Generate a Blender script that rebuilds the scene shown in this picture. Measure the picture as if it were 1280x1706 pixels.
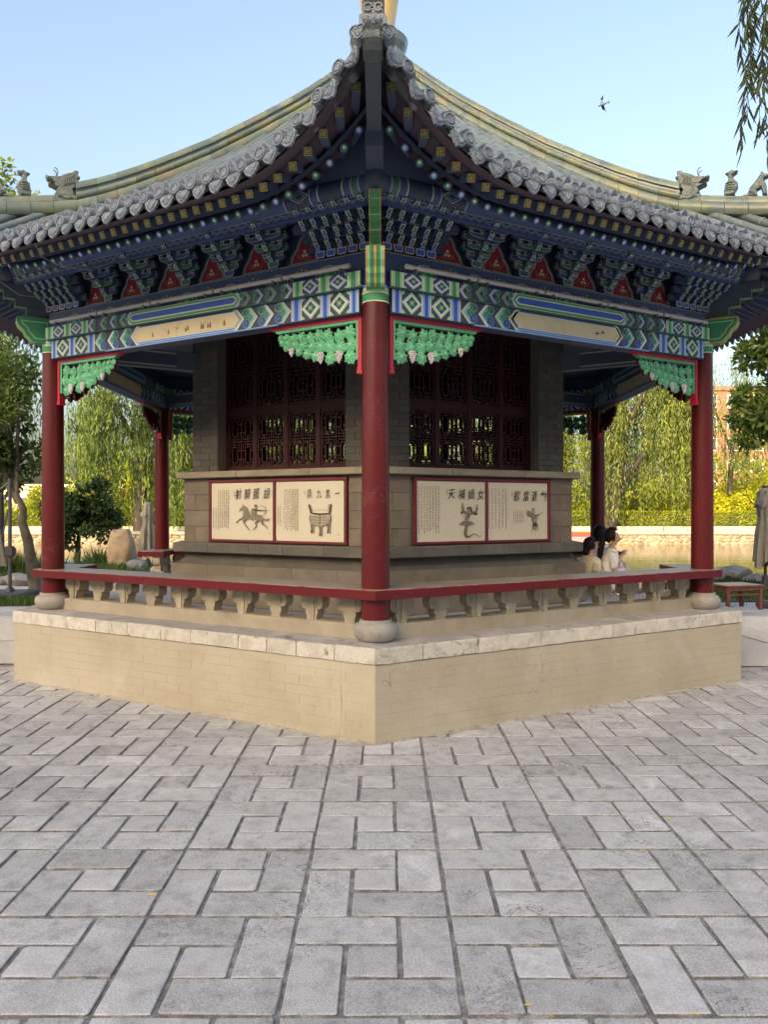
import bpy, bmesh, math, random
import numpy as np
from mathutils import Vector, Matrix

RAD = math.radians
random.seed(11)
rng = np.random.default_rng(11)
for o in list(bpy.data.objects):
    bpy.data.objects.remove(o)
scene = bpy.context.scene
COL = scene.collection

# ------------------------------------------------------------------ camera
CAM = (0.0627, -9.4, 1.65)
cam_d = bpy.data.cameras.new('camera')
cam_d.sensor_fit = 'VERTICAL'
cam_d.sensor_height = 36.0
cam_d.lens = 1276 / 1706 * 36.0
cam_d.shift_y = -5 / 1706
cam_d.clip_start = 0.05
cam_d.clip_end = 2000
cam_o = bpy.data.objects.new('camera', cam_d)
cam_o.location = CAM
cam_o.rotation_euler = (RAD(90), 0, 0)
COL.objects.link(cam_o)
scene.camera = cam_o

# ------------------------------------------------------------------ sky, sun, exposure
SUN_EL = 16.0
SUN_TRAVEL = Vector((0.42, 0.91, 0)).normalized()      # horizontal direction the light travels
world = bpy.data.worlds.new('World')
scene.world = world
world.use_nodes = True
wn = world.node_tree
bgn = wn.nodes['Background']
sky = wn.nodes.new('ShaderNodeTexSky')
sky.sky_type = 'NISHITA'
sky.sun_disc = False
sky.sun_elevation = RAD(SUN_EL)
sky.sun_rotation = math.atan2(-SUN_TRAVEL.x, -SUN_TRAVEL.y)
sky.air_density = 1.0
sky.dust_density = 7.0
sky.ozone_density = 3.4
wn.links.new(sky.outputs['Color'], bgn.inputs['Color'])
bgn.inputs['Strength'].default_value = 0.15
sl = bpy.data.lights.new('sun', 'SUN')
sl.energy = 2.0
sl.angle = RAD(0.5)
sl.color = (1.0, 0.90, 0.74)
so = bpy.data.objects.new('sun', sl)
sdir = Vector((SUN_TRAVEL.x, SUN_TRAVEL.y, -math.tan(RAD(SUN_EL)))).normalized()
so.rotation_euler = sdir.to_track_quat('-Z', 'Y').to_euler()
so.location = (-20, -50, 30)
COL.objects.link(so)
scene.view_settings.view_transform = 'Standard'
scene.view_settings.look = 'None'
scene.view_settings.exposure = 2.1
scene.view_settings.use_white_balance = True
scene.view_settings.white_balance_temperature = 8700
scene.view_settings.white_balance_tint = 14
scene.view_settings.gamma = 1.0
scene.view_settings.use_curve_mapping = False
scene.render.engine = 'CYCLES'
scene.cycles.max_bounces = 8


# ------------------------------------------------------------------ materials
MATS = {}
GAIN = 1.2


def mat(name, col, rough=0.6, var=0.0, col2=None, nscale=3.0, ndet=5.0, npos=(0.35, 0.7), bump=0.0, bscale=60.0,
        metal=0.0, spec=0.5, coat=0.0, stain=None, sscale=0.7, spos=(0.55, 0.75), hue=0.0, crack=None, speck=0.0):
    col, col2, stain = [None if q is None else tuple(min(0.85, v * GAIN) for v in q) for q in (col, col2, stain)]
    m = bpy.data.materials.new(name)
    m.use_nodes = True
    t = m.node_tree
    L = t.links.new
    b = t.nodes['Principled BSDF']
    b.inputs['Roughness'].default_value = rough
    b.inputs['Metallic'].default_value = metal
    b.inputs['Specular IOR Level'].default_value = spec
    if coat:
        b.inputs['Coat Weight'].default_value = coat
        b.inputs['Coat Roughness'].default_value = 0.15
    geo = t.nodes.new('ShaderNodeNewGeometry')
    out = None

    def rgb(c):
        n = t.nodes.new('ShaderNodeRGB')
        n.outputs[0].default_value = (*c, 1)
        return n.outputs[0]

    def mix(f, a, bb, bt='MIX'):
        n = t.nodes.new('ShaderNodeMix')
        n.data_type = 'RGBA'
        n.blend_type = bt
        if isinstance(f, float):
            n.inputs[0].default_value = f
        else:
            L(f, n.inputs[0])
        L(a, n.inputs[6])
        L(bb, n.inputs[7])
        return n.outputs[2]

    def noise(scale, det, lo, hi, dist=0.0):
        n = t.nodes.new('ShaderNodeTexNoise')
        n.inputs['Scale'].default_value = scale
        n.inputs['Detail'].default_value = det
        n.inputs['Roughness'].default_value = 0.65
        n.inputs['Distortion'].default_value = dist
        L(geo.outputs['Position'], n.inputs['Vector'])
        r = t.nodes.new('ShaderNodeMapRange')
        r.inputs['From Min'].default_value = lo
        r.inputs['From Max'].default_value = hi
        L(n.outputs['Fac'], r.inputs['Value'])
        return r.outputs[0], n.outputs['Fac']
    c = rgb(col)
    if col2:
        f, _ = noise(nscale, ndet, *npos)
        c = mix(f, c, rgb(col2))
    if stain:
        f, _ = noise(sscale, 8.0, spos[0], spos[1], 0.6)
        c = mix(f, c, rgb(stain))
    if speck:
        f, _ = noise(150.0, 3.0, 0.32, 0.68)
        g_ = t.nodes.new('ShaderNodeMapRange')
        g_.inputs['To Min'].default_value = 1 - speck
        g_.inputs['To Max'].default_value = 1 + speck
        L(f, g_.inputs['Value'])
        h_ = t.nodes.new('ShaderNodeHueSaturation')
        L(g_.outputs[0], h_.inputs['Value'])
        L(c, h_.inputs['Color'])
        c = h_.outputs[0]
    if crack:
        _, f = noise(crack[0], 4.0, 0, 1, 1.2)
        m1 = t.nodes.new('ShaderNodeMath')
        m1.operation = 'SUBTRACT'
        m1.inputs[1].default_value = 0.5
        L(f, m1.inputs[0])
        m2_ = t.nodes.new('ShaderNodeMath')
        m2_.operation = 'ABSOLUTE'
        L(m1.outputs[0], m2_.inputs[0])
        m3 = t.nodes.new('ShaderNodeMapRange')
        m3.inputs['From Min'].default_value = crack[1]
        m3.inputs['From Max'].default_value = 0.0
        L(m2_.outputs[0], m3.inputs['Value'])
        f2, _ = noise(crack[0] * 0.37, 2.0, 0.52, 0.62)
        m4 = t.nodes.new('ShaderNodeMath')
        m4.operation = 'MULTIPLY'
        L(m3.outputs[0], m4.inputs[0])
        L(f2, m4.inputs[1])
        c = mix(m4.outputs[0], c, rgb(crack[2]))
    if var:
        oi = t.nodes.new('ShaderNodeObjectInfo')
        ad = t.nodes.new('ShaderNodeMath')
        ad.operation = 'ADD'
        L(oi.outputs['Random'], ad.inputs[0])
        L(geo.outputs['Random Per Island'], ad.inputs[1])
        fr = t.nodes.new('ShaderNodeMath')
        fr.operation = 'FRACT'
        L(ad.outputs[0], fr.inputs[0])
        mr = t.nodes.new('ShaderNodeMapRange')
        mr.inputs['To Min'].default_value = 1 - var
        mr.inputs['To Max'].default_value = 1 + var
        L(fr.outputs[0], mr.inputs['Value'])
        hs = t.nodes.new('ShaderNodeHueSaturation')
        L(mr.outputs[0], hs.inputs['Value'])
        if hue:
            m2 = t.nodes.new('ShaderNodeMath')
            m2.operation = 'MULTIPLY'
            m2.inputs[1].default_value = 7.31
            L(fr.outputs[0], m2.inputs[0])
            f2 = t.nodes.new('ShaderNodeMath')
            f2.operation = 'FRACT'
            L(m2.outputs[0], f2.inputs[0])
            mh = t.nodes.new('ShaderNodeMapRange')
            mh.inputs['To Min'].default_value = 0.5 - hue
            mh.inputs['To Max'].default_value = 0.5 + hue
            L(f2.outputs[0], mh.inputs['Value'])
            L(mh.outputs[0], hs.inputs['Hue'])
        L(c, hs.inputs['Color'])
        c = hs.outputs[0]
    L(c, b.inputs['Base Color'])
    if bump:
        _, f = noise(bscale, 6.0, 0, 1)
        bn = t.nodes.new('ShaderNodeBump')
        bn.inputs['Strength'].default_value = bump
        bn.inputs['Distance'].default_value = 0.02
        L(f, bn.inputs['Height'])
        L(bn.outputs[0], b.inputs['Normal'])
    MATS[name] = m
    return m


def leafmat(name, c1, c2, trans=0.35, rough=0.5):
    m = bpy.data.materials.new(name)
    m.use_nodes = True
    t = m.node_tree
    L = t.links.new
    for n in list(t.nodes):
        if n.type == 'BSDF_PRINCIPLED':
            t.nodes.remove(n)
    out = t.nodes['Material Output']
    geo = t.nodes.new('ShaderNodeNewGeometry')
    rmp = t.nodes.new('ShaderNodeValToRGB')
    rmp.color_ramp.elements[0].color = (*c1, 1)
    rmp.color_ramp.elements[1].color = (*c2, 1)
    ns = t.nodes.new('ShaderNodeTexNoise')
    ns.inputs['Scale'].default_value = 0.9
    ns.inputs['Detail'].default_value = 3
    L(geo.outputs['Position'], ns.inputs['Vector'])
    ma = t.nodes.new('ShaderNodeMath')
    ma.operation = 'MULTIPLY_ADD'
    ma.inputs[1].default_value = 0.55
    ad = t.nodes.new('ShaderNodeMath')
    ad.operation = 'MULTIPLY_ADD'
    ad.inputs[1].default_value = 2.6
    ad.inputs[2].default_value = -1.05
    L(ns.outputs['Fac'], ad.inputs[0])
    L(geo.outputs['Random Per Island'], ma.inputs[0])
    L(ad.outputs[0], ma.inputs[2])
    L(ma.outputs[0], rmp.inputs['Fac'])
    d = t.nodes.new('ShaderNodeBsdfPrincipled')
    d.inputs['Roughness'].default_value = rough
    d.inputs['Specular IOR Level'].default_value = 0.25
    tr = t.nodes.new('ShaderNodeBsdfTranslucent')
    mx = t.nodes.new('ShaderNodeMixShader')
    mx.inputs[0].default_value = trans
    L(rmp.outputs[0], d.inputs['Base Color'])
    L(rmp.outputs[0], tr.inputs['Color'])
    L(d.outputs[0], mx.inputs[1])
    L(tr.outputs[0], mx.inputs[2])
    L(mx.outputs[0], out.inputs['Surface'])
    MATS[name] = m
    return m


# stone and ground
mat('paver', (0.39, 0.378, 0.362), 0.88, 0.14, (0.265, 0.256, 0.245), 11.0, 14, (0.47, 0.68), 0.32, 75, stain=(0.475, 0.46, 0.44), sscale=3.4, spos=(0.53, 0.66), crack=(5.0, 0.013, (0.15, 0.142, 0.135)), speck=0.30)
mat('paver_new', (0.445, 0.432, 0.415), 0.85, 0.08, (0.33, 0.32, 0.307), 9.0, 12, (0.45, 0.70), 0.25, 75, stain=(0.50, 0.487, 0.467), sscale=3.4, spos=(0.55, 0.70), crack=(4.0, 0.008, (0.2, 0.193, 0.185)), speck=0.2)
mat('grout', (0.165, 0.156, 0.147), 0.95, 0, (0.34, 0.325, 0.305), 14, 8, (0.44, 0.66), 0.6, 80, speck=0.3)
mat('terrace_stone', (0.42, 0.42, 0.42), 0.8, 0.08, (0.32, 0.32, 0.33), 3, 8, (0.4, 0.7), 0.2, 50)
mat('soil', (0.10, 0.075, 0.045), 0.95, 0, (0.16, 0.12, 0.07), 6, 6, (0.4, 0.7), 0.5, 30)
mat('lawn_soil', (0.05, 0.075, 0.025), 0.95, 0, (0.09, 0.08, 0.04), 4, 6)
mat('wall_paint', (0.405, 0.352, 0.255), 0.8, 0.012, (0.335, 0.28, 0.192), 1.4, 10, (0.40, 0.7), 0.25, 45, stain=(0.47, 0.425, 0.33), sscale=1.1, spos=(0.52, 0.75), crack=(2.0, 0.003, (0.24, 0.2, 0.14)), speck=0.07)
mat('wall_joint', (0.27, 0.22, 0.145), 0.9, 0, (0.44, 0.385, 0.285), 2.6, 3, (0.44, 0.58))
mat('cap_stone', (0.58, 0.535, 0.445), 0.9, 0.07, (0.41, 0.37, 0.295), 9.0, 12, (0.46, 0.70), 1.0, 50, stain=(0.19, 0.165, 0.13), sscale=11.0, spos=(0.61, 0.69), crack=(4.0, 0.010, (0.2, 0.17, 0.13)), speck=0.12)
mat('cap_top', (0.33, 0.305, 0.275), 0.9, 0.08, (0.48, 0.45, 0.395), 4.0, 12, (0.47, 0.70), 0.8, 40, stain=(0.17, 0.155, 0.14), sscale=4.0, spos=(0.57, 0.72), crack=(5.0, 0.01, (0.14, 0.125, 0.11)), speck=0.15)
mat('sill_stone', (0.35, 0.305, 0.23), 0.85, 0.0, (0.27, 0.23, 0.165), 3.0, 9, (0.4, 0.7), 0.4, 60, stain=(0.22, 0.19, 0.15), sscale=3, spos=(0.58, 0.75), speck=0.08)
mat('baluster_stone', (0.37, 0.325, 0.24), 0.85, 0.10, (0.27, 0.235, 0.17), 6.0, 9, (0.4, 0.72), 0.4, 70, speck=0.08)
mat('plinth_stone', (0.32, 0.295, 0.255), 0.75, 0.05, (0.24, 0.215, 0.18), 5.0, 9, (0.4, 0.7), 0.4, 60, stain=(0.19, 0.16, 0.13), sscale=6, spos=(0.60, 0.75), crack=(5.0, 0.006, (0.16, 0.14, 0.12)), speck=0.1)
mat('floor_slab', (0.27, 0.27, 0.275), 0.7, 0.06, (0.2, 0.2, 0.2), 3, 8, (0.4, 0.7), 0.15, 50)
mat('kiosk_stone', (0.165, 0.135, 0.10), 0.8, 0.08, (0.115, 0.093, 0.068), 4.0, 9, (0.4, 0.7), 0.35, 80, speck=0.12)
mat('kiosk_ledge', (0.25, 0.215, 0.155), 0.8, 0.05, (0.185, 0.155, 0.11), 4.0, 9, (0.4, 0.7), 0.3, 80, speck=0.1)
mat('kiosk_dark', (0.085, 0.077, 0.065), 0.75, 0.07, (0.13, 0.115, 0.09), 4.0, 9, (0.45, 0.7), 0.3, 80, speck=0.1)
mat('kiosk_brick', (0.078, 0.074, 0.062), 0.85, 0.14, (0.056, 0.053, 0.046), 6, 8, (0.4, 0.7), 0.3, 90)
mat('mortar', (0.12, 0.11, 0.088), 0.9)
# paint
mat('red', (0.108, 0.0075, 0.0095), 0.36, 0, (0.088, 0.0065, 0.0085), 3, 8, spec=0.35, bump=0.05, bscale=14, stain=(0.15, 0.02, 0.02), sscale=2.2, spos=(0.58, 0.8), crack=(9.0, 0.0035, (0.34, 0.22, 0.2)))
mat('bench_red', (0.120, 0.0085, 0.012), 0.5, 0, (0.09, 0.010, 0.011), 3, 6, spec=0.25, crack=(7.0, 0.004, (0.36, 0.2, 0.17)))
mat('bench_top', (0.215, 0.19, 0.15), 0.38, 0, (0.15, 0.085, 0.07), 2.2, 8, (0.52, 0.74), 0.1, 40)
mat('worn_edge', (0.42, 0.22, 0.16), 0.7, 0, (0.2, 0.03, 0.03), 9, 6, (0.4, 0.6))
mat('trim_red', (0.42, 0.018, 0.042), 0.5)
mat('dark_red', (0.115, 0.009, 0.014), 0.55)
mat('panel_red', (0.24, 0.018, 0.035), 0.7)
mat('green', (0.035, 0.27, 0.125), 0.55)
mat('green_d', (0.044, 0.145, 0.112), 0.6)
mat('green_l', (0.27, 0.58, 0.30), 0.55)
mat('leaf_paint', (0.070, 0.40, 0.205), 0.55, 0.14, (0.055, 0.33, 0.17), 25, 4)
mat('leaf_vein', (0.21, 0.58, 0.35), 0.55)
mat('grape', (0.66, 0.62, 0.64), 0.5, 0.08)
mat('blue', (0.022, 0.095, 0.42), 0.55)
mat('blue_d', (0.044, 0.078, 0.180), 0.6)
mat('blue_l', (0.23, 0.40, 0.76), 0.55)
mat('navy', (0.038, 0.053, 0.094), 0.6)
mat('cream', (0.70, 0.66, 0.47), 0.6)
mat('panel_cream', (0.62, 0.53, 0.34), 0.6, 0, (0.55, 0.42, 0.24), 6, 6, (0.5, 0.75))
mat('pale', (0.66, 0.70, 0.62), 0.6)
mat('rim', (0.42, 0.47, 0.40), 0.6)
mat('rim_d', (0.27, 0.31, 0.28), 0.6)
mat('gold', (0.60, 0.40, 0.10), 0.45, metal=0.2)
mat('black', (0.012, 0.011, 0.011), 0.7)
mat('brown_paint', (0.26, 0.13, 0.06), 0.7)
mat('eave_paint', (0.066, 0.090, 0.150), 0.6)
mat('eave_board', (0.085, 0.055, 0.075), 0.7)
mat('beam_dark', (0.062, 0.080, 0.108), 0.55)
mat('white_dot', (0.66, 0.68, 0.62), 0.5)
mat('tube', (0.40, 0.38, 0.37), 0.45)
mat('cable', (0.25, 0.25, 0.25), 0.5)
mat('ceiling', (0.06, 0.075, 0.115), 0.8)
mat('lattice', (0.032, 0.0040, 0.0048), 0.55, spec=0.3)
# tiles
mat('tile', (0.125, 0.165, 0.17), 0.32, 0.22, (0.20, 0.20, 0.165), 6, 6, (0.45, 0.7), coat=0.25)
mat('tile_pan', (0.115, 0.15, 0.165), 0.3, 0.1, (0.16, 0.17, 0.14), 5, 6)
mat('ridge_tile', (0.165, 0.195, 0.125), 0.38, 0.2, (0.115, 0.160, 0.145), 4, 6, (0.38, 0.62), coat=0.12, hue=0.06, stain=(0.25, 0.245, 0.13), sscale=2.2, spos=(0.50, 0.66))
mat('ridge_joint', (0.36, 0.34, 0.26), 0.8)
mat('eave_tile', (0.205, 0.238, 0.280), 0.36, 0.18, (0.115, 0.138, 0.168), 26, 6, (0.45, 0.7), 0.5, 90, coat=0.15)
mat('clay', (0.42, 0.30, 0.22), 0.85)
mat('beast_dark', (0.07, 0.09, 0.095), 0.4, 0, (0.12, 0.14, 0.14), 20, 6, (0.4, 0.65), 0.6, 45)
mat('beast', (0.12, 0.145, 0.13), 0.4, 0, (0.19, 0.21, 0.18), 14, 6, (0.4, 0.65), 0.6, 45)
mat('gilt', (0.72, 0.45, 0.14), 0.38, 0, (0.55, 0.42, 0.25), 3, 4, metal=0.35)
# boards
mat('sheet', (0.55, 0.50, 0.385), 0.35, 0, (0.52, 0.47, 0.36), 1.2, 3)
mat('ink', (0.03, 0.024, 0.018), 0.6)
mat('ink_m', (0.19, 0.16, 0.115), 0.6)
mat('ink_l', (0.33, 0.28, 0.2), 0.6)
# background
GAIN = 1.0
mat('bark', (0.042, 0.032, 0.024), 0.9, 0, (0.030, 0.023, 0.018), 8, 8, (0.4, 0.65), 0.9, 14)
mat('bark_grey', (0.20, 0.17, 0.13), 0.9, 0, (0.11, 0.09, 0.07), 9, 8, (0.4, 0.65), 0.8, 20)
mat('rubble', (0.31, 0.25, 0.165), 0.85, 0.28, (0.20, 0.155, 0.10), 3, 6, bump=0.4, bscale=10)
mat('coping', (0.42, 0.38, 0.31), 0.8, 0, (0.36, 0.32, 0.25), 1.0, 6)
mat('promenade', (0.33, 0.29, 0.235), 0.85, 0, (0.27, 0.23, 0.185), 0.7, 6)
mat('rock', (0.30, 0.29, 0.27), 0.85, 0, (0.17, 0.165, 0.16), 5, 9, (0.4, 0.65), 0.9, 9)
mat('tan_rock', (0.44, 0.32, 0.20), 0.85, 0, (0.27, 0.20, 0.135), 5, 9, (0.42, 0.65), 0.9, 9)
mat('canvas', (0.36, 0.325, 0.265), 0.85, 0, (0.28, 0.25, 0.2), 6, 5)
mat('dark_metal', (0.045, 0.042, 0.048), 0.5)
mat('grey_metal', (0.10, 0.095, 0.105), 0.4, metal=0.3)
mat('wood_red', (0.21, 0.065, 0.035), 0.45, 0, (0.14, 0.04, 0.025), 6, 6)
mat('wood_top', (0.42, 0.27, 0.15), 0.4, 0, (0.34, 0.2, 0.11), 6, 6)
mat('brick_far', (0.26, 0.125, 0.09), 0.85, 0, (0.22, 0.10, 0.075), 1, 4)
mat('plaster_far', (0.62, 0.50, 0.38), 0.85)
mat('window_far', (0.06, 0.07, 0.085), 0.15)
mat('boat_red', (0.55, 0.07, 0.07), 0.4)
mat('boat_pink', (0.70, 0.26, 0.28), 0.4)
mat('boat_orange', (0.75, 0.32, 0.06), 0.4)
mat('white', (0.75, 0.74, 0.72), 0.6)
# people
GAIN = 1.2
mat('skin', (0.47, 0.27, 0.18), 0.5)
mat('hair', (0.008, 0.007, 0.007), 0.6, spec=0.2)
mat('shirt_white', (0.72, 0.71, 0.69), 0.85, 0, (0.66, 0.65, 0.62), 22, 3, bump=0.9, bscale=24)
mat('shirt_lilac', (0.55, 0.53, 0.64), 0.85)
mat('shirt_cream', (0.60, 0.53, 0.37), 0.85, 0, (0.5, 0.44, 0.3), 22, 3, bump=0.9, bscale=24)
mat('cement', (0.40, 0.36, 0.29), 0.95, 0, (0.27, 0.235, 0.18), 14, 8, (0.42, 0.65), 0.8, 60, speck=0.15)
mat('trousers', (0.25, 0.22, 0.19), 0.9)
mat('trousers_pale', (0.55, 0.49, 0.42), 0.9)
mat('lilac', (0.50, 0.36, 0.52), 0.7)
mat('purple', (0.10, 0.05, 0.22), 0.7)
mat('bird', (0.05, 0.07, 0.11), 0.7)
mat('yellow_leaf', (0.55, 0.36, 0.07), 0.7, 0.25)
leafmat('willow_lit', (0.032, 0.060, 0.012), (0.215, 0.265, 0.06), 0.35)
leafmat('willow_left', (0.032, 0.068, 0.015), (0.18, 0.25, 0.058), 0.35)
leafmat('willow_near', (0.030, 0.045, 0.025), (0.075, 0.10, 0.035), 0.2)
leafmat('dark_leaf', (0.018, 0.042, 0.014), (0.055, 0.10, 0.03), 0.2)
leafmat('mid_leaf', (0.045, 0.090, 0.022), (0.14, 0.21, 0.045), 0.35)
leafmat('bright_leaf', (0.22, 0.25, 0.018), (0.52, 0.50, 0.04), 0.35)
leafmat('hedge_leaf', (0.09, 0.15, 0.012), (0.30, 0.33, 0.03), 0.3)
leafmat('grass', (0.035, 0.08, 0.018), (0.10, 0.16, 0.04), 0.3)
w = mat('water', (0.10, 0.085, 0.035), 0.06, 0, None, bump=0.0)
wt = w.node_tree
wb = wt.nodes['Principled BSDF']
wb.inputs['IOR'].default_value = 1.33
wg = wt.nodes.new('ShaderNodeNewGeometry')
wm = wt.nodes.new('ShaderNodeMapping')
wm.inputs['Scale'].default_value = (0.6, 1.6, 1)
wx = wt.nodes.new('ShaderNodeTexNoise')
wx.inputs['Scale'].default_value = 1.6
wx.inputs['Detail'].default_value = 3
wu = wt.nodes.new('ShaderNodeBump')
wu.inputs['Strength'].default_value = 0.22
wu.inputs['Distance'].default_value = 0.05
wt.links.new(wg.outputs['Position'], wm.inputs['Vector'])
wt.links.new(wm.outputs[0], wx.inputs['Vector'])
wt.links.new(wx.outputs['Fac'], wu.inputs['Height'])
wt.links.new(wu.outputs[0], wb.inputs['Normal'])


# ------------------------------------------------------------------ mesh helpers
def inset_poly(P, w):
    n = len(P)
    ar = sum(P[i][0] * P[(i + 1) % n][1] - P[(i + 1) % n][0] * P[i][1] for i in range(n))
    sg = 1 if ar > 0 else -1
    out = []
    for i in range(n):
        p0, p1, p2 = Vector(P[i - 1]), Vector(P[i]), Vector(P[(i + 1) % n])
        d1 = (p1 - p0)
        d2 = (p2 - p1)
        if d1.length < 1e-9 or d2.length < 1e-9:
            out.append(tuple(p1))
            continue
        d1.normalize()
        d2.normalize()
        n1 = Vector((-d1.y, d1.x)) * sg
        n2 = Vector((-d2.y, d2.x)) * sg
        b = n1 + n2
        if b.length < 1e-6:
            b = n1
        b.normalize()
        k = w / max(0.45, b.dot(n1))
        out.append(tuple(p1 + b * k))
    return out


class MB:
    def __init__(s):
        s.v, s.f, s.m, s.mn = [], [], [], []

    def k(s, m):
        if m not in s.mn:
            s.mn.append(m)
        return s.mn.index(m)

    def add(s, vs, fs, m, M=None):
        b = len(s.v)
        if M is not None:
            vs = [M @ Vector(v) for v in vs]
        s.v += [tuple(v) for v in vs]
        i = s.k(m)
        for f in fs:
            s.f.append(tuple(b + q for q in f))
            s.m.append(i)

    def box(s, x0, x1, y0, y1, z0, z1, m, M=None):
        s.add([(x0, y0, z0), (x1, y0, z0), (x1, y1, z0), (x0, y1, z0), (x0, y0, z1), (x1, y0, z1), (x1, y1, z1), (x0, y1, z1)],
              [(0, 3, 2, 1), (4, 5, 6, 7), (0, 1, 5, 4), (1, 2, 6, 5), (2, 3, 7, 6), (3, 0, 4, 7)], m, M)

    def cbox(s, x0, x1, y0, y1, z0, z1, c, m, M=None, top=None):
        X, Y, Z = (x0, x1), (y0, y1), (z0, z1)
        vs, ix = [], {}
        for a in (0, 1):
            for b in (0, 1):
                for d in (0, 1):
                    sx, sy, sz = 1 - 2 * a, 1 - 2 * b, 1 - 2 * d
                    p = (X[a], Y[b], Z[d])
                    for ax in range(3):
                        q = [p[0] + sx * c, p[1] + sy * c, p[2] + sz * c]
                        q[ax] = p[ax]
                        ix[(a, b, d, ax)] = len(vs)
                        vs.append(tuple(q))
        F, T = [], []
        for ax in range(3):
            for e in (0, 1):
                def key(u, v):
                    k = [0, 0, 0]
                    k[ax] = e
                    k[(ax + 1) % 3] = u
                    k[(ax + 2) % 3] = v
                    return ix[(*k, ax)]
                q = [key(0, 0), key(1, 0), key(1, 1), key(0, 1)]
                if not e:
                    q.reverse()
                (T if (top and ax == 2 and e) else F).append(tuple(q))
        for ax in range(3):
            a1, a2 = (ax + 1) % 3, (ax + 2) % 3
            for u in (0, 1):
                for v in (0, 1):
                    k0, k1 = [0, 0, 0], [0, 0, 0]
                    k0[a1] = k1[a1] = u
                    k0[a2] = k1[a2] = v
                    k1[ax] = 1
                    q = (ix[(*k0, a1)], ix[(*k1, a1)], ix[(*k1, a2)], ix[(*k0, a2)])
                    F.append(q if (u == v) else q[::-1])
        for a in (0, 1):
            for b in (0, 1):
                for d in (0, 1):
                    F.append((ix[(a, b, d, 0)], ix[(a, b, d, 1)], ix[(a, b, d, 2)]))
        b0 = len(s.v)
        s.add(vs, F, m, M)
        if T:
            i = s.k(top)
            for f in T:
                s.f.append(tuple(b0 + q for q in f))
                s.m.append(i)

    def prism(s, P, y0, y1, m, M=None, cap=None, rim=None, w=0.006, back=True):
        """P: polygon in (x,z); extruded along y; front face at y0."""
        n = len(P)
        vs = [(p[0], y0, p[1]) for p in P] + [(p[0], y1, p[1]) for p in P]
        s.add(vs, [(i, (i + 1) % n, n + (i + 1) % n, n + i) for i in range(n)], m, M)
        if back:
            s.add([(p[0], y1, p[1]) for p in P], [tuple(range(n))], m, M)
        if rim:
            I = inset_poly(P, w)
            vs = [(p[0], y0, p[1]) for p in P] + [(p[0], y0, p[1]) for p in I]
            s.add(vs, [(i, (i + 1) % n, n + (i + 1) % n, n + i) for i in range(n)], rim, M)
            s.add([(p[0], y0, p[1]) for p in I], [tuple(range(n))], cap or m, M)
        else:
            s.add([(p[0], y0, p[1]) for p in P], [tuple(range(n))], cap or m, M)

    def poly(s, P, y, m, M=None):
        s.add([(p[0], y, p[1]) for p in P], [tuple(range(len(P)))], m, M)

    def plan(s, P, z0, z1, m, M=None, top=None):
        n = len(P)
        s.add([(p[0], p[1], z0) for p in P] + [(p[0], p[1], z1) for p in P],
              [(i, (i + 1) % n, n + (i + 1) % n, n + i) for i in range(n)], m, M)
        s.add([(p[0], p[1], z0) for p in P], [tuple(range(n))], m, M)
        s.add([(p[0], p[1], z1) for p in P], [tuple(range(n))], top or m, M)

    def lathe(s, prof, n, m, M=None):
        vs, fs = [], []
        for r, z in prof:
            for i in range(n):
                a = 2 * math.pi * i / n
                vs.append((r * math.cos(a), r * math.sin(a), z))
        for j in range(len(prof) - 1):
            for i in range(n):
                k = (i + 1) % n
                fs.append((j * n + i, j * n + k, (j + 1) * n + k, (j + 1) * n + i))
        fs.append(tuple(range(n))[::-1])
        fs.append(tuple((len(prof) - 1) * n + i for i in range(n)))
        s.add(vs, fs, m, M)

    def tube(s, pts, rad, n, m, M=None, cap=None, cols=None):
        pts = [Vector(p) for p in pts]
        if not isinstance(rad, (list, tuple)):
            rad = [rad] * len(pts)
        vs = []
        ref = None
        for i, p in enumerate(pts):
            d = (pts[min(i + 1, len(pts) - 1)] - pts[max(i - 1, 0)])
            d.normalize()
            if ref is None:
                ref = Vector((0, 0, 1)) if abs(d.z) < 0.9 else Vector((1, 0, 0))
            a = d.cross(ref)
            if a.length < 1e-4:
                a = d.cross(Vector((0, 1, 0)))
            a.normalize()
            b = a.cross(d)
            ref = b
            for j in range(n):
                t = 2 * math.pi * j / n
                vs.append(p + (a * math.cos(t) + b * math.sin(t)) * rad[i])
        for i in range(len(pts) - 1):
            fs = [(i * n + j, i * n + (j + 1) % n, (i + 1) * n + (j + 1) % n, (i + 1) * n + j) for j in range(n)]
            if cols:
                b0 = len(s.v)
                s.add([vs[q] for q in range(i * n, (i + 2) * n)], [tuple(q - i * n for q in f) for f in fs], cols[i], M)
            else:
                if i == 0:
                    b0 = len(s.v)
                    s.add(vs, [], m, M)
                ii = s.k(m)
                for f in fs:
                    s.f.append(tuple(b0 + q for q in f))
                    s.m.append(ii)
        s.add(vs[:n], [tuple(range(n))[::-1]], cap or m, M)
        s.add(vs[-n:], [tuple(range(n))], cap or m, M)

    def mesh(s, name, smooth=0):
        me = bpy.data.meshes.new(name)
        me.from_pydata(s.v, [], s.f)
        for n in s.mn:
            me.materials.append(MATS[n])
        me.polygons.foreach_set('material_index', s.m)
        if smooth:
            bm = bmesh.new()
            bm.from_mesh(me)
            bmesh.ops.remove_doubles(bm, verts=bm.verts, dist=1e-5)
            bmesh.ops.recalc_face_normals(bm, faces=bm.faces)
            bm.to_mesh(me)
            bm.free()
            me.polygons.foreach_set('use_smooth', [True] * len(me.polygons))
            me.set_sharp_from_angle(angle=RAD(smooth))
        me.update()
        return me


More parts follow.
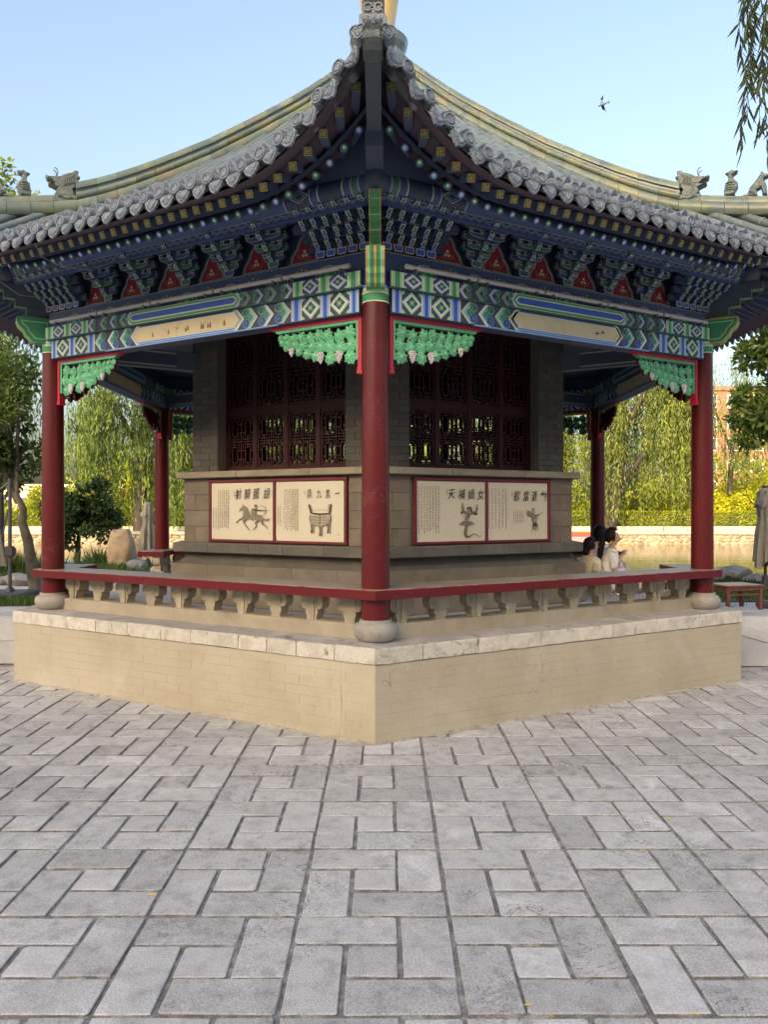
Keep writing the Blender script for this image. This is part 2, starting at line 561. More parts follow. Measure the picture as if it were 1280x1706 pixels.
def ob(name, me, parent=None, M=None, rotz=0.0, loc=None, kind=None):
    if isinstance(me, MB):
        me = me.mesh(name)
    o = bpy.data.objects.new(name, me)
    COL.objects.link(o)
    if parent is not None:
        o.parent = parent
    if M is not None:
        o.matrix_local = M
    else:
        if loc is not None:
            o.location = loc
        o.rotation_euler = (0, 0, rotz)
    if kind:
        o['kind'] = kind
    return o


def tag(o, label, cat, group=None):
    o['label'] = label
    o['category'] = cat
    if group:
        o['group'] = group
    return o


def thing(name, label, cat, loc=(0, 0, 0), rotz=0.0, group=None):
    o = bpy.data.objects.new(name, None)
    COL.objects.link(o)
    o.location = loc
    o.rotation_euler = (0, 0, rotz)
    o.empty_display_size = 0.2
    return tag(o, label, cat, group)


def at(px, py, d):
    """the point that a camera ray of the survey picture meets at depth d"""
    return Vector((CAM[0] + (px - 640) / 1276 * d, CAM[1] + d, CAM[2] + (848 - py) * d / 1276))


def T(x, y, z):
    return Matrix.Translation((x, y, z))


def RZ(a):
    return Matrix.Rotation(a, 4, 'Z')


def RY(a):
    return Matrix.Rotation(a, 4, 'Y')


def RX(a):
    return Matrix.Rotation(a, 4, 'X')


def S3(x, y, z):
    return Matrix.Diagonal((x, y, z, 1))


T30 = math.tan(RAD(30))
C30 = math.cos(RAD(30))


def SROT(j):
    return RAD(30 + 60 * j)


def hexpts(q):
    return [(q * math.cos(RAD(-90 + 60 * i)), q * math.sin(RAD(-90 + 60 * i))) for i in range(6)]


ZP = 0.672            # platform top
S = 3.70              # column circle radius
A = S * C30

# ================================================================== SETTING: ground, terraces, river, far bank
def struct(name, me, label=None):
    o = ob(name, me)
    o['kind'] = 'structure'
    if label:
        o['label'] = label
    return o


mb = MB()
mb.add([(-400, -400, -1.2), (400, -400, -1.2), (400, 900, -1.2), (-400, 900, -1.2)], [(0, 1, 2, 3)], 'soil')
struct('terrain', mb)
mb = MB()
mb.box(-90, 90, -120, 0.5, -1.0, -0.0095, 'grout')
ground = struct('paved_ground', mb)

BL = 0.612
U = BL / 3
GX0, GY0 = 0.327, -6.906
G = 0.0060


def paver_mesh(nx, ny, mt, var):
    """ten-sided worn slab: wavering edges, one or two chipped corners"""
    rk = random.Random(var * 31 + nx * 7 + ny)
    m = MB()
    w, h = nx * U / 2 - G, ny * U / 2 - G
    base = [(-w, -h), (0, -h), (w, -h), (w, 0), (w, h), (0, h), (-w, h), (-w, 0)]
    P = []
    chips = rk.sample([0, 2, 4, 6], 2)
    for i, (x, y) in enumerate(base):
        j1, j2 = rk.uniform(0, 0.0035), rk.uniform(0, 0.0035)
        x -= math.copysign(j1, x) if x else 0
        y -= math.copysign(j2, y) if y else 0
        if i in chips:
            c1, c2 = rk.uniform(0.004, 0.013), rk.uniform(0.004, 0.013)
            p_, n_ = base[i - 1], base[(i + 1) % 8]
            d1, d2 = (Vector(p_) - Vector((x, y))).normalized(), (Vector(n_) - Vector((x, y))).normalized()
            P += [tuple(Vector((x, y)) + d1 * c1), tuple(Vector((x, y)) + d2 * c2)]
        else:
            P.append((x, y))
    n = len(P)
    I = [(x - math.copysign(min(abs(x), rk.uniform(0.002, 0.006)), x), y - math.copysign(min(abs(y), rk.uniform(0.002, 0.006)), y)) for x, y in P]
    m.add([(x, y, -0.03) for x, y in P] + [(x, y, -0.0035) for x, y in P] + [(x, y, 0) for x, y in I],
          [(n + i, n + (i + 1) % n, 2 * n + (i + 1) % n, 2 * n + i) for i in range(n)] + [tuple(range(2 * n, 3 * n))], mt)
    gi = m.k('grout')
    for i in range(n):
        m.f.append((i, (i + 1) % n, n + (i + 1) % n, n + i))
        m.m.append(gi)
    return m


PIECES = [(0.0, 2.0, 2, 1), (2.0, 1.0, 1, 2), (0.0, 0.0, 1, 2), (1.0, 1.0, 1, 1), (1.0, 0.0, 2, 1)]
pm = {}
for nx, ny in ((2, 1), (1, 2), (1, 1)):
    for mt in ('paver', 'paver_new'):
        for vr in range(5):
            pm[(nx, ny, mt, vr)] = paver_mesh(nx, ny, mt, vr).mesh('paver')
spots = []
for i in range(-17, 17):
    for j in range(-9, 11):
        for (ux, uy, nx, ny) in PIECES:
            x = GX0 + i * BL + (ux + nx / 2) * U
            y = GY0 + j * BL + (uy + ny / 2) * U
            d = y - CAM[1]
            vis = d > 1.9 and abs(x - CAM[0]) < 0.505 * d + 0.25
            # keep clear of what lies wholly under the platform
            hx, hy = abs(x), abs(y)
            inside = max(hx * 0.5 + hy * C30, hx) < 3.2
            if inside:
                continue
            if y > -1.35 and abs(x) > 3.2:
                continue
            area = nx * ny / max(d, 0.1) ** 3 if vis else 0
            spots.append((area, x, y, nx, ny))
spots.sort(key=lambda q: -q[0])
rest = MB()
rr = random.Random(5)
for n, (ar, x, y, nx, ny) in enumerate(spots):
    new = (nx * ny == 1 and rr.random() < 0.62) or rr.random() < 0.03
    mt = 'paver_new' if new else 'paver'
    jx, jy = rr.uniform(-0.003, 0.003), rr.uniform(-0.003, 0.003)
    M = T(x + jx, y + jy, rr.uniform(-0.0035, 0.0025)) @ RZ(rr.uniform(-0.010, 0.010)) @ RX(rr.uniform(-0.003, 0.003)) @ RY(rr.uniform(-0.003, 0.003)) @ S3(rr.uniform(0.975, 1.0), rr.uniform(0.975, 1.0), 1)
    if n < 300:
        ob('paver', pm[(nx, ny, mt, rr.randrange(5))], ground, M)
    else:
        g = paver_mesh(nx, ny, mt, rr.randrange(5))
        rest.add(g.v, g.f[:-(len(g.v) // 3)], mt, M)
        b0_ = len(rest.v) - len(g.v)
        gi_ = rest.k('grout')
        for f_ in g.f[-(len(g.v) // 3):]:
            rest.f.append(tuple(b0_ + q_ for q_ in f_))
            rest.m.append(gi_)
ob('distant_pavers', rest, ground, kind='stuff')

# terraces beside and behind the pavilion
TZ = 0.5
mb = MB()
mb.box(-70, -3.48, -1.2, 8.0, -0.9, TZ - 0.01, 'terrace_stone')
mb.box(-3.48, 3.48, 1.0, 8.0, -0.9, TZ - 0.01, 'terrace_stone')
mb.box(3.48, 70, -1.2, 3.4, -0.9, TZ - 0.01, 'terrace_stone')
terrace = struct('terrace', mb)
# slabs on the right terrace and left pad
for sx, x0, ny_ in ((1, 3.56, 2), (-1, -3.56, 2)):
    for i in range(7):
        for j in range(ny_):
            m = MB()
            xa = x0 + sx * (i * 0.6 + (0.3 if j else 0))
            xb = xa + sx * 0.592
            ya = -1.19 + j * 0.42
            m.cbox(min(xa, xb), max(xa, xb), ya, ya + 0.412, TZ - 0.03, TZ, 0.004, 'terrace_stone')
            ob('paving_slab', m, terrace)
# facing blocks of the terrace front walls (left: plain, right: under the stair cheek)
for i in range(8):
    for j in range(2):
        m = MB()
        xa = -3.52 - i * 0.62
        m.cbox(xa - 0.612, xa, -1.235, -1.2, j * 0.245, j * 0.245 + 0.24, 0.004, 'terrace_stone')
        ob('facing_block', m, terrace)
# sloping stair cheek wall at the right
ck = thing('stair_cheek_wall', 'pale sloping stone cheek wall of the stair beside the beige platform', 'wall', (3.53, -1.36, 0))
m = MB()
m.prism([(0, 0), (1.42, 0), (0, 0.40)], 0.0, 0.15, 'terrace_stone')
ob('cheek_block', m, ck)
m = MB()
m.prism([(0, 0.405), (1.43, 0.004), (1.75, 0.004), (0, 0.50)], -0.012, 0.16, 'terrace_stone')
ob('coping', m, ck)

# lawns
for nm, x0, x1, y0, y1 in (('lawn', 3.9, 14, 0.1, 2.9), ('lawn', -14, -3.6, -0.34, 0.30), ('lawn', -16, -3.8, 2.2, 6.5)):
    m = MB()
    m.add([(x0, y0, TZ + .004), (x1, y0, TZ + .004), (x1, y1, TZ + .004), (x0, y1, TZ + .004)], [(0, 1, 2, 3)], 'lawn_soil')
    struct(nm, m)


def leaf_mesh(name, P, D, Lv, Wv, mt, seed=0, fold=0.0):
    r = np.random.default_rng(seed)
    P = np.asarray(P, float)
    D = np.asarray(D, float)
    n = len(P)
    D = D / np.linalg.norm(D, axis=1, keepdims=True)
    Rv = r.normal(size=(n, 3))
    Sd = np.cross(D, Rv)
    Sd /= np.linalg.norm(Sd, axis=1, keepdims=True) + 1e-9
    Lv = np.broadcast_to(np.asarray(Lv, float), (n,))[:, None]
    Wv = np.broadcast_to(np.asarray(Wv, float), (n,))[:, None]
    V = np.empty((n, 4, 3))
    V[:, 0] = P
    V[:, 1] = P + D * Lv * 0.45 + Sd * Wv * 0.5
    V[:, 2] = P + D * Lv
    V[:, 3] = P + D * Lv * 0.45 - Sd * Wv * 0.5
    me = bpy.data.meshes.new(name)
    me.vertices.add(4 * n)
    me.vertices.foreach_set('co', V.ravel())
    me.loops.add(4 * n)
    me.loops.foreach_set('vertex_index', np.arange(4 * n, dtype=np.int32))
    me.polygons.add(n)
    me.polygons.foreach_set('loop_start', np.arange(0, 4 * n, 4, dtype=np.int32))
    me.polygons.foreach_set('loop_total', np.full(n, 4, dtype=np.int32))
    me.materials.append(MATS[mt])
    me.update(calc_edges=True)
    me.validate()
    return me


def grass(name, label, x0, x1, y0, y1, n, h, seed, mt='grass'):
    r = np.random.default_rng(seed)
    P = np.stack([r.uniform(x0, x1, n), r.uniform(y0, y1, n), np.full(n, TZ)], 1)
    D = np.stack([r.normal(0, 0.35, n), r.normal(0, 0.35, n), np.ones(n)], 1)
    o = ob(name, leaf_mesh(name, P, D, r.uniform(0.6, 1.3, n) * h, 0.012, mt, seed))
    o['kind'] = 'stuff'
    tag(o, label, 'grass')


grass('grass', 'short green grass of the lawn behind the small red wooden table', 3.9, 9.5, 0.1, 2.9, 12000, 0.10, 1)
grass('grass', 'dark green grass strip in front of the umbrella base slab', -8, -3.6, -0.34, 0.30, 6000, 0.08, 2)
grass('grass', 'ragged grass along the bank behind the crooked grey tree trunk', -12, -3.8, 2.2, 6.5, 9000, 0.14, 3)

# river and far bank
WZ = -0.3
mb = MB()
mb.add([(-160, 3.3, WZ), (160, 3.3, WZ), (160, 33.5, WZ), (-160, 33.5, WZ)], [(0, 1, 2, 3)], 'water')
struct('river_water', mb)
FY = 32.6
mb = MB()
mb.box(-200, 200, FY + 0.5, 700, -1.0, 0.36, 'promenade')
struct('far_bank', mb)

wall = thing('river_wall', 'sunlit rubble stone embankment wall along the far river bank', 'wall', (0, FY, WZ))
m = MB()
m.box(-120, 120, 0.05, 0.6, -0.4, 0.55, 'promenade')
ob('backing', m, wall)
stones = []
for k in range(4):
    bm = bmesh.new()
    bmesh.ops.create_icosphere(bm, subdivisions=1, radius=0.5)
    rk = random.Random(k)
    for v in bm.verts:
        v.co *= rk.uniform(0.85, 1.12)
    me = bpy.data.meshes.new('stone')
    bm.to_mesh(me)
    bm.free()
    me.materials.append(MATS['rubble'])
    me.polygons.foreach_set('use_smooth', [True] * len(me.polygons))
    stones.append(me)
rr = random.Random(3)
cnt = 0
rest = MB()
for row in range(3):
    x = -34.0
    while x < 34:
        wd = rr.uniform(0.3, 0.62)
        xc = x + wd / 2
        x += wd * 0.96
        M = T(xc, 0.05, 0.02 + row * 0.21 + rr.uniform(-0.03, 0.03)) @ RY(rr.uniform(-0.5, 0.5)) @ S3(wd, 0.16, rr.uniform(0.22, 0.3))
        d = FY - CAM[1]
        px = 640 + 1276 * (xc - CAM[0]) / d
        if (50 < px < 330 or 940 < px < 1285) and cnt < 298:
            ob('stone', stones[rr.randrange(4)], wall, M)
            cnt += 1
        else:
            me = stones[rr.randrange(4)]
            rest.add([v.co for v in me.vertices], [tuple(p.vertices) for p in me.polygons], 'rubble', M)
ob('more_stones', rest, wall, kind='stuff')
for i in range(40):
    m = MB()
    m.cbox(-60 + i * 3, -60 + i * 3 + 2.985, -0.12, 0.75, 0.55, 0.72, 0.02, 'coping')
    ob('coping_stone', m, wall)
# parapet kerb behind, with hedge
kb = thing('promenade_kerb', 'long pale stone kerb wall below the clipped hedge across the river', 'wall', (0, FY + 3.2, 0.36))
for i in range(40):
    m = MB()
    m.cbox(-60 + i * 3, -60 + i * 3 + 2.99, 0, 0.4, 0, 0.26, 0.02, 'coping')
    ob('kerb_stone', m, kb)

# ================================================================== PLATFORM
plat = thing('stone_platform', 'beige painted brick platform with pale rough capstones under the pavilion', 'platform')
PA = 4.05 * C30                       # outer apothem of the wall
mb = MB()
mb.plan(hexpts(4.0475), -0.02, 0.556, 'wall_joint')
mb.plan(hexpts(3.98), 0.556, ZP - 0.004, 'cap_top', top='floor_slab')
ob('core', mb, plat)
course = 0.0695
bl = 0.272
cut = {5: 1.745, 0: 99}
for j in (0, 5):
    half = 4.05 / 2
    for c in range(8):
        z0 = c * course + 0.0012
        x = -half - (0.14 if c % 2 else 0)
        while x < half - 0.02:
            xe = x + bl
            segs = [(max(x, -half), min(xe, half))]
            if segs[0][0] < cut[j] < segs[0][1]:
                segs = [(segs[0][0], cut[j] - 0.004), (cut[j] + 0.004, segs[0][1])]
            for a0, a1 in segs:
                if a1 - a0 > 0.03:
                    m = MB()
                    m.cbox(a0 + 0.0004, a1 - 0.0004, -PA, -PA + 0.03, z0, z0 + course - rr.choice([0.0011, 0.0014, 0.0024]), 0.0008, 'wall_paint')
                    ob('brick', m, plat, RZ(SROT(j)) @ T(0, rr.uniform(-0.0004, 0.0004), 0))
            x = xe
# rough cement fillet where the wall meets the paving
for j in (0, 5):
    m = MB()
    n = 90
    hl = 4.05 / 2
    vs, fs = [], []
    for q in range(n + 1):
        x = -hl + 2 * hl * q / n
        w_ = 0.008 + 0.022 * abs(math.sin(q * 0.37) * math.sin(q * 0.11 + j)) + rr.uniform(0, 0.008)
        h_ = 0.006 + 0.020 * abs(math.sin(q * 0.23 + 1)) * rr.uniform(0.4, 1)
        vs += [(x, -PA - w_, 0.0005), (x, -PA - w_ * 0.4, h_ * 0.6), (x, -PA + 0.002, h_)]
    for q in range(n):
        b = 3 * q
        fs += [(b, b + 3, b + 4, b + 1), (b + 1, b + 4, b + 5, b + 2)]
    m.add(vs, fs, 'cement')
    ob('cement_fillet', m, plat, rotz=SROT(j))
# capstones
CA = PA + 0.012
rr = random.Random(8)
for j in range(6):
    half = CA * T30
    x = -half
    k = 0
    ws = []
    while x < half:
        wv = rr.choice([0.28, 0.4, 0.5, 0.62, 0.34])
        if half - x - wv < 0.22:
            wv = half - x
        ws.append((x, x + wv))
        x += wv
    for i, (a0, a1) in enumerate(ws):
        m = MB()
        inn = CA - 0.42
        def xin(xo):      # mitre at the corners
            if abs(abs(xo) - half) < 1e-6:
                return xo * inn / CA
            return xo
        g = 0.004
        o0, o1 = a0 + g, a1 - g
        i0, i1 = xin(a0) + g, xin(a1) - g
        dz = rr.uniform(-0.004, 0.003)
        n1, n2 = rr.uniform(0.002, 0.012), rr.uniform(0.002, 0.012)
        zb, zt = 0.559, ZP + dz
        nseg = max(2, int((o1 - o0) / 0.09))
        xs = [o0 + (o1 - o0) * q / nseg for q in range(nseg + 1)]
        vs, fs, tf = [], [], []
        for q, xx in enumerate(xs):
            t = q / nseg
            e1 = rr.uniform(0, 0.010)
            e2 = rr.uniform(0.003, 0.014)
            vs += [(xx, -CA + rr.uniform(0, 0.006), zb + rr.uniform(0, .006)), (xx, -CA + e1, zt - e2), (xx, -CA + 0.012 + e2, zt), (i0 + (i1 - i0) * t, -inn, zt), (i0 + (i1 - i0) * t, -inn, zb)]
        for q in range(nseg):
            b = q * 5
            fs += [(b, b + 5, b + 6, b + 1)]
            fs += [(b + 1, b + 6, b + 7, b + 2)]
            tf += [(b + 2, b + 7, b + 8, b + 3)]
        fs += [(0, 1, 2, 3, 4), tuple(nseg * 5 + q for q in (4, 3, 2, 1, 0))]
        b0 = len(m.v)
        m.add(vs, fs, 'cap_stone')
        ii = m.k('cap_top')
        for f in tf:
            m.f.append(f)
            m.m.append(ii)
        ob('capstone', m, plat, rotz=SROT(j))

# ================================================================== BENCHES
BO, BI = A + 0.16, A - 0.20
BZ0, BZ1 = 0.989, 1.062


def smooth_line(P, n=4):
    out = []
    for i in range(len(P) - 1):
        p0, p1, p2, p3 = (Vector(P[max(0, i - 1)]), Vector(P[i]), Vector(P[i + 1]), Vector(P[min(len(P) - 1, i + 2)]))
        for q in range(n):
            t = q / n
            out.append(tuple(0.5 * ((2 * p1) + (-p0 + p2) * t + (2 * p0 - 5 * p1 + 4 * p2 - p3) * t * t + (-p0 + 3 * p1 - 3 * p2 + p3) * t ** 3)))
    out.append(tuple(P[-1]))
    return out


def baluster(kind):
    m = MB()
    h = BZ0 - 0.78
    stem = smooth_line([(0.048, 0), (0.043, 0.014), (0.049, 0.038), (0.058, 0.058), (0.055, 0.076), (0.047, 0.088)])
    cap = smooth_line([(0.050, 0.087), (0.070, 0.083), (0.092, 0.096), (0.105, 0.124), (0.106, 0.155), (0.098, 0.180), (0.088, 0.194)]) + [(0.088, h)]
    L = stem + cap
    P = [(x, z) for x, z in L] + [(-x, z) for x, z in reversed(L)]
    m.prism(P, -0.048, 0.048, 'baluster_stone')
    lob = [(0.055 * math.cos(t), 0.118 + 0.034 * math.sin(t)) for t in [math.pi + math.pi * q / 10 for q in range(11)]] + [(0.05, 0.185), (-0.05, 0.185)]
    m.prism(lob, -0.053, -0.047, 'baluster_stone')
    if kind:
        m.box(-0.010, 0.030, -0.060, -0.046, 0.0, h - 0.002, 'baluster_stone')
    return m.mesh('baluster')


bal = [baluster(0), baluster(1)]


def bench(j, x0, x1, label, full):
    t = thing('bench', label, 'bench', (0, 0, ZP))
    D = T(0, 0, -ZP)

    def xo(x, a):
        return x * a / A if abs(abs(x) - S / 2) < 1e-6 else x
    m = MB()
    c = 0.008
    ring = [(xo(x0, BO), -BO), (xo(x1, BO), -BO), (xo(x1, BI), -BI), (xo(x0, BI), -BI)]
    ri = [(xo(x0, BO - c) + (0 if abs(x0) > 1.8 else c), -BO + c), (xo(x1, BO - c) - (0 if abs(x1) > 1.8 else c), -BO + c), (xo(x1, BI + c), -BI - c), (xo(x0, BI + c), -BI - c)]
    vs = [(x, y, BZ0) for x, y in ring] + [(x, y, BZ1 - c * 0.6) for x, y in ring] + [(x, y, BZ1) for x, y in ri]
    m.add(vs, [(3, 2, 1, 0), (0, 1, 5, 4), (1, 2, 6, 5), (2, 3, 7, 6), (3, 0, 4, 7)], 'bench_red')
    m.add(vs, [(4, 5, 9, 8), (5, 6, 10, 9), (6, 7, 11, 10), (7, 4, 8, 11)], 'worn_edge')
    m.add(vs, [(8, 9, 10, 11)], 'bench_top')
    ob('seat', m, t, D @ RZ(SROT(j)))
    m = MB()
    so_, si = A - 0.005, A - 0.205
    q0, q1 = x0, x1
    m.add([(xo(q0, so_), -so_, ZP - 0.01), (xo(q1, so_), -so_, ZP - 0.01), (xo(q1, si), -si, ZP - 0.01), (xo(q0, si), -si, ZP - 0.01),
           (xo(q0, so_), -so_, 0.772), (xo(q1, so_), -so_, 0.772), (xo(q1, si), -si, 0.772), (xo(q0, si), -si, 0.772),
           (xo(q0, so_ - .008), -so_ + .008, 0.78), (xo(q1, so_ - .008), -so_ + .008, 0.78), (xo(q1, si), -si - .008, 0.78), (xo(q0, si), -si - .008, 0.78)],
          [(3, 2, 1, 0), (0, 1, 5, 4), (1, 2, 6, 5), (2, 3, 7, 6), (3, 0, 4, 7), (4, 5, 9, 8), (5, 6, 10, 9), (6, 7, 11, 10), (7, 4, 8, 11), (8, 9, 10, 11)], 'sill_stone')
    ob('sill', m, t, D @ RZ(SROT(j)))
    if full:
        for i in range(10):
            x = -1.60 + i * 0.3555
            ob('baluster', bal[(i + 1) % 2], t, D @ RZ(SROT(j)) @ T(x, -A + 0.080, 0.78))
    else:
        xm = (x0 + x1) / 2
        e = x1 if abs(x1) < abs(x0) else x0
        s_ = 1 if e > 0 else -1
        for xx in ((e + s_ * 0.12), (e + s_ * 0.44)):
            ob('baluster', bal[0], t, D @ RZ(SROT(j)) @ T(xx, -A + 0.095, 0.78))
    return t


H2 = S / 2
bench(0, -H2, H2, 'long red bench with balusters where the mother and child sit behind', True)
bench(5, -H2, H2, 'long red bench with balusters on the side of the horse archer picture', True)
bench(1, -H2, -H2 + 0.62, 'short red bench end beside the low wooden table', False)
bench(1, H2 - 0.62, H2, 'short red bench end behind the seated people', False)
bench(4, H2 - 0.62, H2, 'short red bench end by the crooked grey tree', False)
bench(4, -H2, -H2 + 0.62, 'short red bench end beside the folded beige umbrella', False)
bench(2, -H2, H2, 'long red bench at the back toward the willow trunk', True)
bench(3, -H2, H2, 'long red bench at the back toward the tan boulder', True)

# ================================================================== PAVILION
pav = thing('pavilion', 'hexagonal painted timber pavilion with upturned glazed tile roof and red columns', 'pavilion')

# columns
m = MB()
m.lathe([(0.106, 0.828), (0.105, 1.6), (0.100, 2.6), (0.097, 3.176)], 40, 'red')
col_me = m.mesh('column', 40)
m = MB()
m.lathe([(0.118, ZP), (0.135, ZP + 0.008), (0.158, ZP + 0.04), (0.168, ZP + 0.075), (0.163, ZP + 0.105), (0.146, ZP + 0.128), (0.126, ZP + 0.136), (0.121, ZP + 0.139), (0.121, ZP + 0.16)], 40, 'plinth_stone')
pl_me = m.mesh('plinth', 30)
m = MB()
for z0, z1, mt, r in ((3.172, 3.180, 'cream', 0.1015), (3.180, 3.235, 'green', 0.1), (3.235, 3.247, 'cream', 0.101), (3.247, 3.262, 'green_l', 0.1), (3.262, 3.275, 'cream', 0.101),
                      (3.275, 3.30, 'blue_l', 0.1), (3.30, 3.42, 'blue', 0.1)):
    m.lathe([(r, z0), (r, z1)], 32, mt)
cl_me = m.mesh('painted_collar', 30)
for j in range(6):
    c = ob('column', col_me, pav, T(S * math.cos(RAD(-90 + 60 * j)), S * math.sin(RAD(-90 + 60 * j)), 0) @ RZ(RAD(60 * j)))
    ob('plinth', pl_me, c)
    ob('painted_collar', cl_me, c)

# ---- painted beams (side frame: x along the side, -y outward)
def rect(x0, x1, z0, z1):
    return [(x0, z0), (x1, z0), (x1, z1), (x0, z1)]


class Face:
    """flat paint on a vertical face, layers 1.2 mm apart, both faces of a beam"""
    def __init__(s, mb_, y_front, y_back=None):
        s.mb, s.yf, s.yb = mb_, y_front, y_back

    def p(s, P, layer, mt, mirror=True):
        for sg in ((1, -1) if mirror else (1,)):
            Q = [(sg * x, z) for x, z in P]
            if sg < 0:
                Q = Q[::-1]
            s.mb.poly(Q, s.yf - 0.0012 * layer, mt)
            if s.yb is not None:
                s.mb.poly(Q[::-1], s.yb + 0.0012 * layer, mt)


def diamond(cx, cz, a, b):
    return [(cx - a, cz), (cx, cz - b), (cx + a, cz), (cx, cz + b)]


def disc(cx, cz, r, n=10, r2=None, ph=0):
    return [(cx + r * math.cos(ph + 2 * math.pi * i / n), cz + (r2 or r) * math.sin(ph + 2 * math.pi * i / n)) for i in range(n)]


def chev(x, z0, z1, w, dx):
    zm = (z0 + z1) / 2
    return [(x + dx, z0), (x + dx + w, z0), (x + w, zm), (x + dx + w, z1), (x + dx, z1), (x, zm)]


def swirl(F, cx, cz, r, L, mt, flip=1):
    F.p(disc(cx, cz, r, 12), L, 'rim_d')
    F.p(disc(cx, cz, r * 0.90, 12), L + 1, mt)
    F.p(disc(cx + r * 0.18 * flip, cz, r * 0.52, 10), L + 2, 'navy')
    F.p(disc(cx + r * 0.05 * flip, cz, r * 0.34, 8), L + 3, 'green' if mt != 'green' else 'blue')
    F.p(disc(cx, cz, r * 0.18, 6), L + 4, mt)


def cell(F, x0, x1, z0, z1, L, c1, c2):
    cx, cz = (x0 + x1) / 2, (z0 + z1) / 2
    a, b = (x1 - x0) / 2, (z1 - z0) / 2
    F.p(rect(x0, x1, z0, z1), L, 'navy')
    for sx in (-1, 1):           # corner leaves
        for sz in (-1, 1):
            F.p([(cx + sx * a * 0.98, cz + sz * b * 0.98), (cx + sx * a * 0.98, cz + sz * b * 0.62), (cx + sx * a * 0.80, cz + sz * b * 0.72), (cx + sx * a * 0.62, cz + sz * b * 0.98)], L + 1, c1)
    F.p(diamond(cx, cz, a * 1.0, b * 1.0), L + 2, 'cream')
    F.p(diamond(cx, cz, a * 0.93, b * 0.93), L + 3, c1)
    F.p(diamond(cx, cz, a * 0.80, b * 0.80), L + 4, 'pale')
    F.p(diamond(cx, cz, a * 0.66, b * 0.66), L + 5, 'blue_l')
    F.p(diamond(cx, cz, a * 0.58, b * 0.58), L + 6, 'navy')
    for q in range(4):
        t = math.pi / 4 + q * math.pi / 2
        F.p(disc(cx + a * 0.2 * math.cos(t), cz + b * 0.2 * math.sin(t), a * 0.15, 8, b * 0.15), L + 7, c2)
    F.p(disc(cx, cz, a * 0.13, 8, b * 0.13), L + 8, 'gold')


def stripe(F, x0, x1, z0, z1, L, cmid, clight):
    w = x1 - x0
    F.p(rect(x0, x1, z0, z1), L, 'cream')
    F.p(rect(x0 + w * 0.08, x1 - w * 0.08, z0, z1), L + 1, clight)
    F.p(rect(x0 + w * 0.32, x1 - w * 0.32, z0, z1), L + 2, cmid)


LB0, LB1, UB0, UB1, PB1 = 3.105, 3.285, 3.285, 3.405, 3.565
YF = -(A + 0.085)
mb = MB()
mb.box(-1.76, 1.76, YF, -(A - 0.085), LB0, LB1 - 0.002, 'navy')
mb.box(-1.0, 1.0, YF - 0.004, YF + 0.02, LB0 - 0.004, LB0 + 0.004, 'blue_l')
F = Face(mb, YF, -(A - 0.085))
z0, z1 = LB0 + 0.006, LB1 - 0.006
for a0, a1 in ((-1.755, -1.675), (-1.50, -1.41), (-1.235, -1.135)):
    stripe(F, a0, a1, z0, z1, 1, 'blue', 'blue_l')
cell(F, -1.675, -1.50, z0, z1, 1, 'green_l', 'green')
cell(F, -1.41, -1.235, z0, z1, 1, 'green_l', 'green')
F.p(rect(-1.135, -0.55, z0, z1), 1, 'navy')
for k, xx in enumerate((-1.132, -0.965, -0.80, -0.66)):
    F.p(chev(xx, z0, z1, 0.050, 0.075), 2, 'cream')
    F.p(chev(xx + 0.008, z0, z1, 0.034, 0.075), 3, 'green_l' if k % 2 == 0 else 'pale')
    F.p(chev(xx + 0.027, z0, z1, 0.020, 0.075), 4, 'blue_l')
    if k < 3:
        for sz, mt in ((-1, 'blue'), (1, 'green')):
            swirl(F, xx + 0.118, (z0 + z1) / 2 + sz * 0.043, 0.040, 5, mt, sz)
        F.p(disc(xx + 0.075, (z0 + z1) / 2, 0.026, 10), 5, 'green')
zc0, zc1 = z0 + 0.030, z1 - 0.022


def lozenge(x, za, zb, tip):
    zm = (za + zb) / 2
    return [(-x + tip, za), (x - tip, za), (x, zm), (x - tip, zb), (-x + tip, zb), (-x, zm)]


F.p(rect(-0.56, 0.56, z0, z1), 1, 'blue', False)
F.p(rect(-0.56, 0.56, z0 + 0.004, z0 + 0.014), 2, 'blue_l', False)
F.p(rect(-0.56, 0.56, z1 - 0.010, z1), 2, 'blue_d', False)
F.p(lozenge(0.640, zc0 - 0.012, zc1 + 0.010, 0.06), 3, 'blue_l', False)
F.p(lozenge(0.632, zc0 - 0.006, zc1 + 0.005, 0.06), 4, 'cream', False)
F.p(lozenge(0.612, zc0, zc1, 0.05), 5, 'gold', False)
F.p(lozenge(0.608, zc0 + 0.003, zc1 - 0.003, 0.05), 6, 'panel_cream', False)
low_me = mb.mesh('lower_beam')
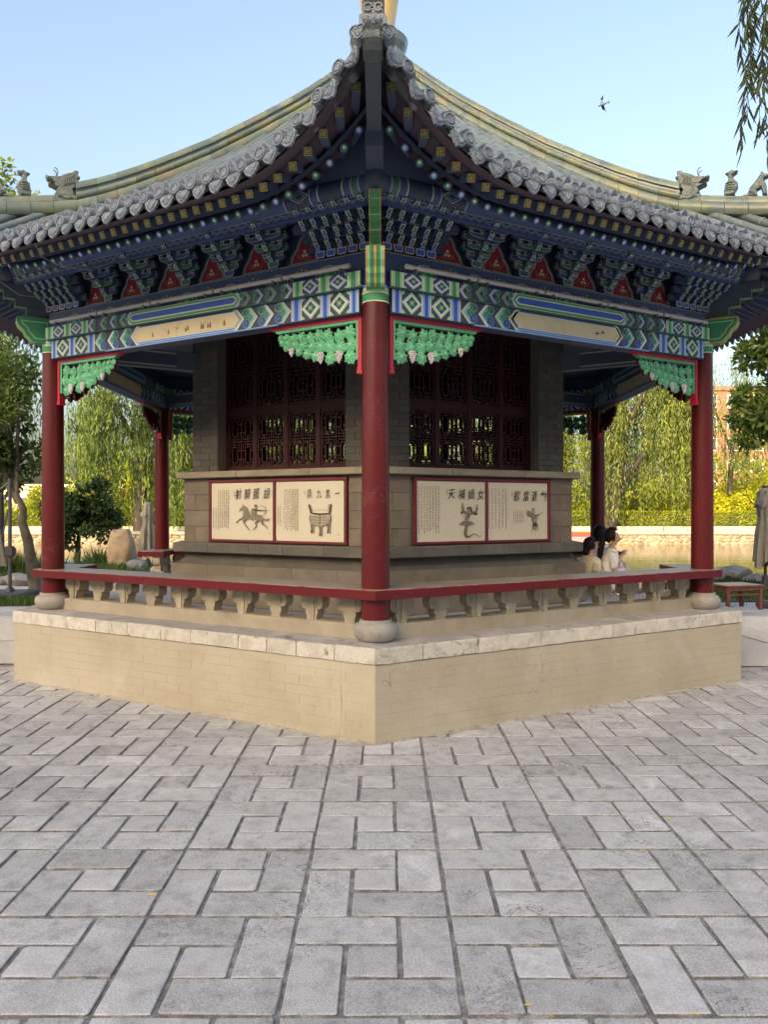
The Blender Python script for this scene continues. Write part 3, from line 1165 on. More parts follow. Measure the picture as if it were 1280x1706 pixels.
# upper beam, deeper
YU = -(A + 0.125)
mb = MB()
mb.box(-1.80, 1.80, YU, -(A - 0.125), UB0, UB1 - 0.002, 'navy')
mb.box(-1.80, 1.80, YU + 0.002, YF - 0.006, UB0 - 0.0025, UB0 + 0.001, 'green_d')
F = Face(mb, YU, -(A - 0.125))
z0, z1 = UB0 + 0.003, UB1 - 0.004
for a0, a1 in ((-1.79, -1.68), (-1.52, -1.42), (-1.27, -1.18)):
    stripe(F, a0, a1, z0, z1, 1, 'green', 'green_l')
cell(F, -1.68, -1.52, z0, z1, 1, 'blue_l', 'green')
cell(F, -1.42, -1.27, z0, z1, 1, 'blue_l', 'green')
F.p(rect(-1.18, -0.60, z0, z1), 1, 'navy')
for k, xx in enumerate((-1.178, -1.02, -0.89, -0.76, -0.68)):
    F.p(chev(xx, z0, z1, 0.030, 0.05), 2, 'rim' if 0 < k < 4 else 'cream')
    F.p(chev(xx + 0.006, z0, z1, 0.016, 0.05), 3, 'green' if k % 2 else 'blue_l')
    if k < 4:
        for sz, mt in ((-1, 'green_d'), (1, 'green')):
            swirl(F, xx + 0.088, (z0 + z1) / 2 + sz * 0.027, 0.026, 5, mt, sz)
F.p(lozenge(0.655, z0, z1, 0.05), 3, 'cream', False)
F.p(lozenge(0.648, z0 + 0.004, z1 - 0.004, 0.05), 4, 'green', False)
F.p(lozenge(0.63, z0 + 0.020, z1 - 0.020, 0.04), 5, 'green_l', False)
F.p(lozenge(0.62, z0 + 0.027, z1 - 0.027, 0.04), 6, 'cream', False)
F.p(lozenge(0.612, z0 + 0.032, z1 - 0.032, 0.036), 7, 'blue', False)
up_me = mb.mesh('upper_beam')
# blue plank above, with half-flower motifs
YPk = -(A + 0.055)
mb = MB()
mb.box(-1.85, 1.85, YPk, -(A - 0.06), UB1, PB1, 'blue_d')
F = Face(mb, YPk)
for x in (-1.455, -0.97, -0.485, 0, 0.485, 0.97, 1.455):
    for r, mt, l in ((0.10, 'rim', 1), (0.093, 'green_d', 2), (0.072, 'rim', 3), (0.064, 'green', 4), (0.030, 'green_l', 5)):
        arc = [(x + r * math.cos(t) * 1.15, UB1 + 0.012 + r * math.sin(t) * 0.95) for t in [math.pi * q / 10 for q in range(11)]]
        F.p(arc, l, mt, False)
for x in (-1.21, -0.727, -0.242, 0.242, 0.727, 1.21):
    for q in (-1, 0, 1):
        F.p(disc(x + q * 0.045, UB1 + 0.105 - abs(q) * 0.012, 0.020, 8, 0.014), 1, 'green_d', False)
        F.p(disc(x + q * 0.045, UB1 + 0.108 - abs(q) * 0.012, 0.008, 6), 2, 'gold', False)
F.p(rect(-1.85, 1.85, PB1 - 0.010, PB1 - 0.004), 2, 'rim_d', False)
plk_me = mb.mesh('bracket_plank')
beams = {}
for j in range(6):
    beams[j] = ob('lower_beam', low_me, pav, rotz=SROT(j))
    ob('upper_beam', up_me, pav, rotz=SROT(j))
    ob('bracket_plank', plk_me, pav, rotz=SROT(j))
# painted scenes in the cream panels: faded figures (side 5), two swallows (side 0)
m = MB()
rr = random.Random(4)
for cx, n in ((-0.36, 1), (-0.20, 3), (-0.10, 3), (0.02, 2), (0.22, 3), (0.30, 2), (0.46, 2)):
    for q in range(n):
        x = cx + rr.uniform(-0.03, 0.03)
        zb = zc0 + 0.02 + rr.uniform(0, 0.012)
        h = rr.uniform(0.035, 0.06)
        m.poly([(x - 0.012, zb), (x + 0.012, zb), (x + 0.008, zb + h * 0.7), (x - 0.008, zb + h * 0.7)], YF - 0.0012 * 7 - q * 0.0004, 'brown_paint' if rr.random() < 0.6 else 'panel_cream')
        m.poly(disc(x, zb + h * 0.85, 0.006, 6), YF - 0.0012 * 8 - q * 0.0004, 'ink_m')
ob('painted_figures', m, beams[5], T(0, 0, 0), kind='stuff')
m = MB()
for cx, cz, s in ((0.33, 3.185, 1.0), (0.40, 3.200, 0.9)):
    y = YF - 0.0012 * 7
    m.poly([(cx - 0.03 * s, cz), (cx + 0.0, cz + 0.010 * s), (cx + 0.03 * s, cz + 0.004), (cx, cz - 0.004)], y, 'ink')
    m.poly([(cx - 0.005, cz + 0.004), (cx - 0.02 * s, cz + 0.028 * s), (cx + 0.012 * s, cz + 0.006)], y - 0.0004, 'ink')
    m.poly([(cx - 0.005, cz - 0.002), (cx - 0.018 * s, cz - 0.022 * s), (cx + 0.012 * s, cz)], y - 0.0008, 'ink')
    m.poly([(cx - 0.026 * s, cz), (cx - 0.05 * s, cz + 0.012 * s), (cx - 0.036 * s, cz), (cx - 0.052 * s, cz - 0.008 * s)], y - 0.0012, 'ink')
ob('painted_swallows', m, beams[0], T(0, 0, 0))

# ---- corner noses of the beams (vertex frame: -y outward)
m = MB()
prof = [(0.02, 3.26), (0.16, 3.26), (0.20, 3.275), (0.225, 3.31), (0.25, 3.33), (0.265, 3.37), (0.31, 3.41), (0.33, 3.455), (0.325, 3.50), (0.02, 3.50)]
# profile lies in (radial, z): map x->radial with a rotation
Mr = T(0, -S, 0) @ RZ(RAD(-90))
m.prism(prof, -0.068, 0.068, 'green', Mr, cap='green', rim='gold', w=0.012)
m.poly(inset_poly(prof, 0.034), -0.0695, 'green_l', Mr)
m.poly(inset_poly(prof, 0.046), -0.0705, 'green', Mr)
I2 = [(p[0], p[1]) for p in inset_poly(prof, 0.034)]
m.poly(I2[::-1], 0.0695, 'green_l', Mr)
m.poly(inset_poly(prof, 0.046)[::-1], 0.0705, 'green', Mr)
# stripes on the front steps
fr = prof[1:9]
for (r0, za), (r1, zb) in zip(fr[:-1], fr[1:]):
    nrm = Vector((zb - za, -(r1 - r0)))
    nrm.normalize()
    for l, (w0, w1, mt) in enumerate(((-0.068, -0.056, 'gold'), (0.056, 0.068, 'gold'), (-0.056, -0.036, 'green_l'), (0.036, 0.056, 'green_l'), (-0.008, 0.008, 'gold'))):
        o_ = nrm * 0.0012
        m.add([(w0, -S - r0 - o_.x, za + o_.y), (w1, -S - r0 - o_.x, za + o_.y), (w1, -S - r1 - o_.x, zb + o_.y), (w0, -S - r1 - o_.x, zb + o_.y)], [(0, 1, 2, 3)], mt)
nose_me = m.mesh('beam_nose')
for j in range(6):
    ob('beam_nose', nose_me, pav, rotz=RAD(60 * j))

# ---- spandrels with grape leaves
def vine_leaf():
    m = MB()
    O = [(0, -0.50), (0.16, -0.40), (0.36, -0.44), (0.38, -0.22), (0.52, -0.05), (0.36, 0.08), (0.40, 0.30), (0.20, 0.26), (0.10, 0.42), (0, 0.52),
         (-0.10, 0.42), (-0.20, 0.26), (-0.40, 0.30), (-0.36, 0.08), (-0.52, -0.05), (-0.38, -0.22), (-0.36, -0.44), (-0.16, -0.40)]
    n = len(O)
    vs = [(x, -0.02, z) for x, z in O] + [(x, 0.16, z) for x, z in O] + [(0, -0.14, 0.0)]
    m.add(vs, [(i, (i + 1) % n, n + (i + 1) % n, n + i) for i in range(n)], 'dark_red')
    m.add([(x, -0.02, z) for x, z in O] + [(0, -0.14, 0.0)], [(i, (i + 1) % n, n) for i in range(n)], 'leaf_paint')
    for tx, tz in ((0, -0.46), (0.46, -0.05), (0.36, 0.26), (-0.36, 0.26), (-0.46, -0.05), (0.3, -0.36), (-0.3, -0.36)):
        L = math.hypot(tx, tz)
        nx, nz = -tz / L * 0.030, tx / L * 0.030
        m.add([(nx, -0.17, nz), (-nx, -0.17, -nz), (tx - nx * .3, -0.06, tz - nz * .3), (tx + nx * .3, -0.06, tz + nz * .3)], [(0, 1, 2, 3)], 'leaf_vein')
    return m


def grape_bunch():
    m = MB()
    rk = random.Random(2)
    for row, (n, z) in enumerate(((3, 0.0), (4, -0.16), (3, -0.32), (3, -0.48), (2, -0.64), (1, -0.8))):
        for q in range(n):
            x = (q - (n - 1) / 2) * 0.2
            M = T(x, -0.06 - 0.03 * (q % 2), z) @ S3(0.115, 0.12, 0.11)
            m.add([(0, -1, 0), (1, 0, 0), (0, 0, 1), (-1, 0, 0), (0, 0, -1), (.7, -.7, .0), (0, -.7, .7), (-.7, -.7, 0), (0, -.7, -.7), (0, 1, 0)],
                  [(0, 5, 6), (0, 6, 7), (0, 7, 8), (0, 8, 5), (5, 1, 2, 6), (6, 2, 3, 7), (7, 3, 4, 8), (8, 4, 1, 5), (1, 9, 2), (2, 9, 3), (3, 9, 4), (4, 9, 1)], 'grape', M)
    return m


LEAF, GRAPE = vine_leaf(), grape_bunch()
leaf_me, grape_me = LEAF.mesh('vine_leaf'), GRAPE.mesh('grapes')
LAY = []
rr = random.Random(21)
cx0 = -1.69


def low(x):
    t = (x - cx0) / 0.76
    return 3.05 - (0.275 - 0.20 * t)


cand = []
for (x, dz, s) in [(-1.63, .06, .115), (-1.53, .075, .10), (-1.43, .06, .10), (-1.345, .05, .10), (-1.26, .06, .09), (-1.18, .045, .085), (-1.10, .05, .08), (-1.03, .04, .075), (-0.975, .035, .065),
                   (-1.645, .155, .115), (-1.545, .165, .12), (-1.45, .145, .115), (-1.365, .135, .115), (-1.28, .13, .105), (-1.20, .115, .095), (-1.12, .10, .085), (-1.05, .085, .075), (-0.99, .075, .06),
                   (-1.635, .245, .115), (-1.45, .235, .11), (-1.315, .205, .10), (-1.235, .185, .09), (-1.03, .12, .06), (-1.155, .16, .075)]:
    cand.append((x, 3.052 - dz, s, rr.uniform(-0.5, 0.5), rr.uniform(0, 0.02)))
GR = [(-1.545, 2.845, 0.075), (-1.375, 2.85, 0.07), (-1.095, 2.915, 0.055)]
m = MB()
fy0, fy1 = -A - 0.022, -A + 0.022
m.prism([(-1.745, 3.103), (-1.745, 2.70), (-1.712, 2.70), (-1.712, 3.072), (-0.90, 3.072), (-0.86, 3.103)], fy0 - 0.008, fy1 + 0.008, 'trim_red')
m.prism([(-1.748, 2.70), (-1.754, 2.665), (-1.704, 2.665), (-1.709, 2.70)], fy0 - 0.012, fy1 + 0.012, 'trim_red')
m.box(-1.75, -1.706, fy0 - 0.011, fy1 + 0.011, 2.704, 2.714, 'trim_red')
m.prism([(-1.712, 3.072), (-1.712, 2.775), (-1.690, 2.775), (-1.690, 3.050), (-0.94, 3.050), (-0.925, 3.072)], fy0, fy1, 'leaf_paint')
spf_me = m.mesh('spandrel')
# joined version for the rear sides
mj = MB()
mj.v, mj.f, mj.m, mj.mn = list(m.v), list(m.f), list(m.m), list(m.mn)


def leafM(x, z, s, a, dy, mir=1):
    return T(x, -A - 0.004 - dy * 0.5, z) @ RY(a) @ S3(s * 1.05, 0.16, s * 1.05)


for (x, z, s, a, dy) in cand:
    M = leafM(x, z, s, a, dy)
    b = len(mj.v)
    mj.v += [tuple(M @ Vector(v)) for v in LEAF.v]
    for f, mi_ in zip(LEAF.f, LEAF.m):
        mj.f.append(tuple(b + q for q in f))
        mj.m.append(mj.k(LEAF.mn[mi_]))
spj_me = mj.mesh('spandrel')
for j in range(6):
    for mir in (1, -1):
        MS = RZ(SROT(j)) @ S3(mir, 1, 1)
        if j in (0, 5):
            sp = ob('spandrel', spf_me, pav, MS)
            for (x, z, s, a, dy) in cand:
                ob('vine_leaf', leaf_me, sp, leafM(x, z, s, a, dy))
            for (x, z, s) in GR:
                ob('grape_bunch', grape_me, sp, T(x, -A - 0.02, z) @ S3(s * 1.2, 0.14, s * 1.3))
        else:
            ob('spandrel', spj_me, pav, MS)

# ---- bracket sets (dougong)
BZ = PB1


def arm_poly(L, h):
    a = L / 2
    return [(-a, h), (-a, h * 0.55), (-a * 0.86, h * 0.2), (-a * 0.66, 0), (a * 0.66, 0), (a * 0.86, h * 0.2), (a, h * 0.55), (a, h)]


def nose(m, x, y0, z, w, h, ln, col, rim, M=None):
    """outward arm end with a drooping beak, outlined"""
    P = [(0, z), (ln * 0.55, z - h * 0.10), (ln, z + h * 0.45), (ln * 0.93, z + h), (0, z + h)]
    n = len(P)
    vs = [(x - w / 2, y0 - p[0], p[1]) for p in P] + [(x + w / 2, y0 - p[0], p[1]) for p in P]
    m.add(vs, [(i, (i + 1) % n, n + (i + 1) % n, n + i) for i in range(n)] + [tuple(range(n)), tuple(range(n, 2 * n))], col, M)
    # outlined beak faces
    for (p, q) in ((P[1], P[2]), (P[2], P[3])):
        dr, dz = q[0] - p[0], q[1] - p[1]
        L = math.hypot(dr, dz)
        nx, nz = dz / L * 0.001, -dr / L * 0.001
        e = min(w * 0.2, 0.007)
        for (a0, a1) in ((-w / 2, -w / 2 + e), (w / 2 - e, w / 2)):
            m.add([(x + a0, y0 - p[0] - nx, p[1] + nz), (x + a1, y0 - p[0] - nx, p[1] + nz), (x + a1, y0 - q[0] - nx, q[1] + nz), (x + a0, y0 - q[0] - nx, q[1] + nz)], [(0, 1, 2, 3)], rim, M)
        for f in (0.0, 0.86):
            p2 = (p[0] + dr * f, p[1] + dz * f)
            q2 = (p[0] + dr * (f + 0.14), p[1] + dz * (f + 0.14))
            m.add([(x - w / 2, y0 - p2[0] - nx, p2[1] + nz), (x + w / 2, y0 - p2[0] - nx, p2[1] + nz), (x + w / 2, y0 - q2[0] - nx, q2[1] + nz), (x - w / 2, y0 - q2[0] - nx, q2[1] + nz)], [(0, 1, 2, 3)], rim, M)


TZs = [BZ + 0.055, BZ + 0.118, BZ + 0.181, BZ + 0.244]
TOs = [0.055, 0.120, 0.190, 0.255]


def bracket(c1, c2):
    m = MB()
    y0 = -A
    m.prism([(-0.038, BZ), (0.038, BZ), (0.052, BZ + 0.022), (0.052, BZ + 0.052), (-0.052, BZ + 0.052), (-0.052, BZ + 0.022)], y0 - 0.075, y0 + 0.05, 'navy', cap=c1, rim='rim', w=0.006)
    Ls = [0.20, 0.27, 0.345, 0.42]
    for k in range(4):
        z, o_ = TZs[k], TOs[k]
        for kk in range(0, k + 1):
            # cross arms of each tier stand on every step below too, only the outer one outlined
            if kk < k - 1:
                continue
            yy = y0 - TOs[kk]
            P = [(p[0], p[1] + z) for p in arm_poly(Ls[k] if kk == k else Ls[k] * 1.04, 0.036)]
            m.prism(P, yy - 0.018, yy + 0.018, 'navy', cap=(c1 if (k % 2) else c2), rim='rim_d', w=0.0045)
            for sx in (-1, -0.34, 0.34, 1):
                xx = sx * (Ls[k] / 2 - 0.02)
                m.prism([(xx - 0.016, z + 0.037), (xx + 0.016, z + 0.037), (xx + 0.02, z + 0.045), (xx + 0.02, z + 0.061), (xx - 0.02, z + 0.061), (xx - 0.02, z + 0.045)],
                        yy - 0.024, yy + 0.02, 'navy', cap='navy', rim='rim', w=0.005)
        nose(m, 0, y0 - o_, z - 0.004, 0.036, 0.052, 0.085, c1 if k % 2 else c2, 'rim')
        m.box(-0.022, 0.022, y0 - o_ - 0.05, y0 - o_, z + 0.048, z + 0.064, 'navy')
        m.box(-0.017, 0.017, y0 - o_, y0, z, z + 0.046, 'navy')
    m.box(-0.03, 0.03, y0 - 0.26, y0 + 0.05, TZs[3] + 0.062, TZs[3] + 0.09, 'navy')
    return m.mesh('bracket_set')


br = [bracket('green_d', 'blue_d'), bracket('blue_d', 'green_d')]
for j in range(6):
    for i, x in enumerate((-0.97, -0.485, 0, 0.485, 0.95)):
        ob('bracket_set', br[i % 2], pav, RZ(SROT(j)) @ T(x, 0, 0))
# red panels between the brackets
m = MB()
pz = BZ + 0.004
P = [(-0.175, pz), (0.175, pz), (0.145, pz + 0.035), (0.130, pz + 0.085), (0.085, pz + 0.135), (0.070, pz + 0.185), (0.035, pz + 0.225), (0.012, pz + 0.275), (-0.012, pz + 0.275),
     (-0.035, pz + 0.225), (-0.070, pz + 0.185), (-0.085, pz + 0.135), (-0.130, pz + 0.085), (-0.145, pz + 0.035)]
m.prism(P, -A - 0.012, -A + 0.012, 'green_d', cap='green_d', rim='rim_d', w=0.004)
m.poly(inset_poly(P, 0.016), -A - 0.0135, 'rim')
m.poly(inset_poly(P, 0.022), -A - 0.0145, 'panel_red')
for q in range(9):
    t = math.pi * (q + 0.5) / 9
    cx, cz = 0.052 * math.cos(t), pz + 0.055 - 0.022 * math.sin(t)
    m.poly([(cx - 0.004, cz), (cx + 0.004, cz), (0.085 * math.cos(t) * 0.9, cz + 0.03 + 0.03 * abs(math.cos(t)))], -A - 0.0155, 'brown_paint')
for cx, cz in ((-0.016, 0.07), (0.016, 0.07), (0, 0.10)):
    m.poly(disc(cx, pz + cz, 0.014, 10), -A - 0.0165, 'gold')
    m.poly(disc(cx, pz + cz, 0.010, 10), -A - 0.0175, 'rim')
pan_me = m.mesh('flame_panel')
m = MB()
m.box(-1.85, 1.85, -A + 0.014, -A + 0.03, BZ - 0.01, BZ + 0.40, 'navy')
bk_me = m.mesh('bracket_backing')
for j in range(6):
    for x in (-1.2125, -0.7275, -0.2425, 0.2425, 0.7275, 1.2125):
        ob('flame_panel', pan_me, pav, RZ(SROT(j)) @ T(x, 0, 0))
    ob('bracket_backing', bk_me, pav, rotz=SROT(j))

# corner bracket clusters
m = MB()
for side, Mside in ((1, RZ(RAD(30))), (-1, RZ(RAD(-30)))):
    for k in range(4):
        z = TZs[k]
        n = (5, 5, 6, 6)[k]
        st = (0.100, 0.108, 0.104, 0.112)[k]
        yy = -A - TOs[k]
        xe = 1.87 + TOs[k] * T30
        x_far = xe - 0.09 - n * st
        m.box(*sorted((-side * xe, -side * (x_far - 0.03))), yy - 0.012, yy + 0.03, z, z + 0.062, 'navy', Mside)
        for i in range(n):
            x = -side * (xe - 0.10 - i * st)
            nose(m, x, yy - 0.005, z + 0.022, 0.038, 0.042, 0.085, 'green_d' if (i + k) % 2 else 'blue_d', 'rim', Mside)
            nose(m, x, yy - 0.005, z - 0.004, 0.032, 0.028, 0.055, 'blue_d', 'rim', Mside)
            m.prism([(x - 0.02, z + 0.0655), (x + 0.02, z + 0.0655), (x + 0.023, z + 0.075), (x + 0.023, z + 0.086), (x - 0.023, z + 0.086), (x - 0.023, z + 0.075)], yy - 0.05, yy, 'navy', Mside, cap='blue_d', rim='rim', w=0.006)
    for i in range(5):
        x = -side * (1.80 - i * 0.098)
        m.prism([(x - 0.034, BZ), (x + 0.034, BZ), (x + 0.042, BZ + 0.015), (x + 0.042, BZ + 0.052), (x - 0.042, BZ + 0.052), (x - 0.042, BZ + 0.015)], -A - 0.085, -A + 0.02, 'navy', Mside, cap='blue', rim='gold' if i < 3 else 'rim', w=0.007)
# diagonal stepped arms
for k in range(4):
    z = BZ - 0.035 + 0.07 * k
    r0, r1 = S, S + 0.24 + 0.10 * k
    m.box(-0.041, 0.041, -r1, -r0, z, z + 0.068, 'beam_dark')
    for a, b_, mt, l in ((0.041, 0, 'gold', 1), (0.035, 0.005, 'green', 2)):
        m.poly(rect(-a, a, z + b_, z + 0.068 - b_), -r1 - 0.001 * l, mt)
    m.add([(-0.041, -r1, z - 0.0015), (0.041, -r1, z - 0.0015), (0.041, -r1 + 0.10, z - 0.0015), (-0.041, -r1 + 0.10, z - 0.0015)], [(0, 1, 2, 3)], 'green')
    for e in (-0.041, 0.035):
        m.add([(e, -r1, z - 0.0028), (e + 0.006, -r1, z - 0.0028), (e + 0.006, -r1 + 0.10, z - 0.0028), (e, -r1 + 0.10, z - 0.0028)], [(0, 1, 2, 3)], 'gold')
cc_me = m.mesh('corner_bracket_set')
for j in range(6):
    ob('corner_bracket_set', cc_me, pav, rotz=RAD(60 * j))

# ---- purlin, wavy board, corner ball
PUA, PUZ, PUR = 3.50, 3.935, 0.078
m = MB()
hw = PUA * T30
segs = [(-hw - 0.06, 'navy')]
pat = [(0.05, 'rim_d'), (0.03, 'green_d'), (0.06, 'blue_d'), (0.012, 'rim_d'), (0.05, 'green_d'), (0.012, 'rim_d'), (0.06, 'blue_d'), (0.012, 'rim'), (0.20, 'navy'), (0.012, 'rim'), (0.06, 'blue_d'), (0.012, 'rim_d'), (0.22, 'navy'), (0.012, 'rim_d')]
xs, cs = [-hw - 0.05], []
for w_, c_ in pat:
    xs.append(xs[-1] + w_)
    cs.append(c_)
xr = [-x for x in xs][::-1]
cols = cs + ['blue_d'] + cs[::-1]
m.tube([(x, -PUA, PUZ) for x in xs + xr], PUR, 16, 'navy', cols=cols)
for sg in (-1, 1):        # diamonds on the purlin face
    for x in (-1.42, -1.02):
        for a, b, mt, l in ((0.085, 0.05, 'rim', 0), (0.07, 0.041, 'blue_d', 1), (0.05, 0.03, 'rim_d', 2), (0.04, 0.022, 'navy', 3)):
            m.poly(diamond(sg * x, PUZ - 0.01, a, b), -PUA - PUR - 0.002 - 0.0012 * l, mt)
pu_me = m.mesh('eave_purlin', 40)
m = MB()
wz0, wz1 = 3.800, 3.862
hw2 = (PUA - 0.02) * T30
m.box(-hw2, hw2, -PUA - 0.02, -PUA + 0.02, wz0, wz1, 'blue_d')
for line, (dz, amp) in enumerate(((0.036, 0.012), (0.022, 0.012))):
    N = 160
    for q in range(N):
        x0 = -hw2 + 2 * hw2 * q / N
        x1 = -hw2 + 2 * hw2 * (q + 1) / N
        f = lambda x: wz0 + dz + amp * math.sin(x / 0.085 * 2 * math.pi)
        m.add([(x0, -PUA - 0.0215, f(x0)), (x1, -PUA - 0.0215, f(x1)), (x1, -PUA - 0.0215, f(x1) + 0.0045), (x0, -PUA - 0.0215, f(x0) + 0.0045)], [(0, 1, 2, 3)], 'rim' if line == 0 else 'rim_d')
m.box(-hw2, hw2, -PUA - 0.024, -PUA - 0.02, wz1 - 0.006, wz1, 'rim_d')
wb_me = m.mesh('wave_board')
bm_ball = MB()
bm_ball.lathe([(0.03, -0.09), (0.07, -0.07), (0.085, -0.02), (0.082, 0.03), (0.06, 0.07), (0.02, 0.085)], 20, 'beam_dark')
ball_me = bm_ball.mesh('corner_vase', 60)
m = MB()
m.plan(hexpts((PUA + 0.01) / C30), 3.995, 4.01, 'ceiling')
m.plan(hexpts((A - 0.02) / C30), 3.60, 3.62, 'ceiling')
ob('ceiling', m, pav)
for j in range(6):
    ob('eave_purlin', pu_me, pav, rotz=SROT(j))
    ob('wave_board', wb_me, pav, rotz=SROT(j))
    ob('corner_vase', ball_me, pav, RZ(RAD(60 * j)) @ T(0, -PUA / C30 - 0.09, PUZ - 0.03))

# ---- roof shape
EA = 4.34


def up(s):
    s = abs(s)
    return 0.618 * max(0.0, (s - 0.5) / 0.5) ** 2.355


FR = [(0.0, 7.10), (0.323, 6.87), (0.687, 6.53), (1.075, 6.19), (1.627, 5.77), (2.145, 5.40), (2.633, 5.09), (3.093, 4.76), (3.471, 4.50), (4.28, 4.09), (5.01, 3.765), (5.3, 3.64)]


def fr_(r):
    for (r0, z0), (r1, z1) in zip(FR[:-1], FR[1:]):
        if r <= r1:
            return z0 + (z1 - z0) * (r - r0) / (r1 - r0)
    return FR[-1][1]


def zroof(x, a):
    s = min(1.0, abs(x) / max(1e-6, a * T30))
    k = max(0.0, min(1.2, (a - 2.2) / (EA - 2.2))) ** 1.5
    return fr_(a / C30) + up(s) * k


def ea(s):
    return EA + 0.10 * abs(s) ** 4


def eave(s, da=0.0, dz=0.0, kz=1.0):
    """point on the eave line; s in -1..1"""
    a = ea(s) + da
    return Vector((s * a * T30, -a, 3.765 + kz * up(s) + dz))


# pan tiles (roof skin) and cover tile rows
NT = 34
m = MB()
na, ns = 18, 30
for side in range(1):
    vs, fs = [], []
    for i in range(na + 1):
        for q in range(ns + 1):
            s = -1 + 2 * q / ns
            a = 0.18 + (ea(s) + 0.01 - 0.18) * i / na
            x = s * a * T30
            vs.append((x, -a, zroof(x, a) - 0.035))
    for i in range(na):
        for q in range(ns):
            b = i * (ns + 1) + q
            fs.append((b, b + 1, b + ns + 2, b + ns + 1))
    m.add(vs, fs, 'tile_pan')
rf_me = m.mesh('roof_slope', 60)
m = MB()
rows = []
for i in range(NT):
    s0 = -1 + 2 * (i + 0.5) / NT
    xe = s0 * EA * T30
    a_in = max(abs(xe) / T30 + 0.02, 0.2)
    n = max(2, int((EA - a_in) / 0.22))
    pts = []
    for q in range(n + 1):
        a = EA - 0.02 + (a_in - EA) * q / n
        # eave throw follows the corner
        aa = a + 0.10 * abs(s0) ** 4 * max(0, (a - 3.4) / 0.94)
        pts.append((xe, -aa, zroof(xe, a)))
    m.tube(pts, 0.039, 8, 'tile')
    # joints of the single tiles
    for q in range(1, n):
        p0, p1 = Vector(pts[q]), Vector(pts[q + 1] if q < n else pts[q])
        d = (p1 - p0).normalized()
        m.tube([p0 - d * 0.012, p0 + d * 0.012], 0.044, 8, 'tile')
rows_me = m.mesh('cover_tile_rows', 50)

slopes = {}
for j in range(6):
    slopes[j] = ob('roof_slope', rf_me, pav, rotz=SROT(j))
    r_ = ob('cover_tile_rows', rows_me, slopes[j])
    r_['kind'] = 'stuff'

# eave tiles: disc ends, caps and drip lobes
dm = MB()
dm.lathe([(0.043, 0.0), (0.045, 0.003), (0.045, 0.018), (0.042, 0.022), (0.036, 0.022), (0.034, 0.014)], 18, 'eave_tile', RX(RAD(90)))
dm.lathe([(0.034, 0.0142), (0.026, 0.0145)], 18, 'beast_dark', RX(RAD(90)))
dm.lathe([(0.026, 0.0146), (0.024, 0.021), (0.018, 0.021), (0.016, 0.0165), (0.010, 0.018), (0.003, 0.023)], 18, 'eave_tile', RX(RAD(90)))
dm.tube([(0, 0.0, 0), (0, 0.15, 0.075)], 0.039, 10, 'eave_tile')
disc_me = dm.mesh('end_tile', 40)
dm = MB()       # pointed nail cap on the cover tile
Pc = [(-0.048, -0.01), (0.048, -0.01), (0.047, 0.016), (0.036, 0.032), (0.024, 0.050), (0.011, 0.066), (0, 0.070), (-0.011, 0.066), (-0.024, 0.050), (-0.036, 0.032), (-0.047, 0.016)]
dm.prism(Pc, -0.012, 0.022, 'eave_tile', cap='beast_dark', rim='eave_tile', w=0.007)
for sx in (-1, 1):
    dm.poly([(sx * 0.024, 0.018), (sx * 0.008, 0.024), (sx * 0.014, 0.038)][::sx], -0.0135, 'navy')
cap_me = dm.mesh('nail_cap')
dm = MB()       # drip tile
Pd = [(-0.052, 0.010), (-0.062, -0.010), (-0.060, -0.030), (-0.050, -0.042), (-0.047, -0.058), (-0.034, -0.068), (-0.026, -0.082), (-0.010, -0.088), (0, -0.098), (0.010, -0.088), (0.026, -0.082), (0.034, -0.068), (0.047, -0.058), (0.050, -0.042), (0.060, -0.030), (0.062, -0.010), (0.052, 0.010), (0.03, 0.002), (0, -0.004), (-0.03, 0.002)]
dm.prism(Pd, -0.010, 0.006, 'eave_tile', cap='eave_tile', rim='eave_tile', w=0.006)
In = inset_poly(Pd, 0.011)
dm.prism([(x * 0.95, z) for x, z in In], -0.015, -0.009, 'eave_tile', back=False, cap='eave_tile', rim='beast_dark', w=0.006)
for ang in (-0.9, -0.45, 0, 0.45, 0.9):
    dx, dz = math.sin(ang), -math.cos(ang)
    dm.tube([(dx * 0.012, -0.016, -0.014 + dz * 0.012), (dx * 0.036, -0.016, -0.018 + dz * 0.050)], 0.005, 5, 'eave_tile')
dm.add([(-0.04, -0.004, 0.005), (0.04, -0.004, 0.005), (0.036, 0.05, 0.032), (-0.036, 0.05, 0.032)], [(0, 1, 2, 3)], 'clay')
drip_me = dm.mesh('drip_tile', 35)


def eave_frame(s, da, dz):
    p = eave(s, da, dz)
    p2 = eave(max(-1, min(1, s + 0.02)), da, dz)
    p1 = eave(max(-1, min(1, s - 0.02)), da, dz)
    t = (p2 - p1).normalized()
    yaw = math.atan2(t.y, t.x)
    roll = math.asin(t.z)
    return T(*p) @ RZ(yaw) @ RY(-roll)


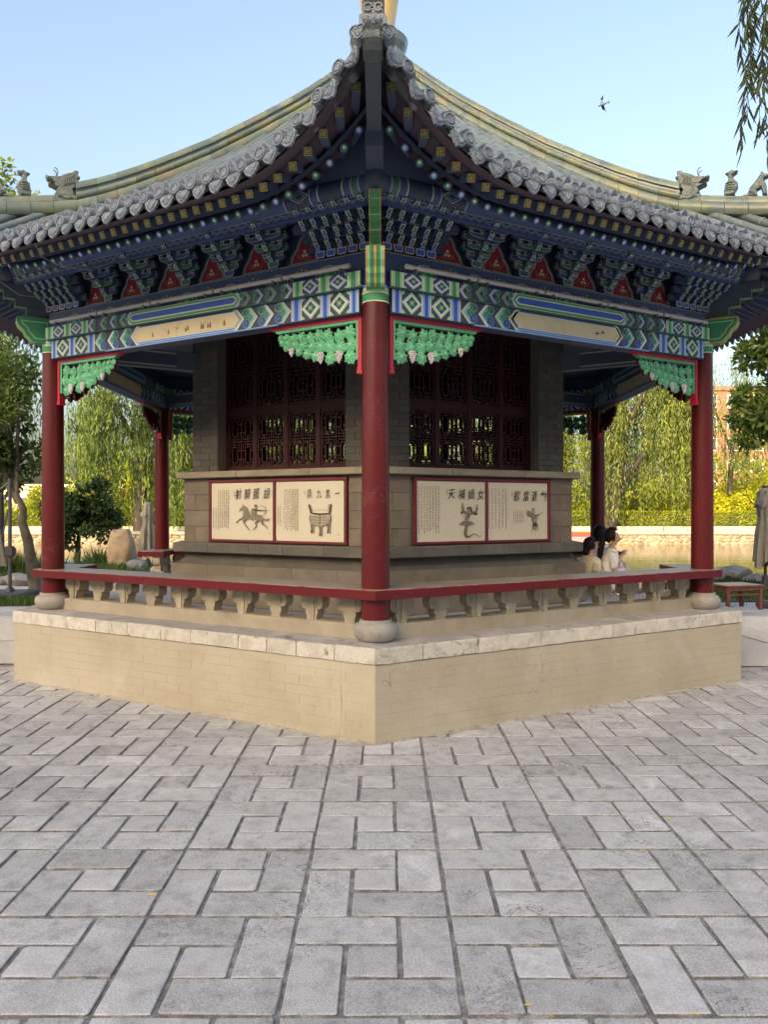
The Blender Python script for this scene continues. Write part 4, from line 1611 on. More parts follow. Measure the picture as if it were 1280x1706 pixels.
rr = random.Random(9)
for j in (0, 5):
    for i in range(NT):
        s0 = -1 + 2 * (i + 0.5) / NT
        M = RZ(SROT(j)) @ eave_frame(s0, 0.0, 0.040) @ RX(RAD(-6 + rr.uniform(-5, 5))) @ RZ(rr.uniform(-0.09, 0.09))
        e_ = ob('end_tile', disc_me, pav, M)
        ob('nail_cap', cap_me, e_, T(0.0, 0.06, 0.045) @ RX(RAD(10)))
    for i in range(NT + 1):
        s0 = max(-0.985, min(0.985, -1 + 2 * i / NT))
        M = RZ(SROT(j)) @ eave_frame(s0, 0.0, 0.012) @ RX(RAD(-14 + rr.uniform(-4, 4))) @ RZ(rr.uniform(-0.06, 0.06))
        ob('drip_tile', drip_me, pav, M)
jm = MB()
for i in range(NT):
    for src, da, dz, off in ((disc_me, 0, 0.035, 0.5), (drip_me, -0.005, -0.002, 0.0)):
        s0 = max(-0.985, -1 + 2 * (i + off) / NT)
        M = eave_frame(s0, da, dz) @ RX(RAD(-8))
        b = len(jm.v)
        jm.v += [tuple(M @ v.co) for v in src.vertices]
        for p in src.polygons:
            jm.f.append(tuple(b + q for q in p.vertices))
            jm.m.append(jm.k('eave_tile'))
jt_me = jm.mesh('eave_tiles', 40)
for j in (1, 2, 3, 4):
    o = ob('eave_tiles', jt_me, slopes[j])
    o['kind'] = 'stuff'

# soffit boards, fascia
m = MB()
nq = 40


def strip(m, f0, f1, mt, n=nq):
    vs, fs = [], []
    for q in range(n + 1):
        s = -1 + 2 * q / n
        vs += [tuple(f0(s)), tuple(f1(s))]
    for q in range(n):
        fs.append((2 * q, 2 * q + 2, 2 * q + 3, 2 * q + 1))
    m.add(vs, fs, mt)


RB, RF = 3.85, 4.10
ZB, ZF = 3.77, 3.752


def pt(s, a, z, k):
    aa = a + 0.10 * abs(s) ** 4 * (a / EA)
    return Vector((s * aa * T30, -aa, z + k * up(s)))


strip(m, lambda s: pt(s, 3.42, 4.13, 0.38), lambda s: pt(s, RB + 0.03, ZB + 0.036, 0.66), 'eave_board')
strip(m, lambda s: pt(s, 3.62, ZB + 0.15, 0.55), lambda s: pt(s, RF + 0.02, ZF + 0.042, 0.95), 'eave_board')
strip(m, lambda s: pt(s, RF + 0.02, ZF + 0.042, 0.95), lambda s: eave(s, -0.015, -0.055), 'eave_board')
strip(m, lambda s: pt(s, RB + 0.03, ZB + 0.036, 0.66), lambda s: pt(s, RB + 0.03, ZB + 0.075, 0.66), 'eave_paint')
strip(m, lambda s: pt(s, RF + 0.005, ZF + 0.036, 0.95), lambda s: pt(s, RF + 0.005, ZF + 0.075, 0.95), 'eave_paint')
strip(m, lambda s: pt(s, 3.50, PUZ + 0.04, 0.0), lambda s: pt(s, 3.52, 4.12, 0.40), 'eave_paint')
sf_me = m.mesh('eave_boarding', 60)
for j in range(6):
    ob('eave_boarding', sf_me, pav, rotz=SROT(j))

# rafters
NR = 38
rm = MB()
rm.tube([(0, 0, 0), (0, 1, 0)], 0.027, 10, 'eave_paint')
raf_me = rm.mesh('rafter', 40)
ends = []
for cmat in ('green_d', 'blue_d'):
    e = MB()
    e.lathe([(0.028, 0), (0.028, 0.003)], 12, cmat, RX(RAD(90)))
    e.lathe([(0.019, 0.0032), (0.018, 0.004)], 12, 'green' if cmat == 'green_d' else 'blue_l', RX(RAD(90)))
    e.lathe([(0.012, 0.0042), (0.010, 0.007)], 10, 'white_dot', RX(RAD(90)) @ T(0, 0.004, 0))
    ends.append(e.mesh('rafter_end'))
fm = MB()
fm.box(-0.027, 0.027, 0, 1, -0.027, 0.027, 'eave_paint')
fly_me = fm.mesh('flying_rafter')
e = MB()
k_ = 0.026
e.poly(rect(-k_, k_, -k_, k_), -0.0012, 'gold')
e.poly(rect(-k_ * .84, k_ * .84, -k_ * .84, k_ * .84), -0.0022, 'green_d')
t_, L_ = 0.0032, 0.0165
bars = [rect(-t_, t_, -L_, L_), rect(-L_, L_, -t_, t_), rect(-L_, t_, L_ - 2 * t_, L_), rect(-t_, L_, -L_, -L_ + 2 * t_), rect(-L_, -L_ + 2 * t_, -L_, t_), rect(L_ - 2 * t_, L_, -t_, L_)]
for l, bq in enumerate(bars):
    e.poly(bq, -0.0032 - 0.0003 * l, 'gold')
fe_me = e.mesh('gold_fret')


def align(p0, p1):
    """frame with local +y from p0 to p1, z up"""
    d = (p1 - p0)
    L = d.length
    d.normalize()
    x = d.cross(Vector((0, 0, 1))).normalized()
    z = x.cross(d)
    M = Matrix((x, d, z)).transposed().to_4x4()
    M.translation = p0
    return M, L


def raf_geo(i):
    s = (-1 + 2 * (i + 0.5) / NR) * 0.975
    p0 = pt(s, RB, ZB, 0.66)
    sx = p0.x
    xi = sx if abs(sx) < 1.1 else math.copysign(1.1 + (abs(sx) - 1.1) * 0.62, sx)
    xi = max(-1.86, min(1.86, xi))
    p1 = Vector((xi, -3.42, 4.085 + 0.38 * up(s)))
    q0 = pt(s, RF, ZF, 0.95)
    q1 = p0.lerp(p1, 0.45) + Vector((0, 0, 0.072))
    return p0, p1, q0, q1


for j in (0, 5):
    for i in range(NR):
        p0, p1, q0, q1 = raf_geo(i)
        M, L = align(p0, p1)
        o = ob('rafter', raf_me, pav, RZ(SROT(j)) @ M @ S3(1, L, 1))
        ob('rafter_end', ends[i % 2], o, S3(1, 1 / L, 1))
        M, L = align(q0, q1)
        o = ob('flying_rafter', fly_me, pav, RZ(SROT(j)) @ M @ S3(1, L, 1))
        ob('gold_fret', fe_me, o, S3(1, 1 / L, 1))
jm = MB()
for i in range(NR):
    p0, p1, q0, q1 = raf_geo(i)
    jm.tube([p0, p1], 0.03, 6, 'eave_paint')
    M, L = align(q0, q1)
    jm.box(-0.027, 0.027, 0, L, -0.027, 0.027, 'eave_paint', M)
jr_me = jm.mesh('rafters')
for j in (1, 2, 3, 4):
    o = ob('rafters', jr_me, slopes[j])
    o['kind'] = 'stuff'

# corner beams with beast heads (vertex frame)
CR = EA / C30 + 0.115
m = MB()


def sweep_rz(m, pts, w, h, mt, wt=None):
    for (r0, z0), (r1, z1) in zip(pts[:-1], pts[1:]):
        m.add([(-w, -r0, z0), (w, -r0, z0), (w, -r0, z0 + h), (-w, -r0, z0 + h), (-w, -r1, z1), (w, -r1, z1), (w, -r1, z1 + h), (-w, -r1, z1 + h)],
              [(0, 1, 5, 4), (1, 2, 6, 5), (2, 3, 7, 6), (3, 0, 4, 7), (0, 3, 2, 1), (4, 5, 6, 7)], mt)


sweep_rz(m, [(3.7, 4.0), (4.15, 3.955), (4.52, 3.965)], 0.058, 0.13, 'beam_dark')
cb_me = m.mesh('corner_beam')
m = MB()
sweep_rz(m, [(4.0, 4.08), (4.5, 4.055), (4.8, 4.10), (CR - 0.06, 4.185)], 0.046, 0.11, 'beam_dark')
cb2_me = m.mesh('upper_corner_beam')
# beast head on the beam tip: boxy muzzle with brows, jaw, nose
m = MB()
hd = [(0.0, -0.075), (0.11, -0.085), (0.165, -0.05), (0.175, -0.01), (0.15, 0.012), (0.17, 0.035), (0.165, 0.065), (0.12, 0.085), (0.075, 0.078), (0.05, 0.12), (0.0, 0.135)]
Mh = RZ(RAD(-90))
m.prism(hd, -0.044, 0.044, 'beast_dark', Mh, rim='tile', w=0.008, cap='beast_dark')
m.prism([(x * 0.9, z * 0.86) for x, z in hd], -0.058, 0.058, 'beast_dark', Mh)
for sx in (-1, 1):
    m.lathe([(0.004, -0.016), (0.017, -0.006), (0.018, 0.006), (0.006, 0.016)], 10, 'eave_tile', T(sx * 0.04, -0.135, 0.086))
    m.tube([(sx * 0.045, -0.03, 0.10), (sx * 0.062, -0.01, 0.15), (sx * 0.06, 0.03, 0.185)], [0.014, 0.011, 0.004], 7, 'beast_dark')
    m.lathe([(0.003, -0.01), (0.012, 0), (0.003, 0.01)], 8, 'tile', T(sx * 0.022, -0.172, 0.045))
bh_me = m.mesh('beam_beast_head', 35)
for j in range(6):
    ob('corner_beam', cb_me, pav, rotz=RAD(60 * j))
    c2 = ob('upper_corner_beam', cb2_me, pav, rotz=RAD(60 * j))
    ob('beam_beast_head', bh_me, c2, T(0, -CR + 0.05, 4.235) @ RX(RAD(-8)) @ S3(0.95, 1.0, 0.95))

# hip ridges: courses of single glazed ridge tiles
def zhip(r):
    a = min(r * C30, EA + 0.08)
    return zroof(a * T30, a)


def ridge_seg(r0, r1, z0, z1, prof, mt, g=0.006):
    m = MB()
    n = len(prof)
    r0 += g
    r1 -= g
    vs = [(x, -r0, z0 + z) for x, z in prof] + [(x, -r1, z1 + z) for x, z in prof]
    m.add(vs, [(i, (i + 1) % n, n + (i + 1) % n, n + i) for i in range(n)] + [tuple(range(n))[::-1], tuple(range(n, 2 * n))], mt)
    return m.mesh('ridge_tile', 50)


def half_round(w, z0, h):
    return [(w * math.cos(t), z0 + h * math.sin(t)) for t in [math.pi * q / 8 for q in range(9)]]


def rolls(w, z0, h):
    return [(w - 0.022, z0), (w - 0.004, z0 + h * 0.2), (w, z0 + h * 0.5), (w - 0.004, z0 + h * 0.8), (w - 0.022, z0 + h), (-w + 0.022, z0 + h), (-w + 0.004, z0 + h * 0.8), (-w, z0 + h * 0.5), (-w + 0.004, z0 + h * 0.2), (-w + 0.022, z0)]


low_prof = rolls(0.13, -0.05, 0.115)
mid_prof = rolls(0.105, 0.078, 0.072)
top_prof = half_round(0.098, 0.195, 0.075) + [(-0.098, 0.182), (0.098, 0.182)]
toe_prof = half_round(0.070, 0.085, 0.075) + [(-0.07, 0.08), (0.07, 0.08)]
RS = 3.50
seg_cache = []
core = MB()
N = 17
for q in range(N):
    r0, r1 = 0.22 + (RS - 0.22) * q / N, 0.22 + (RS - 0.22) * (q + 1) / N
    for pf in (low_prof, mid_prof, top_prof):
        seg_cache.append(ridge_seg(r0, r1, zhip(r0), zhip(r1), pf, 'ridge_tile', 0.002))
    core.add([(-0.07, -r0, zhip(r0) - 0.05), (0.07, -r0, zhip(r0) - 0.05), (0.07, -r0, zhip(r0) + 0.25), (-0.07, -r0, zhip(r0) + 0.25),
              (-0.07, -r1, zhip(r1) - 0.05), (0.07, -r1, zhip(r1) - 0.05), (0.07, -r1, zhip(r1) + 0.25), (-0.07, -r1, zhip(r1) + 0.25)],
             [(0, 1, 5, 4), (1, 2, 6, 5), (2, 3, 7, 6), (3, 0, 4, 7)], 'tile')
for q in range(7):
    r0, r1 = RS + (4.95 - RS) * q / 7, RS + (4.95 - RS) * (q + 1) / 7
    for pf in (low_prof, toe_prof):
        seg_cache.append(ridge_seg(r0, r1, zhip(r0), zhip(r1), pf, 'ridge_tile', 0.002))
    core.add([(-0.07, -r0, zhip(r0) - 0.05), (0.07, -r0, zhip(r0) - 0.05), (0.05, -r0, zhip(r0) + 0.14), (-0.05, -r0, zhip(r0) + 0.14),
              (-0.07, -r1, zhip(r1) - 0.05), (0.07, -r1, zhip(r1) - 0.05), (0.05, -r1, zhip(r1) + 0.14), (-0.05, -r1, zhip(r1) + 0.14)],
             [(0, 1, 5, 4), (1, 2, 6, 5), (2, 3, 7, 6), (3, 0, 4, 7)], 'tile')
core_me = core.mesh('hip_ridge')
ridges = {}
for j in range(6):
    ridges[j] = ob('hip_ridge', core_me, pav, rotz=RAD(60 * j))
    if j in (0, 1, 5):
        for me in seg_cache:
            ob('ridge_tile', me, ridges[j])


# ridge animals: puffed silhouettes with real thickness
def puff(m, P, th, mt, M=None, w=0.02):
    I = inset_poly(P, w)
    n = len(P)
    for sg in (-1, 1):
        vs = [(x, 0, z) for x, z in P] + [(x, sg * th * 0.75, z) for x, z in [tuple(Vector(p).lerp(Vector(q), 0.35)) for p, q in zip(P, I)]] + [(x, sg * th, z) for x, z in I]
        fs = []
        for i in range(n):
            k2 = (i + 1) % n
            fs += [(i, k2, n + k2, n + i), (n + i, n + k2, 2 * n + k2, 2 * n + i)]
        fs.append(tuple(range(2 * n, 3 * n)))
        m.add(vs, fs, mt, M)


def dragon():
    """head facing +x"""
    m = MB()
    P = [(-0.15, -0.06), (0.10, -0.06), (0.14, 0.0), (0.12, 0.06), (0.19, 0.085), (0.245, 0.115), (0.25, 0.135), (0.20, 0.125), (0.165, 0.135), (0.20, 0.165), (0.26, 0.175), (0.285, 0.205), (0.27, 0.235), (0.22, 0.235), (0.17, 0.245),
         (0.12, 0.25), (0.07, 0.265), (0.02, 0.30), (-0.05, 0.335), (-0.12, 0.36), (-0.165, 0.405), (-0.235, 0.395), (-0.22, 0.335), (-0.26, 0.30), (-0.215, 0.255), (-0.235, 0.21), (-0.175, 0.165), (-0.19, 0.12), (-0.14, 0.08), (-0.155, 0.02)]
    puff(m, P, 0.085, 'beast', w=0.022)
    # mane and jaw ridges
    for q in range(5):
        x0 = -0.16 + q * 0.03
        for sg in (-1, 1):
            m.tube([(x0, sg * 0.085, 0.33 - q * 0.012), (x0 + 0.05, sg * 0.092, 0.27 - q * 0.02), (x0 + 0.03, sg * 0.092, 0.19 - q * 0.012), (x0 + 0.08, sg * 0.086, 0.13 - q * 0.01)], [0.004, 0.011, 0.011, 0.004], 6, 'beast')
    for sg in (-1, 1):
        m.lathe([(0.003, -0.02), (0.02, -0.008), (0.02, 0.008), (0.003, 0.02)], 10, 'eave_tile', T(0.10, sg * 0.075, 0.225) @ RX(RAD(90)))
        m.tube([(0.13, sg * 0.05, 0.25), (0.105, sg * 0.055, 0.30), (0.115, sg * 0.055, 0.36), (0.15, sg * 0.05, 0.385), (0.165, sg * 0.045, 0.365)], [0.014, 0.012, 0.010, 0.008, 0.004], 7, 'tile')
        m.tube([(0.16, sg * 0.06, 0.13), (0.06, sg * 0.08, 0.11), (0.02, sg * 0.085, 0.05)], [0.004, 0.012, 0.005], 6, 'beast')
        m.tube([(0.27, sg * 0.03, 0.225), (0.285, sg * 0.03, 0.245)], [0.016, 0.010], 7, 'tile')
    m.box(-0.22, 0.16, -0.10, 0.10, -0.16, -0.05, 'beast')
    m.tube([(-0.18, -0.105, -0.09), (-0.1, -0.105, -0.07), (-0.02, -0.105, -0.10), (0.06, -0.105, -0.07), (0.11, -0.105, -0.09)], 0.012, 6, 'beast')
    m.tube([(-0.18, 0.105, -0.09), (-0.1, 0.105, -0.07), (-0.02, 0.105, -0.10), (0.06, 0.105, -0.07), (0.11, 0.105, -0.09)], 0.012, 6, 'beast')
    return m.mesh('dragon_head', 40)


def phoenix():
    m = MB()
    P = [(-0.05, 0), (0.045, 0), (0.05, 0.03), (0.075, 0.07), (0.07, 0.12), (0.035, 0.16), (0.03, 0.19), (0.065, 0.21), (0.075, 0.235), (0.045, 0.235), (0.02, 0.25), (-0.01, 0.235), (-0.045, 0.225), (-0.02, 0.20), (-0.012, 0.16), (-0.045, 0.11), (-0.055, 0.05)]
    puff(m, P, 0.045, 'beast', w=0.014)
    for q in range(4):
        for sg in (-1, 1):
            m.tube([(-0.04, sg * 0.046, 0.05 + q * 0.022), (0.0, sg * 0.052, 0.06 + q * 0.022), (0.045, sg * 0.046, 0.05 + q * 0.022)], [0.003, 0.008, 0.003], 6, 'beast')
    return m.mesh('ridge_phoenix', 40)


def lion():
    m = MB()
    P = [(-0.11, 0), (-0.03, 0), (-0.01, 0.05), (0.03, 0.07), (0.045, 0.0), (0.08, 0.0), (0.075, 0.09), (0.06, 0.15), (0.10, 0.165), (0.105, 0.185), (0.06, 0.205), (0.04, 0.235), (0.02, 0.20), (0.0, 0.17), (-0.03, 0.13), (-0.07, 0.09), (-0.085, 0.04), (-0.13, 0.03)]
    puff(m, P, 0.045, 'beast', w=0.013)
    for sg in (-1, 1):
        m.tube([(0.06, sg * 0.03, 0.10), (0.07, sg * 0.035, 0.05), (0.07, sg * 0.035, 0.0)], [0.018, 0.014, 0.016], 7, 'beast')
        m.tube([(-0.06, sg * 0.03, 0.05), (-0.02, sg * 0.045, 0.04), (-0.01, sg * 0.045, 0.0)], [0.03, 0.02, 0.016], 7, 'beast')
    return m.mesh('ridge_lion', 40)


dr_me, ph_me, li_me = dragon(), phoenix(), lion()
FACE = RZ(RAD(-90))
for j in (0, 1, 5):
    r = RS + 0.04
    ob('dragon_head', dr_me, ridges[j], T(0, -r - 0.06, zhip(r) + 0.145) @ FACE @ S3(0.58, 0.74, 0.62))
    ob('ridge_phoenix', ph_me, ridges[j], T(0, -3.95, zhip(3.95) + 0.155) @ FACE)
    ob('ridge_lion', li_me, ridges[j], T(0, -4.19, zhip(4.19) + 0.155) @ FACE)
    ob('ridge_lion', li_me, ridges[j], T(0, -4.46, zhip(4.46) + 0.155) @ FACE)
# rider figure at the front tip: stacked scroll blocks seen from the front
m = MB()
zt = zhip(4.95) + 0.02
m.prism([(-0.075, 0), (0.075, 0), (0.082, 0.05), (0.07, 0.06), (-0.07, 0.06), (-0.082, 0.05)], -0.07, 0.10, 'beast', rim='eave_tile', w=0.012)
for k, (w_, h_) in enumerate(((0.062, 0.085), (0.066, 0.10), (0.066, 0.11))):
    zb = 0.06 + sum((0.085, 0.10, 0.11)[:k])
    m.cbox(-w_, w_, -0.06 + 0.015 * k, 0.10, zb, zb + h_ - 0.006, 0.01, 'beast')
    for sx in (-1, 1):
        m.tube([(sx * 0.03 + 0.022 * math.cos(t), -0.064 + 0.015 * k, zb + h_ * 0.5 + 0.024 * math.sin(t)) for t in [q * 0.8 for q in range(8)]], 0.007, 5, 'eave_tile')
m.tube([(0, -0.02, 0.35), (0, -0.035, 0.42), (0, -0.02, 0.47)], [0.05, 0.06, 0.03], 10, 'beast')
tip_me = m.mesh('ridge_end_figure', 35)
for j in (0, 1, 5):
    ob('ridge_end_figure', tip_me, ridges[j], T(0, -4.93, zt + 0.03))
    # flank discs closing the ridge toe
    for sx in (-1, 1):
        ob('toe_disc', disc_me, ridges[j], T(sx * 0.10, -4.99, zt - 0.015) @ RZ(RAD(sx * 25)) @ S3(0.85, 0.85, 0.85))

# finial
m = MB()
m.lathe([(0.50, 6.55), (0.46, 6.85), (0.40, 6.95), (0.42, 7.05), (0.36, 7.12), (0.30, 7.2), (0.34, 7.28), (0.36, 7.36), (0.27, 7.45), (0.21, 7.5)], 32, 'tile')
ob('finial_base', m, pav)
m = MB()
m.lathe([(0.19, 7.45), (0.20, 7.6), (0.235, 7.85), (0.27, 8.1), (0.28, 8.3), (0.24, 8.5), (0.14, 8.65), (0.10, 8.72), (0.16, 8.85), (0.12, 9.0), (0.02, 9.15)], 32, 'gilt')
ob('gilt_finial', m.mesh('gilt_finial', 50), pav)

# ================================================================== INNER KIOSK
kio = thing('inner_kiosk', 'stone and grey brick hexagonal kiosk with dark red lattice windows inside the pavilion', 'kiosk', (0, 0, ZP))
KD = T(0, 0, -ZP)


def kob(name, me, M=None, parent=None):
    return ob(name, me, parent or kio, KD @ (M if M is not None else Matrix.Identity(4)))


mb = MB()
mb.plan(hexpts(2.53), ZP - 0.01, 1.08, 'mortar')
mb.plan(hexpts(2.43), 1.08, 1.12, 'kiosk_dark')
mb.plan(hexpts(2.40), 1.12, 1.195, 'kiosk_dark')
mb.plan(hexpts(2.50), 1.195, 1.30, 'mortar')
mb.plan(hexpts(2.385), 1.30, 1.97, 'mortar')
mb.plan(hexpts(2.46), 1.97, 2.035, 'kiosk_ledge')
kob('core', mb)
rr = random.Random(14)


def course(j, q, z0, z1, mt, ws, th=0.02, lim=None, name='stone_block', c=0.003):
    a = q * C30
    half = q / 2
    x = -half
    i = 0
    while x < half - 1e-4:
        wv = ws[i % len(ws)]
        i += 1
        if half - x - wv < 0.15:
            wv = half - x
        if not (lim and x >= lim[0] - 0.01 and x + wv <= lim[1] + 0.01):
            m = MB()
            m.cbox(x + 0.0015, x + wv - 0.0015, -a, -a + th, z0 + 0.0015, z1 - 0.0015, c, mt)
            kob(name, m, RZ(SROT(j)))
        x += wv


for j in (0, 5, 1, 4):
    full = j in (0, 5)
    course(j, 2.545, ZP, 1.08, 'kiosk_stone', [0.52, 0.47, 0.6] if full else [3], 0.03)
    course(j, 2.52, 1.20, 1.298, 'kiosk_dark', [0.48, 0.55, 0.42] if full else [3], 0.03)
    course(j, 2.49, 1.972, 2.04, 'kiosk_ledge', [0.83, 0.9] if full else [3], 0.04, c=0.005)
    if full:
        L0, L1 = (-0.84, 0.89)
        a = 2.40 * C30
        for r in range(4):
            z0 = 1.30 + r * 0.167
            for x0, x1 in ((-1.2, L0), (L1, 1.2)):
                cuts = [x0, x1] if r % 2 else ([x0, x0 + (x1 - x0) * 0.45, x1])
                for q0, q1 in zip(cuts[:-1], cuts[1:]):
                    m = MB()
                    m.cbox(q0 + 0.0012, q1 - 0.0012, -a, -a + 0.03, z0 + 0.0012, z0 + 0.167 - 0.0012, 0.003, 'kiosk_stone')
                    kob('stone_block', m, RZ(SROT(j)))
    else:
        course(j, 2.40, 1.30, 1.97, 'kiosk_stone', [3], 0.03)

# brick corner pillars
WQ = 2.31
m = MB()
for sd in (1, -1):
    Ms = RZ(RAD(30 * sd))
    a = WQ * C30 - 0.008
    x0, x1 = -sd * 1.155, -sd * 0.80
    m.box(min(x0, x1), max(x0, x1), -a, -a + 0.20, 2.03, 3.61, 'mortar', Ms)
pil_me = m.mesh('corner_pillar')
pil = {}
for j in range(6):
    pil[j] = kob('corner_pillar', pil_me, RZ(RAD(60 * j)))
a = WQ * C30
for j in (0, 5):
    for sd in (-1, 1):
        pj = (j if sd < 0 else (j + 1) % 6)
        Mp = RZ(-RAD(60 * pj)) @ RZ(SROT(j))
        for c in range(24):
            z0 = 2.041 + c * 0.065
            xs = [0.80, 0.80 + 0.24, 1.155] if c % 2 else [0.80, 0.80 + 0.115, 1.155]
            for q0, q1 in zip(xs[:-1], xs[1:]):
                b0, b1 = sorted((sd * q0, sd * q1))
                m = MB()
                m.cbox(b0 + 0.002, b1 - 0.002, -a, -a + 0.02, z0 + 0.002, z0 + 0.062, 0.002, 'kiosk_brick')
                ob('brick', m, pil[pj], Mp)

# lattice windows
WA = 1.84


def bars(m, segs, th, y, dep, mt='lattice'):
    for (x0, z0, x1, z1) in segs:
        if abs(x1 - x0) < 1e-6:
            m.box(x0 - th / 2, x0 + th / 2, y, y + dep, min(z0, z1), max(z0, z1), mt)
        else:
            m.box(min(x0, x1), max(x0, x1), y + 0.002, y + dep - 0.002, z0 - th / 2, z0 + th / 2, mt)


def sash(w, h, nr, nc):
    m = MB()
    y, d = -0.015, 0.03
    bars(m, [(0.008, 0, 0.008, h), (w - 0.008, 0, w - 0.008, h), (0, 0.008, w, 0.008), (0, h - 0.008, w, h - 0.008)], 0.02, y - 0.004, d + 0.008)
    cw, ch = w / nc, h / nr
    for r in range(nr):
        for c in range(nc):
            x0, z0 = c * cw, r * ch
            cx, cz = x0 + cw / 2, z0 + ch / 2
            bw, bh = cw * 0.19, ch * 0.30
            S_ = [(cx - bw, cz - bh, cx - bw, cz + bh), (cx + bw, cz - bh, cx + bw, cz + bh), (cx - bw, cz - bh, cx + bw, cz - bh), (cx - bw, cz + bh, cx + bw, cz + bh)]
            S_ += [(x0, cz - bh * 0.55, cx - bw, 0), (x0, cz + bh * 0.55, cx - bw, 0), (cx + bw, cz - bh * 0.55, x0 + cw, 0), (cx + bw, cz + bh * 0.55, x0 + cw, 0)]
            S_ = [(q[0], q[1], q[2], q[1]) if (q[3] == 0) else q for q in S_]
            S_ += [(cx, z0, cx, cz - bh), (cx, cz + bh, cx, z0 + ch)]
            # stepped corner frets
            for sx in (-1, 1):
                for sz in (-1, 1):
                    ex, ez = cx + sx * cw * 0.36, cz + sz * ch * 0.40
                    S_ += [(ex, ez, ex, cz + sz * ch * 0.24), (min(ex, cx), ez, max(ex, cx), ez)]
            if c:
                S_.append((x0, z0, x0, z0 + ch))
            if r:
                S_.append((x0, z0, x0 + cw, z0))
            bars(m, S_, 0.0125, y, d)
    return m.mesh('sash')


sl_me, su_me = sash(0.355, 0.56, 2, 2), sash(0.355, 0.74, 2, 2)
m = MB()
for x in (-0.80, -0.40, 0.0, 0.40, 0.80):
    m.box(x - 0.022, x + 0.022, -WA - 0.03, -WA + 0.03, 2.035, 3.61, 'lattice')
for z in (2.035, 2.64, 3.46):
    m.box(-0.80, 0.80, -WA - 0.028, -WA + 0.028, z, z + (0.045 if z < 2.5 else 0.07), 'lattice')
m.box(-0.80, 0.80, -WA - 0.02, -WA + 0.02, 3.5, 3.61, 'lattice')
wf_me = m.mesh('lattice_window')
for j in range(6):
    wdw = kob('lattice_window', wf_me, RZ(SROT(j)))
    for i in range(4):
        x = -0.80 + 0.40 * i + 0.0225
        ob('sash', sl_me, wdw, T(x, -WA, 2.08))
        ob('sash', su_me, wdw, T(x, -WA, 2.715))
# tie beams from kiosk corners to the columns
m = MB()
m.box(-0.05, 0.05, -S + 0.08, -2.2, 3.13, 3.32, 'beam_dark')
for l, (z0, z1, mt) in enumerate(((3.15, 3.30, 'rim_d'), (3.165, 3.285, 'navy'))):
    for sx in (-1, 1):
        m.add([(sx * (0.051 + 0.001 * l), -S + 0.3, z0), (sx * (0.051 + 0.001 * l), -2.5, z0), (sx * (0.051 + 0.001 * l), -2.5, z1), (sx * (0.051 + 0.001 * l), -S + 0.3, z1)], [(0, 1, 2, 3)], mt)
tb_me = m.mesh('tie_beam')
for j in (1, 2, 3, 4, 5):
    ob('tie_beam', tb_me, pav, rotz=RAD(60 * j))

# ================================================================== PICTURE BOARDS
def glyph(c):
    cu = bpy.data.curves.new('g', 'FONT')
    cu.body = c
    cu.size = 1.0
    cu.align_x = 'CENTER'
    cu.resolution_u = 3
    cu.offset = 0.002
    o = bpy.data.objects.new('g', cu)
    COL.objects.link(o)
    dg = bpy.context.evaluated_depsgraph_get()
    me = bpy.data.meshes.new_from_object(o.evaluated_get(dg))
    vs = [(v.co.x, v.co.y) for v in me.vertices]
    fs = [tuple(p.vertices) for p in me.polygons]
    bpy.data.objects.remove(o)
    bpy.data.curves.remove(cu)
    bpy.data.meshes.remove(me)
    return vs, fs


